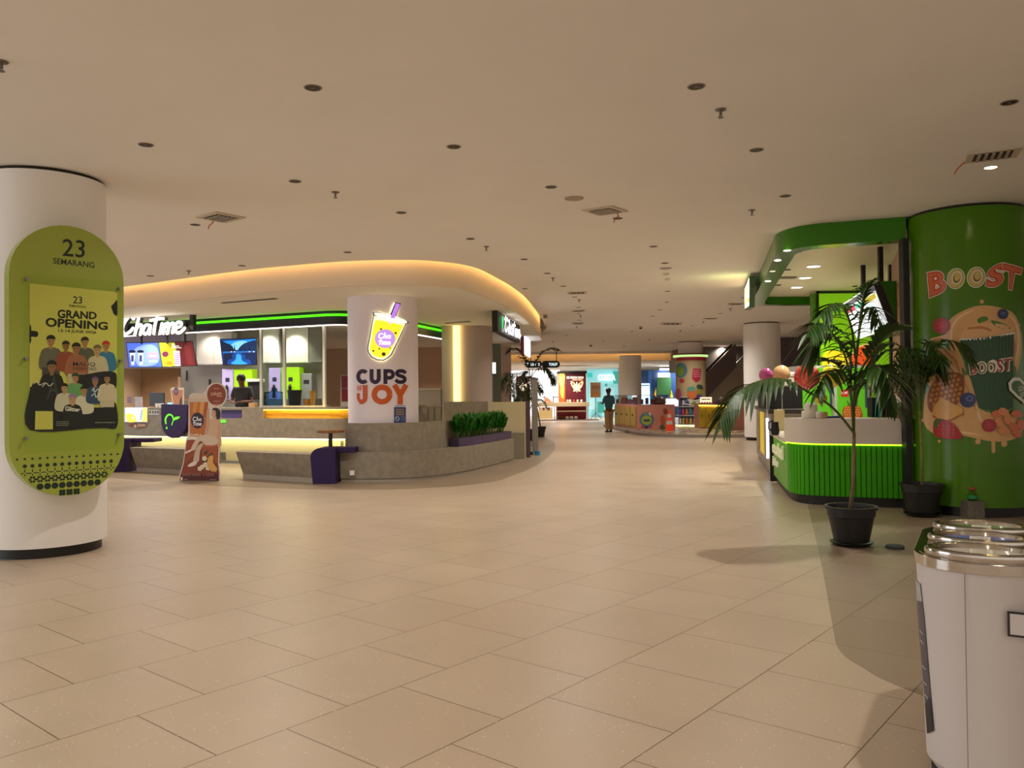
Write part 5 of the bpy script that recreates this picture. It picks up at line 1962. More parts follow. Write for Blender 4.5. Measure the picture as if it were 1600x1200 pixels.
A.ell(215, 387, 40, 38, '#a8242c')
for i in range(14): A.ell(215 + 26 * math.cos(i * 2.4) * (i / 14), 387 + 26 * math.sin(i * 2.4) * (i / 14) + 2, 6, 6, '#c23a40', n=8)
A.ell(499, 332, 25, 25, '#26305c')
A.ell(499, 330, 12, 9, '#4a5888')
A.blob([(150, 720), (180, 650), (240, 608), (300, 610), (320, 640), (310, 720), (240, 790), (165, 790)], '#8a4a1c')
for i in range(7):
    for j in range(6):
        x, y = 190 + i * 22 - j * 6, 640 + j * 24 - i * 5
        if 160 < x < 308 and 615 < y < 780: A.ell(x, y, 9, 10, '#c8843a', rot=.5, n=8)
for q in ([(318, 640), (308, 580), (325, 600)], [(325, 620), (335, 575), (340, 612)], [(330, 600), (318, 560), (342, 590)]): A.poly(q, '#3a6a24')
A.poly([(178, 770), (215, 722), (316, 775), (310, 812), (250, 830), (200, 820), (176, 800)], '#dfa85a')
A.stroke([(178, 810), (230, 835), (316, 800)], 8, '#a86a34')
A.ell(337, 735, 37, 35, '#2c3a6c')
A.ell(345, 728, 18, 14, '#5a6aa0')
A.ell(345, 728, 8, 6, '#26305c')
A.blob([(184, 840), (215, 825), (270, 845), (312, 910), (250, 918), (190, 905), (178, 870)], '#a81c1c')
A.blob([(180, 838), (200, 822), (225, 826), (205, 842), (190, 870)], '#3a6a24')
for i in range(12): A.ell(205 + (i % 4) * 22, 855 + (i // 4) * 18, 2, 3, '#e0a060', n=6)
for x, y, a in ((470, 800, 0), (500, 790, .5), (520, 830, 1), (560, 800, .2), (480, 840, .9), (545, 860, .4), (580, 850, 1.2), (500, 880, .1), (560, 890, .7)): A.ell(x, y, 26, 18, '#d8703c' if (x + y) % 3 else '#e09058', rot=a, n=10)
A.ell(434, 854, 34, 31, '#a8242c')
for i in range(10): A.ell(434 + 22 * math.cos(i * 2.4) * (i / 10), 854 + 22 * math.sin(i * 2.4) * (i / 10), 5, 5, '#c23a40', n=8)
he = [(600, 760), (560, 725), (525, 690), (520, 655), (540, 630), (570, 630), (595, 655)]
A.poly(he, '#e8e6e0')
A.poly([(598, 740), (566, 715), (537, 684), (534, 660), (548, 645), (570, 644), (598, 675)], '#2c6a10')
A.text('LOVE', 568, 668, 598, 694, '#e8e6e0', .01)
A.text('LIFE', 574, 698, 598, 722, '#e8e6e0', .01)
A.build('printed_graphic', t, eps=.00012, rough=.3)

# post, side panel and text strip beside the green column
p = P(1416, 600, 10.35)
o = MB().box(P(1411.5, 600, 10.35).x, 10.3, 0, P(1421, 600, 10.35).x, 10.42, 3.425).build('black_post', M_BLACK)
tag(o, 'tall black frame post standing between the juice counter and the green column', 'post')
pa_, pb_ = P(1395.5, 600, 12.4), P(1411, 600, 10.7)
dd = Vector((pb_.x - pa_.x, pb_.y - pa_.y, 0))
t = thing('partition', 'pinkish wood side panel with faint writing behind the black post', 'panel', (pa_.x, pa_.y, .9))
MB().obox((pa_.x, pa_.y, 1.0), dd, Vector((.05, .03, 0)), Vector((0, 0, 2.42))).build('board', mat('#b88a6c', .5), t)
MB().obox((pa_.x - .03, pa_.y, 1.0), Vector((.03, 0, 0)), Vector((0, .05, 0)), Vector((0, 0, 2.42))).build('edge_trim', M_BLACK, t)
spl = Plane((pa_.x, pa_.y, 0), dd)
A = Art(spl, 1100, 320, 4.615)
A.text('be', 1378, 548, 1408, 592, '#4a5a2a')
A.text('you!', 1380, 690, 1418, 740, '#4a5a2a')
A.blob([(1385, 880), (1392, 850), (1402, 880), (1408, 920), (1385, 930)], '#5a6a4a')
A.build('lettering', t)

# counter
CPF = smooth_path([Vector(p) for p in [(5.0, 10.53), (4.4, 10.76), (4.05, 10.92), (3.89, 11.08), (3.84, 11.4), (3.95, 12.0), (4.36, 13.75)]], 8)
iC = min(range(len(CPF)), key=lambda i: abs(CPF[i][1] - 11.45) + abs(CPF[i][0] - 3.84))
front_p = CPF[:iC + 1]
tk = thing('juice_counter', 'juice bar counter with white top band over glowing ribbed green panel', 'counter', (4.5, 11.2, 0))
MB().prism(offset(CPF, -.05) + offset(CPF, -.5)[::-1], 0, .13).build('kick_base', M_BLACK, tk)
# ribs
L = [0]
for a, b in zip(CPF, CPF[1:]): L.append(L[-1] + math.hypot(b[0] - a[0], b[1] - a[1]))
tot = L[iC]
rib, nr = [], int(tot / .062)
for i in range(nr):
    s0 = tot * i / nr
    for f, dpt in ((.0, .0), (.12, .022), (.5, .022), (.88, .022), (1.0, .0)):
        q = along(CPF, s0 + tot / nr * f)
        q2 = along(CPF, s0 + tot / nr * f + .02)
        d = Vector((q2[0] - q[0], q2[1] - q[1])).normalized()
        rib.append((q[0] - d.y * dpt * 1, q[1] + d.x * dpt * 1))
rb = MB()
rb.prism(rib + offset(front_p, -.12)[::-1], .13, .80)
rb.build('ribbed_panel', mat('#3c9a04', .4, spec=.2), tk)
side_p = CPF[iC:]
MB().prism(side_p + offset(side_p, -.12)[::-1], .13, .80).build('side_panel', mat('#52a00c', .4, spec=.25), tk)
MB().prism(offset(front_p, .06) + offset(front_p, -.5)[::-1], .80 + .02, 1.15).build('top_band', mat('#cfc4b8', .5), tk, autos=35)
MB().prism(offset(side_p, .05) + offset(side_p, -.5)[::-1], .80, .86).build('side_worktop', mat('#c4b8aa', .5), tk)
MB().ribbon(offset(front_p, .012), .803, .818, .02).build('light_strip', mat('#a8e020', emis=2.2, ecol='#98e010'), tk)
MB().ribbon(offset(side_p, .01), .786, .798, .02).build('light_strip', mat('#a8e020', emis=1.2, ecol='#98e010'), tk)
d_ = (Vector((*side_p[-1], 0)) - Vector((*side_p[4], 0))).normalized()
nl2 = Vector((-d_.y, d_.x, 0))
slp = Plane(Vector((*side_p[-1], 0)) + nl2 * .01, -d_)
A = Art(slp, 0, 0, 1, px=False)
A.text('crushed', .2, .72, 1.9, .52, '#f4f4d8', .02)
A.text('juice', .2, .46, 1.1, .30, '#f4f4d8', .02)
A.build('raised_lettering', tk, emis=.03, w0=.0, thick=.03)

# display fridge run behind
DA, DB = Vector((4.42, 14.05, 0)), Vector((5.52, 18.6, 0))
dd = (DB - DA).normalized()
ni = Vector((dd.y, -dd.x, 0))
t = thing('display_counter', 'steel display counter with yellow lit panels at the rear of the juice bar', 'counter', DA)
ln = (DB - DA).length
MB().obox(DA + ni * .03, dd * ln, ni * .5, Vector((0, 0, .14))).build('kick_base', M_GREYM, t)
MB().obox(DA + Vector((0, 0, .14)), dd * ln, ni * .55, Vector((0, 0, 1.0))).build('body', mat('#8f8878', .35, metal=.4), t)
MB().obox(DA + Vector((0, 0, 1.14)) - ni * .04, dd * ln, ni * .62, Vector((0, 0, .07))).build('worktop', mat('#3a3230', .4), t)
dpl = Plane(DA - ni * .004, -dd)
for s0, s1, c, e in ((1.9, 3.1, '#d0b430', .18), (3.4, 4.2, '#8a7c50', .02)):
    MB().obox(DA + dd * s0 + Vector((0, 0, .3)) - ni * .012, dd * (s1 - s0), ni * .012, Vector((0, 0, .82))).build('lit_panel', mat(c, .4, emis=e), t)
MB().obox(DA + dd * .75 + Vector((0, 0, .32)) - ni * .03, dd * .1, ni * .03, Vector((0, 0, .72))).build('tube_light', mat('#dfe8ff', emis=2.0), t)
o = MB().obox(DA - dd * .12 - ni * .03, dd * .1, ni * .5, Vector((0, 0, .86))).build('end_panel', M_BLACK)
tag(o, 'black end board between the green side panel and the steel display counter', 'panel')

# back wall with fruit print
BW = 17.0
xw = lambda px, Y=BW: P(px, 560, Y).x
tag(MB().box(xw(1278), BW, 0, 9.4, BW + .1, 3.598).build('wall_juice', M_LIME, keep=True), kind='structure')
t = thing('wall_print', 'lime green wall print with watermelon slice and yellow fruit', 'mural', (xw(1330), BW, 1.2))
wp = Plane((0, BW - .012, 0), (1, 0, 0))
A = Art(wp, 1100, 320, 4.615)
A.poly([(828, 620), (1340, 600), (1340, 1300), (828, 1300)], '#7ab80a')
A.blob([(860, 1080), (960, 1050), (1080, 1110), (1100, 1200), (1000, 1290), (870, 1230)], '#e8d020')
A.blob([(1090, 1040), (1150, 1005), (1255, 1000), (1262, 1060), (1235, 1150), (1160, 1230), (1040, 1230), (1040, 1120)], '#e8c86a')
A.blob([(1095, 1050), (1150, 1018), (1245, 1012), (1248, 1065), (1222, 1140), (1150, 1210), (1055, 1210), (1055, 1125)], '#e8541c')
for x, y in ((1130, 1070), (1180, 1060), (1210, 1100), (1150, 1120), (1110, 1150)): A.ell(x, y, 5, 9, '#7a1c10', n=8)
A.build('print', t, emis=.25)
MB().box(xw(1277), BW - .05, 0, xw(1279.5), BW - .013, 3.59).build('frame_edge', M_BLACK, t)
MB().box(xw(1277), BW - .05, 3.54, 9.4, BW - .013, 3.59).build('frame_edge', M_BLACK, t)
o = MB().box(xw(1270), BW + .02, 0, xw(1276.8), BW + .12, 3.55).build('side_pier', mat('#5a8c1c', .5))
tag(o, 'narrow olive green pier at the left edge of the fruit print wall', 'pier')
t = thing('fridge', 'fridge with two bright green doors in pale frames behind the juice counter', 'fridge', (xw(1300, 15.6), 15.6, 0))
xf = lambda px: P(px, 600, 15.6).x + (.02 if px > 1242 else .12)
zf = lambda py: zat(py, 15.6, 1300)
MB().box(xf(1241), 15.62, 0, xf(1358), 16.3, zf(571)).build('body', mat('#c9c9c4', .4), t)
for i, (a_, b_) in enumerate(((1245, 1298), (1306, 1353))):
    dr = MB().box(xf(a_), 15.58, .3, xf(b_), 15.615, zf(575)).build('door', mat('#56b010', .3, emis=.15), t, bevel=.01)
    MB().box(xf(b_) - .05, 15.55, 1.2, xf(b_) - .02, 15.58, 1.7).build('handle', mat('#3a4a6a', .4), dr)
A = Art(Plane((0, 15.575, 0), (1, 0, 0)), 1170, 560, 6.154)
A.rect(885, 300, 960, 368, '#c81c24', 10)
A.text('HAPPY', 892, 318, 952, 345, '#f4f0e8', .02)
A.blob([(905, 560), (900, 500), (940, 455), (1040, 450), (1085, 500), (1080, 575), (920, 578)], '#9a4a1c')
for i in range(8):
    for j in range(5):
        x, y = 915 + i * 22 + (j % 2) * 11, 470 + j * 24
        if (x - 992) ** 2 / 7200 + (y - 520) ** 2 / 4400 < 1: A.ell(x, y, 9, 10, '#d8883a', n=8)
for q in ([(960, 460), (935, 400), (975, 440)], [(985, 455), (985, 380), (1005, 450)], [(1010, 455), (1050, 395), (1035, 460)]): A.poly(q, '#2c6a1c')
A.build('door_sticker', t, emis=.1)
t = thing('straw_holder', 'dark glass box of teal straws at the right end of the juice counter', 'straw box', (P(1376, 620, 11.2).x, 11.2, 1.15))
xs = lambda px: P(px, 620, 11.15).x
MB().box(xs(1362), 11.15, 1.151, xs(1392), 11.3, 1.42).build('box', mat('#16201e', .3), t, bevel=.005)
for k, px in enumerate((1366, 1371, 1373, 1376, 1383, 1388)): MB().tube([(xs(px), 11.13, 1.16), (xs(px + 2), 11.13, 1.40)], .006, 6).build('straw', mat('#3ab8a0' if k < 4 else '#a84a44', .4), t)

# hanging menu board
t = thing('menu_board', 'large tilted menu screen in a green box hanging over the juice counter', 'menu', (5.5, 13, 2.35))
# corners (top/bottom, near/far)
nT, nB = P(1361, 444.6, 11.5), P(1388, 515, 11.5)
fT, fB = P(1315.6, 475, 14.4), P(1341, 529, 14.4)
fB = fT + (nB - nT) * 1.0
rr_ = (nT - fT)
uu_ = (nT - nB)
mp = Plane(nB, rr_, uu_)
bk = Vector((.45, .12, .1))
MB().obox(nB + mp.n * -.03, -rr_, uu_, mp.n * -.1).build('screen_housing', M_DARK, t)
g = MB()
b_a, b_b = nB - mp.n * .131, fB - mp.n * .131
t_a, t_b = nT - mp.n * .131, fT - mp.n * .131
bx_ = Vector((.36, .0, 0))
vs = [b_a, t_a, t_a + bx_, b_a + bx_ + Vector((-.1, 0, 0)), b_b, t_b, t_b + bx_, b_b + bx_ + Vector((-.1, 0, 0))]
g.add(vs, [(0, 1, 2, 3), (4, 7, 6, 5), (0, 4, 5, 1), (1, 5, 6, 2), (2, 6, 7, 3), (3, 7, 4, 0)]).build('green_box', mat('#2c7010', .4), t)
A = Art(mp, 0, 0, 1, px=False)
Lr, Hu = rr_.length, uu_.length
A.rect(-Lr, 0, 0, Hu, '#dfe6ea')
A.rect(-Lr, Hu - .1, 0, Hu - .02, '#4a4a50')
for c0 in range(3):
    x0 = -Lr + .04 + c0 * Lr / 3
    x1 = x0 + Lr / 3 - .06
    A.rect(x1 + .025, 0, x1 + .035, Hu, '#2a2a30')
    A.rect(x0, Hu - .2, x1, Hu - .13, ['#b03050', '#3aa890', '#c0b030'][c0])
    A.rect(x0, Hu - .31, x0 + (x1 - x0) * .45, Hu - .23, '#bfe4ea')
    for r_ in range(5):
        for cc in range(4):
            xx = x0 + (x1 - x0) * cc / 4
            A.rect(xx, .03 + r_ * .065, xx + (x1 - x0) * .17, .05 + r_ * .065, '#9aa8b0')
A.build('display', t, emis=.38, w0=-.025)
for px, yb, yt, Y in ((1349, 447, 395, 13.6), (1376, 437, 377, 11.9)):
    p = P(px, yb, Y)
    o = MB().box(p.x - .03, Y - .03, 2.95, p.x + .03, Y + .03, 3.598).build('hanger', M_BLACK, t)

# balloons on sticks


def balloon(px, py, r, Y, col, label, col2=None):
    c = P(px, py, Y)
    t = thing('balloon', label, 'balloon', (c.x, c.y, c.z - r), 'balloons behind the juice counter')
    b = MB()
    b.ball((c.x, c.y, c.z), r, r, r * 1.02, 24, 16)
    b.lathe([(.012, -r - .03), (.004, -r - .005)], (c.x, c.y, c.z), 8)
    b.build('skin', mat(col, .15, coat=.6), t, smooth=True)
    if col2:
        sfb = Plane((c.x, c.y - r * .95, 0), (1, 0, 0))
        MB().ball((c.x - .02, c.y - r * .62, c.z - .02), r * .62, r * .45, r * .62, 18, 10).build('printed_face', mat(col2, .3), t, smooth=True)
    MB().tube([(c.x, c.y, c.z - r - .02), (c.x + .01, c.y, .9)], .004, 6).build('stick', M_WHITE, t)


balloon(1197, 586, .115, 13.6, '#b8488c', 'small magenta balloon, leftmost above the juice counter')
balloon(1221, 584, .145, 14.0, '#c8a070', 'pale beige balloon left of the big red balloon')
balloon(1261, 589, .205, 13.2, '#c82c20', 'big red balloon with a printed face beside the palm', '#d85a4a')
balloon(1302, 587, .19, 13.4, '#c8c01c', 'yellow balloon right of the big red balloon')
balloon(1282, 622, .10, 13.0, '#d8b818', 'small yellow balloon below the big red one')
# machines and shelves at the left of the counter
t = thing('juice_machine', 'cream juice machine standing on a black shelf left of the red balloon', 'machine', (P(1224, 600, 14.8).x, 14.8, 1.21))
xa, xc = P(1208, 600, 14.8).x, P(1242, 600, 14.8).x
MB().box(xa, 14.8, zat(612, 14.8), xc, 15.3, zat(598, 14.8)).build('body', mat('#ddd4c0', .4), t, bevel=.02)
MB().box(xa - .02, 14.78, zat(597, 14.8), xc + .02, 15.3, zat(590, 14.8)).build('lid', mat('#e8e0d4', .4), t, bevel=.02)
MB().box(xa - .1, 14.7, 1.21, xc + .1, 15.4, zat(613, 14.8)).build('cupboard', M_DARK, t)
t = thing('black_hood', 'low black cabinet hood at the near end of the steel display counter', 'cabinet', (P(1196, 620, 14.4).x, 14.4, 1.21))
xa, xc = P(1187, 620, 14.4).x, P(1206, 620, 14.4).x
MB().box(xa + .1, 14.42, 1.212, xc + .1, 14.68, zat(614, 14.4)).build('body', M_BLACK, t)
o = MB().box(P(1200, 650, 14).x + .1, 13.78, .86, P(1216, 650, 13.8).x + .1, 14.0, 1.21).build('cream_panel', mat('#cdbf8a', .5))
tag(o, 'cream upright panel above the side worktop of the juice counter', 'panel')


# small things along the juice counter
def ctop(px, back=.2):
    d = ray(px, 650)
    pth = offset(front_p, -back)
    for a, b in zip(pth, pth[1:]):
        den = d.x * (b[1] - a[1]) - d.y * (b[0] - a[0])
        if abs(den) < 1e-9: continue
        f = (d.y * a[0] - d.x * a[1]) / den
        if -.02 <= f <= 1.02: return a[0] + f * (b[0] - a[0]), a[1] + f * (b[1] - a[1])
    return pth[0]


def jar(px, r, h, m, name, label, cat, lid=None, back=.2, group=None, body=None):
    x, y = ctop(px, back)
    t = thing(name, label, cat, (x, y, 1.15), group)
    MB().lathe(body(r, h) if body else [(r * .85, .001), (r, h * .12), (r, h * .92), (r * .92, h)], (x, y, 1.15), 22).build('body', m, t, autos=35)
    if lid: MB().lathe([(r * 1.04, h), (r * 1.04, h + .012), (r * .7, h + .035), (.01, h + .04)], (x, y, 1.15), 22).build('lid', lid, t, autos=35)
    return t


jar(1232, .055, .12, mat('#b03a24', .5), 'paper_cup', 'red and green patterned paper cup stack left of the white tub', 'cup', mat('#3a7a2c', .5), .12)
x, y = ctop(1232, .12)
jar(1237, .05, .20, mat('#3a7a34', .5), 'paper_cup', 'taller green cup stack just behind the red patterned cup', 'cup', mat('#e0e0d8', .4), .3)
jar(1217.5, .07, .13, glass_mat((.75, .82, .88), .3), 'glass_jar', 'clear glass jar at the left corner of the juice counter', 'jar', mat('#8a94a0', .3, metal=.6), .25)
jar(1222, .06, .24, mat('#b8c8b0', .3), 'blender_jug', 'pale blender jug at the left of the juice counter', 'jug', mat('#e8e8d8', .4), .42)
jar(1267, .085, .17, mat('#d8d0c4', .5), 'white_tub', 'tall white tub with domed lid in the middle of the juice counter', 'tub', mat('#e4dcd0', .5), .14)
jar(1251, .05, .20, mat('#c9ccc4', .35), 'squeeze_bottle', 'pale squeeze bottle just left of the white tub', 'bottle', None, .25, body=lambda r, h: [(r * .9, .001), (r, .02), (r, h * .6), (r * .35, h * .78), (r * .2, h)])
jar(1258, .045, .10, mat('#e8e0d8', .5), 'small_cup', 'small white cup between the squeeze bottle and the white tub', 'cup', None, .1)
jar(1280, .045, .09, mat('#d8d0c4', .5), 'small_cup', 'small white cup just right of the white tub', 'cup', None, .1)
jar(1287, .05, .085, mat('#b08a5c', .6), 'kraft_cup', 'brown kraft paper cup right of the white tub', 'cup', None, .12)
x, y = ctop(1300, .2)
o = MB().box(x - .12, y - .06, 1.151, x + .1, y + .08, 1.18).build('blue_tray', mat('#2a3a78', .4), bevel=.004)
tag(o, 'flat dark blue tray behind the palm stem on the juice counter', 'tray')
t = thing('coffee_carafe', 'black handled carafe hanging low at the left end of the juice counter', 'carafe', (P(1212, 670, 12.4).x, 12.4, .86))
x = P(1212.5, 660, 12.3).x
MB().lathe([(.05, .001), (.065, .05), (.05, .16), (.055, .2)], (x, 12.35, .86), 16).build('body', M_BLACK, t, autos=35)
MB().tube([(x - .05, 12.3, .92), (x - .11, 12.3, .96), (x - .11, 12.3, 1.06), (x - .04, 12.3, 1.08)], .012, 8).build('handle', M_DARK, t)

# floor items in front of the green column
g_ = G(1400.5, 858)
o = MB().lathe([(.082, 0), (.084, .006), (.084, .026), (.078, .032), (.001, .033)], (g_.x, g_.y + .03, 0), 32).build('floor_puck', mat('#3a3a40', .5), autos=35)
tag(o, 'flat round dark grey disc lying on the floor right of the nearest palm pot', 'disc')
g_ = G(1526, 811)
o = MB().box(g_.x - .1, g_.y, 0, g_.x + .1, g_.y + .18, .205).build('stone_block', mat('#6a6458', .7, noise=.2), bevel=.006)
tag(o, 'square grey block on the floor in front of the green column, carrying a little bottle', 'block')
t = thing('little_bottle', 'little clear bottle with red top and green label on the grey block', 'bottle', (g_.x, g_.y + .08, .205))
MB().lathe([(.035, .001), (.05, .02), (.052, .06), (.03, .1), (.016, .115), (.016, .13)], (g_.x, g_.y + .08, .205), 20).build('body', glass_mat((.85, .85, .75), .2), t, smooth=True)
MB().lathe([(.028, .125), (.034, .135), (.03, .155), (.001, .16)], (g_.x, g_.y + .08, .205), 14).build('cap', mat('#a83a28', .5), t)
MB().lathe([(.0535, .025), (.0535, .065)], (g_.x, g_.y + .08, .205), 20).build('label', mat('#1c8a4a', .5), t)

# ------------------------------------------------------------------ triple recycling bin
ax = Vector((.496, .868, 0))
pr = Vector((.868, -.496, 0))
lc = [Vector((1.768, 3.11, 0)), Vector((1.925, 3.395, 0)), Vector((2.096, 3.685, 0))]
cen = (lc[0] + lc[2]) / 2
t = thing('recycling_bin', 'white triple recycling bin with chrome rim and three round lids, at the right foreground', 'bin', cen)


def foot(hw, hl, r, sh=0):
    return [tuple((cen + pr * a + ax * (b + sh))[:2]) for a, b in rrect(-hw, -hl, hw, hl, r, 10)]


HW, HL = .238, .475
MB().prism(foot(HW - .05, HL - .05, .18), 0, .04).build('plinth', M_DARK, t, autos=35)
bot, top = foot(HW - .034, HL - .034, .19), foot(HW - .008, HL - .008, .21)
n = len(bot)
vs = [(x, y, .04) for x, y in foot(HW - .06, HL - .06, .17)] + [(x, y, .08) for x, y in bot] + [(x, y, .835) for x, y in top]
fs = [(k * n + i, k * n + (i + 1) % n, (k + 1) * n + (i + 1) % n, (k + 1) * n + i) for k in range(2) for i in range(n)]
MB().add(vs, fs).build('body', mat('#d5d0d0', .45), t, autos=30)
MB().prism(foot(HW, HL, .22), .83, .87).build('chrome_rim', M_CHROME, t, bevel=.006, autos=30)
MB().prism(foot(HW - .02, HL - .02, .2), .87, .873).build('top_plate', mat('#b8b4ac', .1, metal=1.0), t)
rot = math.atan2(pr.y, pr.x)
for c, colr, nm in zip(lc, ('#b8b2a8', '#3a5aa8', '#2f7a22'), ('grey', 'blue', 'green')):
    r = MB()
    r.smooth = True
    r.lathe([(.192, 0), (.198, .012), (.194, .026), (.172, .032), (.153, .026), (.148, .012)], (c.x, c.y, .873), 56, 1, .72, rot)
    rg = r.build('lid_ring', M_CHROME, t, autos=50)
    f = MB().lathe([(.148, .004), (.147, .012), (.001, .014)], (c.x, c.y, .873), 48, 1, .72, rot).build('flap', mat(colr, .3, coat=.4), t, autos=40)
    f['label'] = nm + ' flap'
    A = Art(Plane((c.x, c.y, .888), pr, ax), 0, 0, 1, px=False)
    A.rect(-.04, -.06, .035, .06, '#d8d2c0')
    A.lines(-.032, -.05, .028, .05, 6, '#8a867a', .5)
    A.build('label_sticker', f, w0=.0005)
# seam, poster and printed square
fr_ = cen - ax * (HL - .008)


class Corner(Cyl):
    """tapering rounded front-left corner of the bin body"""

    def fwd(s, a, b, w):
        R = s.R + .026 * ((b - .08) / .755 - .5)
        t = s.a0 + a / s.R
        return Vector((s.c.x + (R + w) * math.cos(t), s.c.y + (R + w) * math.sin(t), b))


cc_ = cen - pr * .017 + ax * (-HL + .224)
A = Art(Corner(cc_.x, cc_.y, .202), 0, 0, 1)
A.poly([(1436, 905), (1443, 912), (1447, 960), (1452, 1060), (1457, 1142), (1446, 1146), (1441, 1040), (1436, 950)], '#5f5b62')
A.poly([(1436, 905), (1443, 912), (1445.5, 940), (1436, 938)], '#b4b0b4')
A.poly([(1452.8, 1090), (1455, 1112), (1457, 1142), (1446, 1146), (1444, 1100)], '#2a2a30')
for y in (985, 1000, 1040, 1065, 1085): A.stroke([(1441 + (y - 985) * .05, y), (1445 + (y - 985) * .05, y + 6)], 1.2, '#c8c8cc')
A.build('side_poster', t, w0=.003, eps=.0006)
sx = Plane(fr_ + Vector((0, 0, 0)), pr)
A = Art(sx, 0, 0, 1, px=False)
A.rect(-.058, .10, -.055, .828, '#8f8a88')
A.build('seam', t, w0=.001)
A = Art(sx, 0, 0, 1, px=False)
A.rect(.075, .62, .165, .71, '#26242a')
A.rect(.083, .628, .165, .702, '#d5d0d0')
A.build('printed_square', t, w0=.0035)

# ------------------------------------------------------------------ far hall
column(7.98, 26.2, .57, H - .035, 'white round column just left of the juice kiosk, beyond the long palm frond')
c_ = P(982, 600, 43.3)
column(c_.x, 43.3 - .6, .58, 3.5, 'far white round column behind the pink counter', ring=False)
for ch in bpy.data.objects:
    pass
MH = mat('#b9a48e', .7)


def wallbox(name, x0, x1, Y, z0, z1, m, d=.15):
    o = MB().box(P(x0, 600, Y).x, Y, z0, P(x1, 600, Y).x, Y + d, z1).build(name, m, keep=True)
    return tag(o, kind='structure')


wallbox('wall_shop', 640, 700, 31, 0, H, mat('#c09a7c', .7))
tag(MB().box(-14, 31, 0, P(545, 600, 31).x, 31.15, H).build('wall_shop', mat('#b89878', .7), keep=True), kind='structure')
wallbox('wall_shop', 770, 783, 23.8, 0, 3.0, mat('#6a7060', .5))
wallbox('wall_shop', 783, 799, 30.2, 0, 3.3, mat('#c8a894', .6))
wallbox('door_1', 764.5, 769.5, 22.6, 0, 3.28, M_DARK, .1)
spot(P(235, 600, 28).x, 29.2, HS - .05, 160, (1, .85, .68), 130, .05)  # added lamps without fittings, brighten the walls behind the tea kiosk
spot(P(600, 600, 30).x, 29.5, HS - .05, 90, (1, .8, .6), 110, .05)
spot(P(672, 600, 30).x, 29.8, HS - .05, 70, (1, .8, .6), 90, .05)
t = thing('light_box', 'small white light box mounted in the dark doorway left of the palms', 'light', (P(772, 575, 23.6).x, 23.6, 2.1))
p = P(772, 575, 23.6)
MB().box(p.x - .05, 23.62, p.z - .16, p.x + .05, 23.79, p.z + .16).build('housing', M_WHITE, t)
MB().box(p.x - .045, 23.60, p.z - .15, p.x + .045, 23.62, p.z + .15).build('lens', mat('#f4f8ff', emis=1.5), t)

# side sign of the tea kiosk, right
sa, sb_ = P(777.5, 500, 17.6), P(812, 515, 21.5)
t = thing('lit_sign', 'white glowing script sign on a black board under the right side of the soffit', 'sign', (sa.x, sa.y, 2.86))
dd = Vector((sb_.x - sa.x, sb_.y - sa.y, 0))
MB().obox((sa.x, sa.y, 2.87), dd, Vector((-.12, .03, 0)), Vector((0, 0, .45))).build('back_board', M_DARK, t)
sgr = Plane((sa.x, sa.y, 0), dd)
A = Art(sgr, 0, 0, 1, px=False)
LL = dd.length
for k, q in enumerate(([(128, 322), (112, 350)], [(214, 352), (176, 330), (128, 388), (110, 450), (128, 494), (172, 478), (208, 440)], [(264, 332), (246, 410), (226, 500)], [(238, 448), (272, 408), (290, 424), (276, 500)],
          [(372, 418), (332, 410), (302, 460), (316, 494), (346, 478), (372, 422), (362, 496)], [(440, 318), (416, 400), (402, 490)], [(374, 368), (472, 350)], [(480, 398), (462, 490)],
          [(510, 400), (492, 490)], [(500, 440), (530, 394), (546, 412), (530, 490)], [(538, 440), (574, 392), (592, 412), (578, 482)], [(604, 440), (652, 422), (660, 390), (626, 386), (600, 430), (612, 476), (650, 480), (692, 440)])):
    A.stroke([(.75 + (x - 100) / 600 * (LL - .95), 3.27 - (y - 318) / 190 * .34) for x, y in q], .065, '#ffffff')
A.build('letter_face', t, emis=1.5, w0=.05)
A = Art(sgr, 0, 0, 1, px=False)
A.blob([(.35, 2.95), (.30, 3.1), (.42, 3.25), (.55, 3.2), (.5, 3.0)], '#30a050')
A.build('emblem', t, emis=1.0, w0=.05)
p0, p1 = P(815, 535, 25.5), P(829, 535, 27.5)
t = thing('lit_sign', 'dark red box sign with a white lit face hanging beyond the script sign', 'sign', (p0.x, p0.y, 2.6))
z0, z1 = P(820, 556, 26.5).z, P(820, 519, 26.5).z
MB().box(p0.x - .03, 25.5, z0, P(821.5, 600, 25.5).x, 25.7, H - .4).build('housing', mat('#6a1420', .4), t)
MB().obox((P(822, 600, 25.5).x, 25.45, z0), Vector((.20, 2.2, 0)), Vector((-.05, .0, 0)), Vector((0, 0, z1 - z0))).build('lit_face', mat('#e8ecff', emis=.7), t)
MB().box(p0.x + .05, 25.55, H - .4, p0.x + .1, 25.6, H - .002).build('hanger', M_BLACK, t)

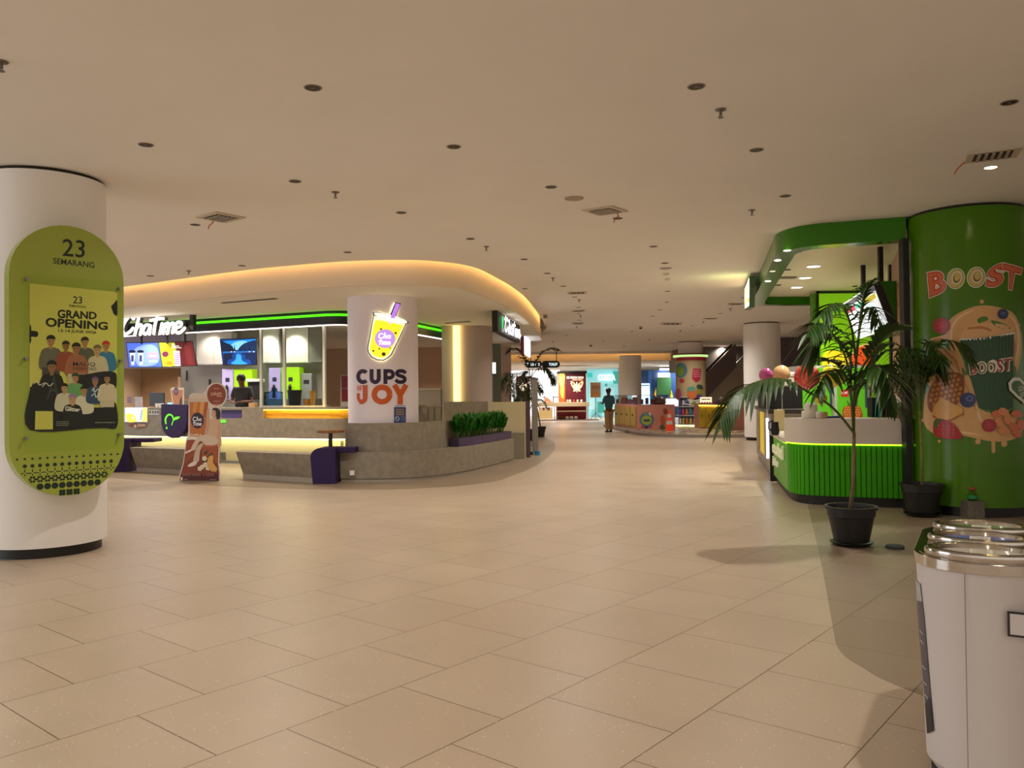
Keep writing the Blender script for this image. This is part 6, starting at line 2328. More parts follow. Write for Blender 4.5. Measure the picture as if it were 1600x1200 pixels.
# hanging direction signs
YD = 41.5
for k, (x0, x1, lb) in enumerate(((820, 847, 'black pill-shaped direction sign hanging from the ceiling, left one of two, behind the palm'), (846.5, 875, 'black pill-shaped direction sign hanging from the ceiling, right one of two'))):
    a_, b_ = P(x0, 564, YD), P(x1, 574.5, YD)
    t = thing('hanging_sign', lb, 'sign', ((a_.x + b_.x) / 2, YD, b_.z), 'hanging direction signs')
    hz = (a_.z - b_.z) / 2
    oc = rrect(a_.x, b_.z, b_.x, a_.z, hz * .98, 6)
    pl_ = Plane((0, YD, 0), (1, 0, 0))
    slab_on(pl_, oc, -.1, 0, 'board', mat('#14181a', .4), t)
    A = Art(pl_, 0, 0, 1, px=False)
    m_ = (b_.z + a_.z) / 2
    if k:
        A.text('TOILET', a_.x + .35, m_ + .07, b_.x - .12, m_ - .07, '#d8f0f4', .02)
    else:
        A.text('LIFT  2', a_.x + .30, m_ + .07, b_.x - .12, m_ - .07, '#d8f0f4', .02)
        A.ell(a_.x + .14, m_, .06, .08, '#d8f0f4')
    A.build('lettering', t, emis=.6, w0=.004)
    xr = b_.x - .18 if k else a_.x + .3
    MB().box(xr - .02, YD - .06, a_.z - .01, xr + .02, YD - .03, H - .002).build('hanger', M_BLACK, t)

# dark red kiosk with butterfly emblem
YR = 48.8
pl_ = Plane((0, YR, 0), (1, 0, 0))
X = lambda px, Y=YR: P(px, 600, Y).x
Z = lambda py, Y=YR, px=900: P(px, py, Y).z
t = thing('kiosk_tower', 'dark red kiosk tower with a gold butterfly emblem and an orange lit menu', 'kiosk', (X(895), YR, 0))
MB().box(X(883), YR, 0, X(915), YR + 1.2, Z(582)).build('tower', mat('#5a0c1a', .5), t)
MB().box(X(872), YR - .1, Z(583.5), X(917), YR + 1.3, Z(580)).build('roof_trim', M_DARK, t)
MB().box(X(873), YR + .1, Z(632), X(883), YR + .5, Z(583)).build('menu_lightbox', mat('#e8501a', emis=.5), t)
A = Art(Plane((0, YR + .09, 0), (1, 0, 0)), 0, 0, 1)
A.blob([(874, 584), (882, 585), (881, 600), (877, 606), (874, 598)], '#ffe25a')
A.blob([(876, 606), (881, 603), (880, 622), (876, 616)], '#ffc040')
A.build('menu_picture', t, emis=.5)
A = Art(Plane((0, YR - .01, 0), (1, 0, 0)), 0, 0, 1)
for i, x in enumerate((885.5, 888.5, 891.5, 894.5, 897.5, 900.5, 903.5, 906.5, 909.5)): A.rect(x, 588.2, x + 2, 591.6, '#f0e0d0')
for x in (894, 896.5, 899, 901.5, 904, 906.5, 909): A.rect(x, 592.2, x + 1.6, 594.8, '#d8a880')
for s_ in (-1, 1):
    A.blob([(901.5, 604), (901.5 + s_ * 4, 598), (901.5 + s_ * 9.5, 595.5), (901.5 + s_ * 9, 602), (901.5 + s_ * 5, 608), (901.5 + s_ * 6, 611), (901.5 + s_ * 2, 611)], '#f0c890')
    A.ell(901.5 + s_ * 6, 600, 1.6, 2.2, '#a84c20', n=8)
A.poly([(900.5, 597), (902.5, 597), (902, 613), (901, 613)], '#f8e8d0')
for x in range(886, 915, 4): A.rect(x, 584, x + .5, 631, '#3a0812')
A.build('emblem', t, emis=.5)
A = None
# counters in front
t2 = thing('display_table', 'long pale display table with shelves in front of the dark red kiosk', 'table', (X(881), YR - .9, 0))
YT = YR - .9
MB().box(X(842, YT), YT, Z(635, YT), X(920, YT), YT + .7, Z(628.5, YT)).build('tabletop', mat('#e0c8a0', .5), t2)
MB().box(X(869, YT), YT + .1, Z(643.5, YT), X(918, YT), YT + .6, Z(641.5, YT)).build('shelf', mat('#d8c8b0', .5), t2)
MB().box(X(842, YT), YT + .1, .1, X(863, YT), YT + .6, Z(636, YT)).build('front_panel', mat('#d8b878', .5, emis=.25), t2)
for px in (865, 868, 917): MB().box(X(px, YT), YT, 0, X(px, YT) + .06, YT + .06, Z(635, YT)).build('leg', mat('#b8b0a8', .4), t2)
MB().box(X(869, YT), YT + .65, .05, X(917, YT), YT + .7, Z(635, YT)).build('back_panel', mat('#a02030', .5), t2)
MB().box(X(842, YT) - .2, YT - .2, 0, X(934, YT), YT + .9, .05).build('base_board', mat('#7a7068', .5), t2)
for k, px in enumerate((886, 893, 900)):
    o = MB().ball((X(px, YT), YT + .3, .05 + .1), .12, .12, .10, 14, 8).build('white_bowl', mat('#ece4e0', .4), smooth=True)
    tag(o, ['left', 'middle', 'right'][k] + ' white bowl of the three under the pale display table', 'bowl', 'white bowls under the table')
for k, px in enumerate((845, 849, 853, 857, 861)):
    o = MB().box(X(px, YT) - .05, YT - .02, Z(640.5, YT), X(px, YT) + .06, YT - .001, Z(636, YT)).build('price_card', mat('#8a2430' if k % 2 else '#e8e0d8', .5))
    tag(o, 'small card hanging at the front edge of the pale display table', 'card', 'cards on the display table')
for k, px in enumerate((873, 878, 882)):
    o = MB().ball((X(px, YT), YT + .3, .16), .1, .1, .1, 10, 8).build('brown_pot', mat('#7a3a20', .6), smooth=True)
    tag(o, 'brown round pot under the left part of the pale display table', 'pot', 'brown pots under the table')
for k, px in enumerate((887, 891, 897, 903, 909)):
    o = MB().lathe([(.05, 0), (.07, .1), (.05, .14), (.001, .15)], (X(px, YT), YT + .3, Z(628.5, YT) + .001), 10).build('ornament', mat(['#d8b8a0', '#e8e0d0', '#a83a30'][k % 3], .5))
    tag(o, 'little ornament standing on top of the pale display table', 'ornament', 'ornaments on the display table')
t = thing('photo_screen', 'framed screen standing on the pale table left of the red tower', 'screen', (X(858), YT + .3, Z(628.5, YT)))
MB().box(X(851, YT), YT + .3, Z(628.4, YT), X(865, YT), YT + .36, Z(618, YT)).build('housing', M_DARK, t)
A = Art(Plane((0, YT + .297, 0), (1, 0, 0)), 0, 0, 1)
A.rect(852, 619, 863.5, 628, '#dce4f0')
A.blob([(852, 628), (853, 621), (857, 622), (862, 628)], '#8a5a3a')
A.build('display', t, emis=.9)
t = thing('red_kiosk_panel', 'smaller dark red panel with a butterfly emblem, seen through the palms', 'kiosk', (X(818, 40), 40, 0))
MB().box(X(807, 40), 40, 0, X(828, 40), 40.3, Z(588, 40, 818)).build('panel', mat('#7a1424', .5), t)
A = Art(Plane((0, 39.99, 0), (1, 0, 0)), 0, 0, 1)
for s_ in (-1, 1): A.blob([(817.5, 603), (817.5 + s_ * 4, 600), (817.5 + s_ * 8.5, 597), (817.5 + s_ * 8, 604), (817.5 + s_ * 4, 607), (817.5 + s_ * 5, 610), (817.5 + s_ * 1.5, 609)], '#f8d8b0')
A.poly([(816.7, 598), (818.3, 598), (818, 611), (817, 611)], '#fff0e0')
A.build('emblem', t, emis=1.0)
# bright white shop behind, its lighting put into the walls as glow
t = thing('white_shop_front', 'brightly lit white shop interior far behind the red kiosk', 'shop', (X(850, 58), 58, 0))
MB().box(X(799, 58), 58, 0, X(875, 58), 58.2, 3.23).build('glowing_wall', mat('#f2f4f8', .6, emis=.42), t)
MB().box(X(860, 58), 57.9, Z(603, 58), X(866, 58), 57.99, Z(597, 58)).build('wall_frame', M_GREYM, t)
MB().box(X(861, 58), 57.88, Z(602, 58), X(865, 58), 57.9, Z(598, 58)).build('wall_frame', mat('#f2f4f8', .6, emis=.6), t)
MB().box(X(848, 58), 57.7, Z(621, 58), X(872, 58), 57.98, Z(619.5, 58)).build('shelf', M_GREYM, t)
MB().box(X(868, 58), 57.8, Z(600, 58), X(871.5, 58), 57.99, Z(586, 58)).build('poster', mat('#c8b8b0', .5, emis=.3), t)

# turquoise shop, its lighting put into the surfaces as glow
YC = 55
t = thing('turquoise_shop_front', 'pale turquoise lit shop front with white bubble letter sign', 'shop', (X(945, YC), YC, 0))
MB().box(X(917, YC), YC, 0, X(966, YC), YC + .2, Z(577, YC)).build('glowing_wall', mat('#9adfe6', .5, emis=.2), t)
MB().box(X(917, YC), YC - .3, Z(590, YC), X(925, YC), YC - .01, Z(583, YC)).build('corner_sign', mat('#40c8c8', .5, emis=.25), t)
MB().box(X(958, YC), YC - .2, Z(600, YC), X(966, YC), YC - .01, Z(581, YC)).build('corner_panel', mat('#50c0b8', .5, emis=.15), t)
MB().box(X(931, YC), YC - 1.2, .3, X(941, YC), YC - .6, Z(628, YC)).build('counter', mat('#3aa898', .5), t)
A = Art(Plane((0, YC - .25, 0), (1, 0, 0)), 0, 0, 1)
A.text('COZZA', 934.5, 585, 961.5, 594.5, '#ffffff', .05)
A.build('lettering', t, emis=.7)
for x0, x1, y0, y1, c in ((921, 929, 596, 640, '#c8f0f4'), (945, 949, 600, 604, '#58a0a8'), (942, 960, 606, 650, '#b8ecf2')):
    MB().box(X(x0, YC), YC - .02, Z(y1, YC), X(x1, YC), YC - .001, Z(y0, YC)).build('window_film', mat(c, .4, emis=.18), t)
ge = G(930, 655)
t = thing('sign_stand', 'black tripod stand holding an orange and beige notice board', 'sign stand', (ge.x, ge.y, 0))
Y = ge.y
MB().box(P(922.5, 600, Y).x, Y, P(930, 621, Y).z, P(938.5, 600, Y).x, Y + .04, P(930, 597.5, Y).z).build('board', mat('#d8b08c', .5), t)
A = Art(Plane((0, Y - .005, 0), (1, 0, 0)), 0, 0, 1)
A.rect(923, 612.5, 938, 620.5, '#e0a060')
A.lines(925, 603, 937, 609, 3, '#a85a48')
A.build('print', t)
pb = Vector((P(930.5, 600, Y).x, Y + .02, 0))
MB().tube([pb + Vector((0, 0, .35)), pb + Vector((0, 0, P(930, 620, Y).z))], .018, 8).build('pole', M_BLACK, t)
for a in (0.3, 2.4, 4.5): MB().tube([pb + Vector((0, 0, .38)), pb + Vector((math.cos(a) * .4, math.sin(a) * .4, .012))], .014, 6).build('leg', M_BLACK, t)

# blue shop
YL = 52
t = thing('blue_shop_front', 'navy blue shop front with white lit lettering and green board', 'shop', (X(1030, YL), YL, 0))
MB().box(X(999, YL), YL, 0, X(1060, YL), YL + .2, Z(578, YL, 1030)).build('facade', mat('#2a4670', .4, emis=.03), t)
MB().box(X(1013, YL), YL - .02, Z(650, YL), X(1018, YL), YL - .001, Z(579, YL, 1030)).build('pier', mat('#3a6ab0', .4), t)
MB().box(X(1031, YL), YL - .3, Z(578.5, YL, 1030), X(1060, YL), YL - .01, Z(576, YL, 1030)).build('ceiling_light', mat('#f4f8ff', emis=3.0), t)
MB().box(X(1000, YL), YL - .05, Z(650, YL), X(1015, YL), YL - .021, Z(599, YL, 1010)).build('lit_window', mat('#c8f0ff', emis=.5), t)
MB().box(X(1001, YL), YL - .07, Z(604, YL), X(1014, YL), YL - .051, Z(601.5, YL, 1010)).build('window_text', mat('#1a3a6a', .4), t)
MB().box(X(1027, YL), YL - .4, Z(589.5, YL, 1030), X(1045, YL), YL - .3, Z(583, YL, 1030)).build('lit_lettering', mat('#ffffff', emis=3.0), t)
MB().box(X(1025.5, YL), YL - .35, Z(617, YL, 1030), X(1047, YL), YL - .25, Z(590, YL, 1030)).build('green_board', mat('#3a6a34', .5), t)
for q in ([(1022, 619), (1025, 606), (1025, 619)], [(1047, 621), (1047, 603), (1052, 621)]):
    A = Art(Plane((0, YL - .2, 0), (1, 0, 0)), 0, 0, 1)
    A.poly(q, '#f0b818')
    A.build('yellow_panel', t, emis=.3, thick=.03)
MB().box(X(1036, YL), YL - .3, Z(636, YL), X(1058, YL), YL - .2, Z(623, YL, 1030)).build('lit_counter', mat('#dff0f4', emis=.4), t)

# platform with checker floor, pink counters, printed toy column
pf = [G(x, y) for x, y in ((955, 669.5), (975, 675.5), (1005, 681), (1060, 683.5), (1120, 684), (1170, 684))]
pf = smooth_path([(p.x, p.y) for p in pf], 4)
o = MB().prism(pf + [(11.2, 36.5), (4.2, 38)], 0, .10).build('floor_step', mat('#8a7c70', .5), keep=True)
tag(o, kind='structure')


def checker():
    m = bpy.data.materials.new('m_checker')
    m.use_nodes = True
    nt = m.node_tree
    b = nt.nodes['Principled BSDF']
    g = nt.nodes.new('ShaderNodeNewGeometry')
    c = nt.nodes.new('ShaderNodeTexChecker')
    c.inputs['Scale'].default_value = 1.6
    c.inputs['Color1'].default_value = (*lin('#d8c4a4'), 1)
    c.inputs['Color2'].default_value = (*lin('#5a4c44'), 1)
    nt.links.new(g.outputs['Position'], c.inputs['Vector'])
    nt.links.new(c.outputs['Color'], b.inputs['Base Color'])
    b.inputs['Roughness'].default_value = .3
    return m


tag(MB().prism(offset(pf, .5) + [(11.2, 36.5), (4.4, 38)], .10, .105).build('floor_inlay', checker(), keep=True), kind='structure')
t = thing('step_label', 'pale strip with lettering on the platform step below the right pink counter', 'label', G(1110, 682))
a_, b_ = G(1077, 683.6), G(1146, 684)
MB().obox((a_.x, a_.y - .02, .105), Vector((b_.x - a_.x, b_.y - a_.y, 0)), Vector((0, .55, 0)), Vector((0, 0, .012))).build('strip', mat('#d8ccb0', .5), t)
A = Art(Plane((a_.x, a_.y + .1, .1185), (b_.x - a_.x, b_.y - a_.y, 0), (0, 1, 0)), 0, 0, 1, px=False)
A.text('LIMITED EDITION', .35, .32, 1.35, .12, '#6a5a4a', .02)
A.build('lettering', t)
# left pink counter
g0, g1, g2_ = G(961, 669), G(995, 674.5), G(1055, 676.5)
CTP = 1.08
PINK = mat('#d08a78', .5)
t = thing('pink_counter', 'pink counter with yellow cupboards and round blue printed badge, left of the toy column', 'counter', (g1.x, g1.y, .1))
ptsA = [(g0.x, g0.y), (g1.x, g1.y), (g2_.x, g2_.y), (g2_.x + .1, g2_.y + .7), (g1.x + .3, g1.y + .8), (g0.x + .5, g0.y + .5)]
MB().prism(ptsA, .11, CTP).build('body', PINK, t)
e_ = Vector((g1.x - g0.x, g1.y - g0.y, 0))
en = Vector((e_.y, -e_.x, 0)).normalized()
en = -en if en.y > 0 else en
for i in range(4):
    dr = MB().obox(Vector((g0.x, g0.y, .2)) + e_ * (i / 4 + .02) + en * .001, e_ * .22, en * .03, Vector((0, 0, .78))).build('cupboard_door', mat('#b89a4c', .5), t)
    MB().obox(Vector((g0.x, g0.y, .62)) + e_ * (i / 4 + .10) + en * .031, e_ * .03, en * .03, Vector((0, 0, .06))).build('knob', M_DARK, dr)
f_ = Vector((g2_.x - g1.x, g2_.y - g1.y, 0))
cpn = Plane((g1.x, g1.y, 0), f_)
A = Art(cpn, 960, 520, 6.667)
A.ell(337, 905, 76, 80, '#5a7a88')
A.ell(337, 910, 54, 50, '#a8b848')
A.poly([(300, 850), (322, 820), (350, 850)], '#7a9aa0')
A.poly([(350, 845), (375, 822), (385, 870)], '#e8d8c8')
A.rect(305, 900, 370, 925, '#3a6a4c')
A.ell(292, 980, 16, 18, '#c84050')
A.ell(378, 980, 16, 18, '#c84050')
A.ell(335, 985, 26, 14, '#2a3a5a')
A.blob([(480, 880), (510, 860), (530, 900), (520, 960), (490, 955)], '#c8602c')
A.blob([(475, 970), (510, 960), (530, 990), (505, 1015), (480, 1005)], '#5a5a3a')
A.blob([(510, 800), (540, 790), (560, 830), (520, 850)], '#8a4a40')
A.build('printed_badge', t)
vt = thing('glass_case', 'clear glass case with small toys on the left pink counter', 'display case', (g1.x, g1.y, CTP))
MB().prism([(x, y) for x, y in ptsA[:2]] + [((g1.x + g2_.x) / 2, (g1.y + g2_.y) / 2), ((g1.x + g2_.x) / 2, (g1.y + g2_.y) / 2 + .38), (g1.x + .1, g1.y + .4), (g0.x + .25, g0.y + .3)], CTP + .001, CTP + .36).build('glass', glass_mat((.93, .96, .97), .15), vt)
MB().prism([(x, y) for x, y in ptsA[:2]] + [((g1.x + g2_.x) / 2, (g1.y + g2_.y) / 2), ((g1.x + g2_.x) / 2, (g1.y + g2_.y) / 2 + .38), (g1.x + .1, g1.y + .4), (g0.x + .25, g0.y + .3)], CTP + .361, CTP + .38).build('top_rail', mat('#9a6a60', .4), vt)
random.seed(11)
for k, px in enumerate(range(972, 1024, 7)):
    f_ = k / 7.0
    c = Vector((g0.x, g0.y, 0)).lerp(Vector((g1.x, g1.y, 0)), f_ * 2) if f_ < .5 else Vector((g1.x, g1.y, 0)).lerp(Vector((g2_.x, g2_.y, 0)), (f_ - .5) * 1.0)
    c = c + Vector((.14, .2 + k % 2 * .04, 0))
    o = MB().box(c.x - .06, c.y - .05, CTP + .012, c.x + .06, c.y + .05, CTP + random.uniform(.12, .3)).build('toy_box', mat(random.choice(['#5a6a8a', '#a8344a', '#3a4a6a', '#c86a5a', '#8a5a7a']), .4), bevel=.01)
    tag(o, 'small coloured toy box on the left pink counter behind glass', 'box', 'toy boxes on the left pink counter')
t = thing('machine_toy', 'dark round game machine at the right end of the left pink counter', 'machine', (P(1034, 630, 32).x, 32, CTP))
x = P(1032, 630, 32.1).x
MB().lathe([(.2, .001), (.24, .08), (.22, .2), (.1, .3), (.05, .34)], (x, 32.2, CTP), 18).build('body', mat('#5a4a40', .3), t, smooth=True)
MB().tube([(x + .1, 32.1, CTP + .15), (x + .4, 32.1, CTP + .34)], .02, 6).build('arm', mat('#c8c4b8', .4), t)
# cone
gc = G(1043.5, 676.5)
gc = Vector((gc.x, gc.y - .35, 0))
t = thing('traffic_cone', 'orange traffic cone with two white bands in front of the pink counter', 'cone', gc)
MB().box(gc.x - .23, gc.y - .23, 0, gc.x + .23, gc.y + .23, .035).build('base', mat('#e8401c', .5), t, bevel=.01)
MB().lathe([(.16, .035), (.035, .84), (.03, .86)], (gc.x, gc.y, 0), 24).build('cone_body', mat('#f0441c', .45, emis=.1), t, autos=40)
for z0, z1 in ((.34, .48), (.60, .72)):
    r = lambda z: .16 - (.125) * (z - .035) / .805 + .003
    MB().lathe([(r(z0), z0), (r(z1), z1)], (gc.x, gc.y, 0), 24).build('white_band', mat('#f0e8e4', .4), t, autos=40)
# toy column
tcx = P(1079.5, 600, 35.4)
column(tcx.x, 35.4, .53, H - .03, 'plain upper column rising above the toy display', ring=True)
t = thing('toy_display', 'round toy display wrapped in cartoon prints around the column, with lit shelves', 'display', (tcx.x, 35.4 - .66, .1))
R_ = .64
a = MB()
a.smooth = True
a.lathe([(R_, 1.35), (R_, 3.05)], (tcx.x, 35.4, 0), 40)
a.build('printed_wrap', mat('#c8b48a', .5), t, autos=40)
zq = lambda py: P(1080, py, 34.75).z
MB().lathe([(R_ + .02, zq(563)), (R_ + .02, zq(557.5))], (tcx.x, 35.4, 0), 40).build('red_band', mat('#a8283c', .4), t)
MB().lathe([(R_ + .1, zq(557)), (R_ + .1, zq(554))], (tcx.x, 35.4, 0), 40).build('light_ring', mat('#b8e090', emis=.5), t)
MB().lathe([(R_ + .12, zq(554)), (R_ + .12, zq(552))], (tcx.x, 35.4, 0), 40).build('top_ring', mat('#7a1c2c', .4), t)
MB().lathe([(R_ - .1, .106), (R_ - .1, 1.35)], (tcx.x, 35.4, 0), 40).build('core', mat('#6a7a8a', .5), t)
for z in (.16, .55, .93, 1.32): MB().lathe([(R_ - .1, z), (R_ + .02, z), (R_ + .02, z + .03), (R_ - .1, z + .03)], (tcx.x, 35.4, 0), 40).build('shelf', mat('#c8d0d4', .3), t)
MB().lathe([(R_ + .03, .12), (R_ + .03, .16)], (tcx.x, 35.4, 0), 40).build('shelf_light', mat('#fff0a0', emis=1.2), t)
cy2 = Cyl(tcx.x, 35.4, R_ + .005)
A = Art(cy2, 1040, 520, 6.667)
A.ell(160, 390, 68, 78, '#5a8a98')
A.ell(148, 400, 40, 48, '#8aa83a')
A.ell(170, 500, 26, 24, '#c83a4a')
A.poly([(285, 370), (370, 378), (360, 490), (320, 520), (275, 480)], '#c02c48')
A.lines(290, 390, 355, 470, 4, '#e888a0')
A.ell(275, 640, 50, 52, '#e07a3c')
A.blob([(225, 600), (240, 565), (290, 560), (310, 590), (270, 610)], '#6aa898')
A.ell(135, 640, 30, 60, '#b05a7a')
A.ell(345, 620, 34, 44, '#a8983a')
A.blob([(320, 570), (330, 540), (370, 545), (385, 580), (350, 590)], '#3a5a4a')
A.ell(345, 660, 30, 20, '#5a4a8a')
A.blob([(180, 740), (240, 690), (300, 700), (360, 690), (380, 740), (300, 760), (220, 750)], '#d8d0c0')
A.blob([(200, 730), (230, 700), (250, 740)], '#3a5aa0')
A.blob([(260, 745), (300, 710), (320, 750)], '#8aa04a')
A.build('cartoon_print', t, eps=.0008)
random.seed(5)
nto = 0
for z in (.19, .58, .96):
    for k in range(9):
        ang = -PI / 2 - 1.05 + k * .2625
        c = (tcx.x + (R_ - .03) * math.cos(ang), 35.4 + (R_ - .03) * math.sin(ang))
        o = MB().lathe([(.045, .001), (.06, .08), (.035, .13), (.05, .19), (.03, .25), (.001, .26)], (c[0], c[1], z), 8).build('toy_figure', mat(random.choice(['#3a8a9a', '#c84a6a', '#d8c040', '#5a4a9a', '#d8d8d8', '#d87a3a']), .4), smooth=True)
        tag(o, 'little coloured toy on the round lit shelves of the toy display', 'toy', 'toys on the round shelves')
# right pink counter
h0, h1, h2 = G(1092, 673), G(1145, 676), G(1168, 677)
t = thing('pink_counter', 'pink counter with glowing yellow cupboards right of the toy column', 'counter', (h1.x, h1.y, .1))
MB().prism([(h0.x, h0.y), (h1.x, h1.y), (h2.x, h2.y), (h2.x, h2.y + .8), (h0.x, h0.y + .8)], .11, CTP).build('body', mat('#b87a6c', .5), t)
e_ = Vector((h1.x - h0.x, h1.y - h0.y, 0))
for i in range(5):
    dr = MB().obox(Vector((h0.x, h0.y - .03, .16)) + e_ * (i / 5 + .01), e_ * .185, Vector((0, .029, 0)), Vector((0, 0, .8))).build('cupboard_door', mat('#b8a42c', .4), t)
    MB().obox(Vector((h0.x, h0.y - .05, .55)) + e_ * (i / 5 + .09), e_ * .015, Vector((0, .02, 0)), Vector((0, 0, .12))).build('handle', M_DARK, dr)
MB().obox(Vector((h0.x, h0.y - .12, 1.0)), e_, Vector((0, .1, 0)), Vector((0, 0, .03))).build('light_strip', mat('#fff060', emis=3.5, ecol='#ffe840'), t)
MB().obox(Vector((h0.x, h0.y - .14, 1.032)), e_, Vector((0, .14, 0)), Vector((0, 0, .04))).build('ledge', PINK, t)
t = thing('glass_case', 'clear glass case with small goods on the right pink counter', 'display case', (h1.x, h1.y + .1, CTP))
MB().box(P(1112, 600, 33).x, h1.y + .1, CTP + .001, h2.x, h1.y + .5, CTP + .36).build('glass', glass_mat((.93, .96, .97), .15), t)
t = thing('lit_card', 'small cream lit sign card standing on the right pink counter', 'sign', (P(1103, 630, 32.9).x, 32.9, CTP))
Y = h0.y + .05
MB().box(P(1094, 600, Y).x, Y, CTP + .04, P(1112, 600, Y).x, Y + .06, P(1100, 620.5, Y).z).build('card', mat('#e8dcb8', .5, emis=.5), t)
MB().box(P(1092, 600, Y).x, Y - .03, CTP + .001, P(1116, 600, Y).x, Y + .1, CTP + .04).build('base', mat('#8a1c34', .4), t)
A = Art(Plane((0, Y - .004, 0), (1, 0, 0)), 0, 0, 1)
A.lines(1096, 623, 1110, 626, 1, '#8a3a30', .6)
for x in (1096, 1100, 1104, 1108): A.rect(x, 628, x + 2, 632, '#7a6a5a')
A.build('print', t)
for k, px in enumerate((1117, 1122, 1127, 1136, 1146)):
    c = P(px, 620, h1.y + .3)
    o = MB().box(c.x - .06, h1.y + .25, CTP + .002, c.x + .06, h1.y + .38, CTP + .12 + .05 * (k % 3)).build('toy_box', mat(['#7a3a44', '#4a4a6a', '#a87a6a', '#6a5a5a', '#8a2c3c'][k], .4), bevel=.01)
    tag(o, 'small coloured box on the right pink counter behind glass', 'box', 'toy boxes on the right pink counter')

# escalator rising to the right behind the counters
YE = 37.5
t = thing('escalator', 'escalator with dark glass sides rising to the right behind the toy display', 'escalator', (8.5, YE, 0))


def slope(px0, py0, px1, py1, thick, Y, name, m, dY=.1, below=False):
    a, b = P(px0, py0, Y), P(px1, py1, Y)
    if below:
        vs = [a, b, Vector((b.x, Y, .0)), Vector((a.x, Y, .0))]
    else:
        vs = [a, b, b - Vector((0, 0, thick)), a - Vector((0, 0, thick))]
    vs += [v + Vector((0, dY, 0)) for v in vs]
    return MB().add(vs, [(0, 1, 2, 3), (4, 7, 6, 5), (0, 4, 5, 1), (1, 5, 6, 2), (2, 6, 7, 3), (3, 7, 4, 0)]).build(name, m, t)


slope(1092, 590, 1150, 530, .12, YE, 'handrail', M_BLACK, .12)
slope(1092, 596, 1150, 536, 1.1, YE + .03, 'glass_side', mat('#77686c', .4), .05)
slope(1092, 628, 1172, 545, 3.0, YE + .1, 'side_cladding', mat('#b8ab9a', .4), .2, below=True)
slope(1130, 650, 1290, 478, .6, YE + 1.2, 'second_cladding', mat('#6a6064', .4), .3)
slope(1128, 640, 1290, 470, .08, YE + 1.0, 'second_handrail', mat('#8a8484', .3, metal=.6), .1)
slope(1130, 655, 1300, 490, 3, YE + 1.3, 'under_panel', mat('#5a5058', .5), .2, below=True)
MB().box(P(1085, 600, YE).x, YE + 1.6, 2.6, P(1168, 600, YE).x + 3, YE + 6, H - .003).build('landing_box', mat('#6a5f58', .6), t)
# dark wall panels with one pale diagonal line
t = thing('wall_panel', 'dark purple-grey wall panels behind the right white column', 'panel', (P(1245, 600, 33).x, 33, 0))
A = Plane((0, 33, 0), (1, 0, 0))
qs = [A.inv(x, y) for x, y in ((1216, 660), (1282, 660), (1282, 504), (1268, 505), (1216, 512))]
slab_on(A, qs, -.1, 0, 'panel', mat('#5c5058', .45), t)
B_ = Art(A, 0, 0, 1)
B_.stroke([(1219, 571), (1262, 514)], .6, '#b8b0b0')
B_.build('joint_line', t, w0=.003)

# ------------------------------------------------------------------ ceiling fittings
proto = {}


def dome(kind, x, y, z=None, label=None):
    p = G(x, y, H)
    cat = {'downlight': 'ceiling light', 'sprinkler': 'sprinkler', 'speaker': 'speaker', 'smoke_detector': 'detector', 'security_camera': 'camera'}[kind]
    grp = {'downlight': 'unlit recessed downlights in the main ceiling', 'sprinkler': 'ceiling sprinklers', 'speaker': 'round ceiling speakers', 'smoke_detector': 'ceiling detectors', 'security_camera': 'dome cameras'}[kind]
    if kind not in proto:
        t = thing(kind, '', cat, (p.x, p.y, H), grp)
        if kind == 'downlight':
            MB().lathe([(.052, -.0005), (.060, -.006), (.066, -.001)], (p.x, p.y, H), 24).build('trim_ring', mat('#8a7c6c', .5), t, autos=40)
            MB().lathe([(.001, -.002), (.053, -.003)], (p.x, p.y, H), 24).build('dark_disc', mat('#2a1d18', .5), t)  # flat disc, shade of the recess put into its dark colour
            MB().lathe([(.001, -.006), (.012, -.005), (.014, -.002)], (p.x, p.y, H), 12).build('lamp_lens', mat('#6a5a50', .2), t)
        if kind == 'sprinkler':
            MB().lathe([(.045, -.001), (.04, -.008), (.012, -.012), (.011, -.05), (.001, -.05)], (p.x, p.y, H), 16).build('body', mat('#7a7068', .4, metal=.5), t, autos=40)
            MB().lathe([(.001, -.066), (.022, -.066), (.022, -.062), (.001, -.06)], (p.x, p.y, H), 14).build('deflector', mat('#6a6058', .4, metal=.5), t)
            MB().tube([(p.x - .012, p.y, H - .045), (p.x - .014, p.y, H - .062)], .003, 5).build('frame_arm', M_GREYM, t)
        if kind == 'speaker':
            MB().lathe([(.11, -.001), (.105, -.01), (.095, -.012)], (p.x, p.y, H), 32).build('rim', mat('#a89884', .6), t, autos=40)
            MB().lathe([(.001, -.009), (.095, -.010)], (p.x, p.y, H), 32).build('grille', mat('#8f806e', .7), t)
        if kind == 'smoke_detector':
            MB().lathe([(.06, -.001), (.058, -.02), (.035, -.04), (.001, -.042)], (p.x, p.y, H), 20).build('housing', mat('#cfc4b4', .5), t, autos=40)
        if kind == 'security_camera':
            MB().lathe([(.07, -.001), (.07, -.05), (.055, -.055)], (p.x, p.y, H), 20).build('housing', mat('#d8d0c4', .5), t, autos=40)
            MB().lathe([(.055, -.055), (.048, -.085), (.025, -.105), (.001, -.11)], (p.x, p.y, H), 20).build('dome', M_BLACK, t, smooth=True)
        proto[kind] = t
    else:
        t = copy_tree(proto[kind])
        t.location = (p.x, p.y, H)
    t['label'] = label
    return t


def place(x, y):
    """where a fitting is, said with things one can find"""
    hor = 'left' if x < 400 else 'centre-left' if x < 700 else 'centre' if x < 1000 else 'centre-right' if x < 1250 else 'right'
    dep = 'nearest part' if y < 180 else 'near part' if y < 290 else 'middle part' if y < 400 else 'far part' if y < 470 else 'farthest part'
    return hor, dep


seen = {}


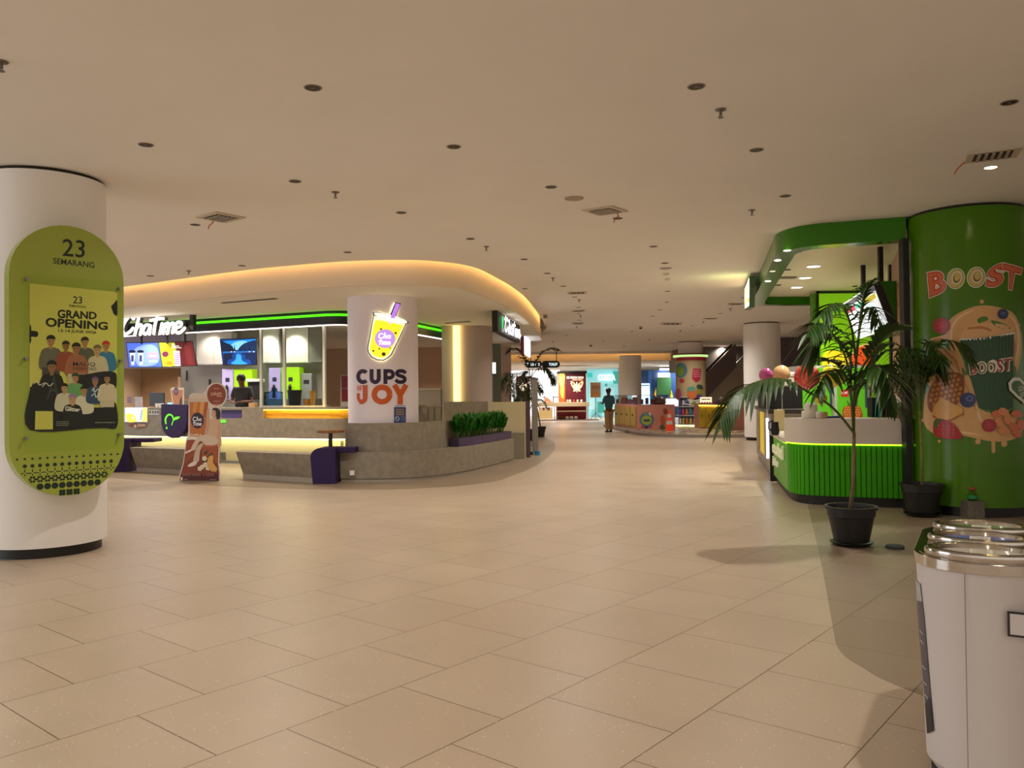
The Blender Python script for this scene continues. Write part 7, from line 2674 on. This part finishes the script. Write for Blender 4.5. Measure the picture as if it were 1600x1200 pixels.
def fit(kind, pts, what):
    for x, y in pts:
        h, d = place(x, y)
        k = (kind, h, d)
        seen[k] = seen.get(k, 0) + 1
    cnt = {}
    for x, y in pts:
        h, d = place(x, y)
        lb = '%s in the %s of the main ceiling, %s of the picture' % (what, d, h)
        dome(kind, x, y, label=lb)


fit('downlight', [(228, 226), (489, 137), (709, 229), (1088, 135), (1182, 234), (1577, 160), (461, 283), (627, 332), (861, 292), (1227, 306), (305, 351), (735, 373), (543, 394), (378, 415), (235, 431), (819, 405), (1021, 385), (855, 427),
              (880, 447), (965, 341), (1039, 411), (1043, 455), (1042, 472), (1031, 484), (1020, 494), (898, 464), (904, 480), (820, 451), (904, 490), (905, 500), (1125, 490), (1082, 509), (1162, 465), (1178, 466)], 'small dark recessed downlight')
fit('sprinkler', [(2, 96), (524, 300), (1126, 171), (1175, 328), (760, 385), (295, 423), (864, 434), (905, 468), (907, 493), (901, 510), (885, 523), (864, 533), (1141, 482), (1099, 502), (1063, 516), (1015, 530), (943, 532), (975, 540)], 'small metal sprinkler head')
fit('speaker', [(897, 309.5), (1040, 419)], 'round flat ceiling speaker')
fit('smoke_detector', [(1041, 427), (1043, 435), (987, 517)], 'small pale round detector')
fit('security_camera', [(923, 538), (1001, 509)], 'small black dome camera')
p = G(1548, 261.5, H)
t = thing('downlight', 'bright lit downlight in the right ceiling beside the square air vent', 'ceiling light', (p.x, p.y, H))
MB().lathe([(.052, -.0005), (.060, -.006), (.066, -.001)], (p.x, p.y, H), 24).build('trim_ring', mat('#8a7c6c', .5), t)
MB().lathe([(.001, -.003), (.052, -.003)], (p.x, p.y, H), 24).build('lens', mat('#fff2d8', emis=10.0), t)
spot(p.x, p.y, H - .02, 22, (1, .9, .75), 60, .03)


def vent(quad, label, slats=5, thing_name='air_vent'):
    """square or long diffuser from its four ceiling corners in the photo"""
    c = [G(x, y, H) for x, y in quad]
    ce_ = sum(c, Vector()) / 4
    e1 = ((c[1] - c[0]) + (c[2] - c[3])) / 2
    e2 = ((c[3] - c[0]) + (c[2] - c[1])) / 2
    t = thing('air_vent', label, 'air vent', (ce_.x, ce_.y, H))
    o = ce_ - e1 / 2 - e2 / 2
    dz = Vector((0, 0, -.012))
    MB().obox(o - Vector((0, 0, .002)), e1, e2, dz).build('frame', mat('#cbbda8', .6), t)
    MB().obox(o + e1 * .14 + e2 * .14 - Vector((0, 0, .0145)), e1 * .72, e2 * .72, dz * .1).build('dark_plate', mat('#3a322a', .7), t)  # flat plate, shade behind the slats put into its colour
    for k in range(slats):
        f = .17 + .66 * k / slats
        MB().obox(o + e1 * .15 + e2 * (f + .04) - Vector((0, 0, .016)), e1 * .7, e2 * .055, Vector((0, 0, -.012))).build('slat', mat('#a89c8c', .5), t)
    return t, o, e1, e2


def streamer(x, y, label, dx=0.0):
    p = G(x, y, H)
    o = MB().tube([(p.x, p.y, H - .016), (p.x + .02 + dx, p.y, H - .05), (p.x - .03 + dx, p.y - .02, H - .10), (p.x - .04 + dx, p.y, H - .13)], .007, 5).build('ribbon', mat('#c85a2c', .6))
    tag(o, label, 'ribbon')


vent([(305, 338.5), (338, 330.5), (384, 339), (353, 347.5)], 'square air vent in the left part of the ceiling, with an orange ribbon')
streamer(331, 341, 'orange ribbon dangling from the left square air vent')
vent([(909, 327.5), (956, 321), (982, 329.5), (936, 336)], 'square air vent in the middle of the ceiling, with an orange ribbon')
streamer(964, 331, 'orange ribbon dangling from the middle square air vent')
vent([(1505, 254), (1513, 239), (1597, 228), (1590, 244)], 'square air vent in the right part of the ceiling above the green column')
streamer(1507, 251, 'orange ribbon dangling from the right square air vent', -.06)
for q, lb in (([(886, 459), (888, 456), (916, 455), (918, 458)], 'grille nearest to the round end of the soffit, ahead of the far fittings'), ([(893, 486.5), (895, 484.5), (915, 484), (913, 486)], 'small far slot vent beyond the grille'),
              ([(893, 506), (895, 504), (912, 504), (911, 506)], 'farther small slot vent in line with the first one'), ([(1032, 507), (1033, 504), (1066, 504), (1065, 507)], 'dark far slot vent before the toy column'),
              ([(1137, 475.5), (1139, 473.5), (1163, 473.5), (1161, 475.5)], 'far slot vent left of the green fascia corner'), ([(1098, 498), (1100, 496.5), (1122, 496.5), (1120, 498)], 'far slot vent between the camera and toy column'),
              ([(848, 497), (849, 490.5), (855, 490.5), (856, 497)], 'small grey grille beside the right end of the soffit'), ([(848, 514), (850, 508), (854, 508), (853, 514)], 'small grey grille farther along beside the soffit end')):
    vent(q, lb, 3)
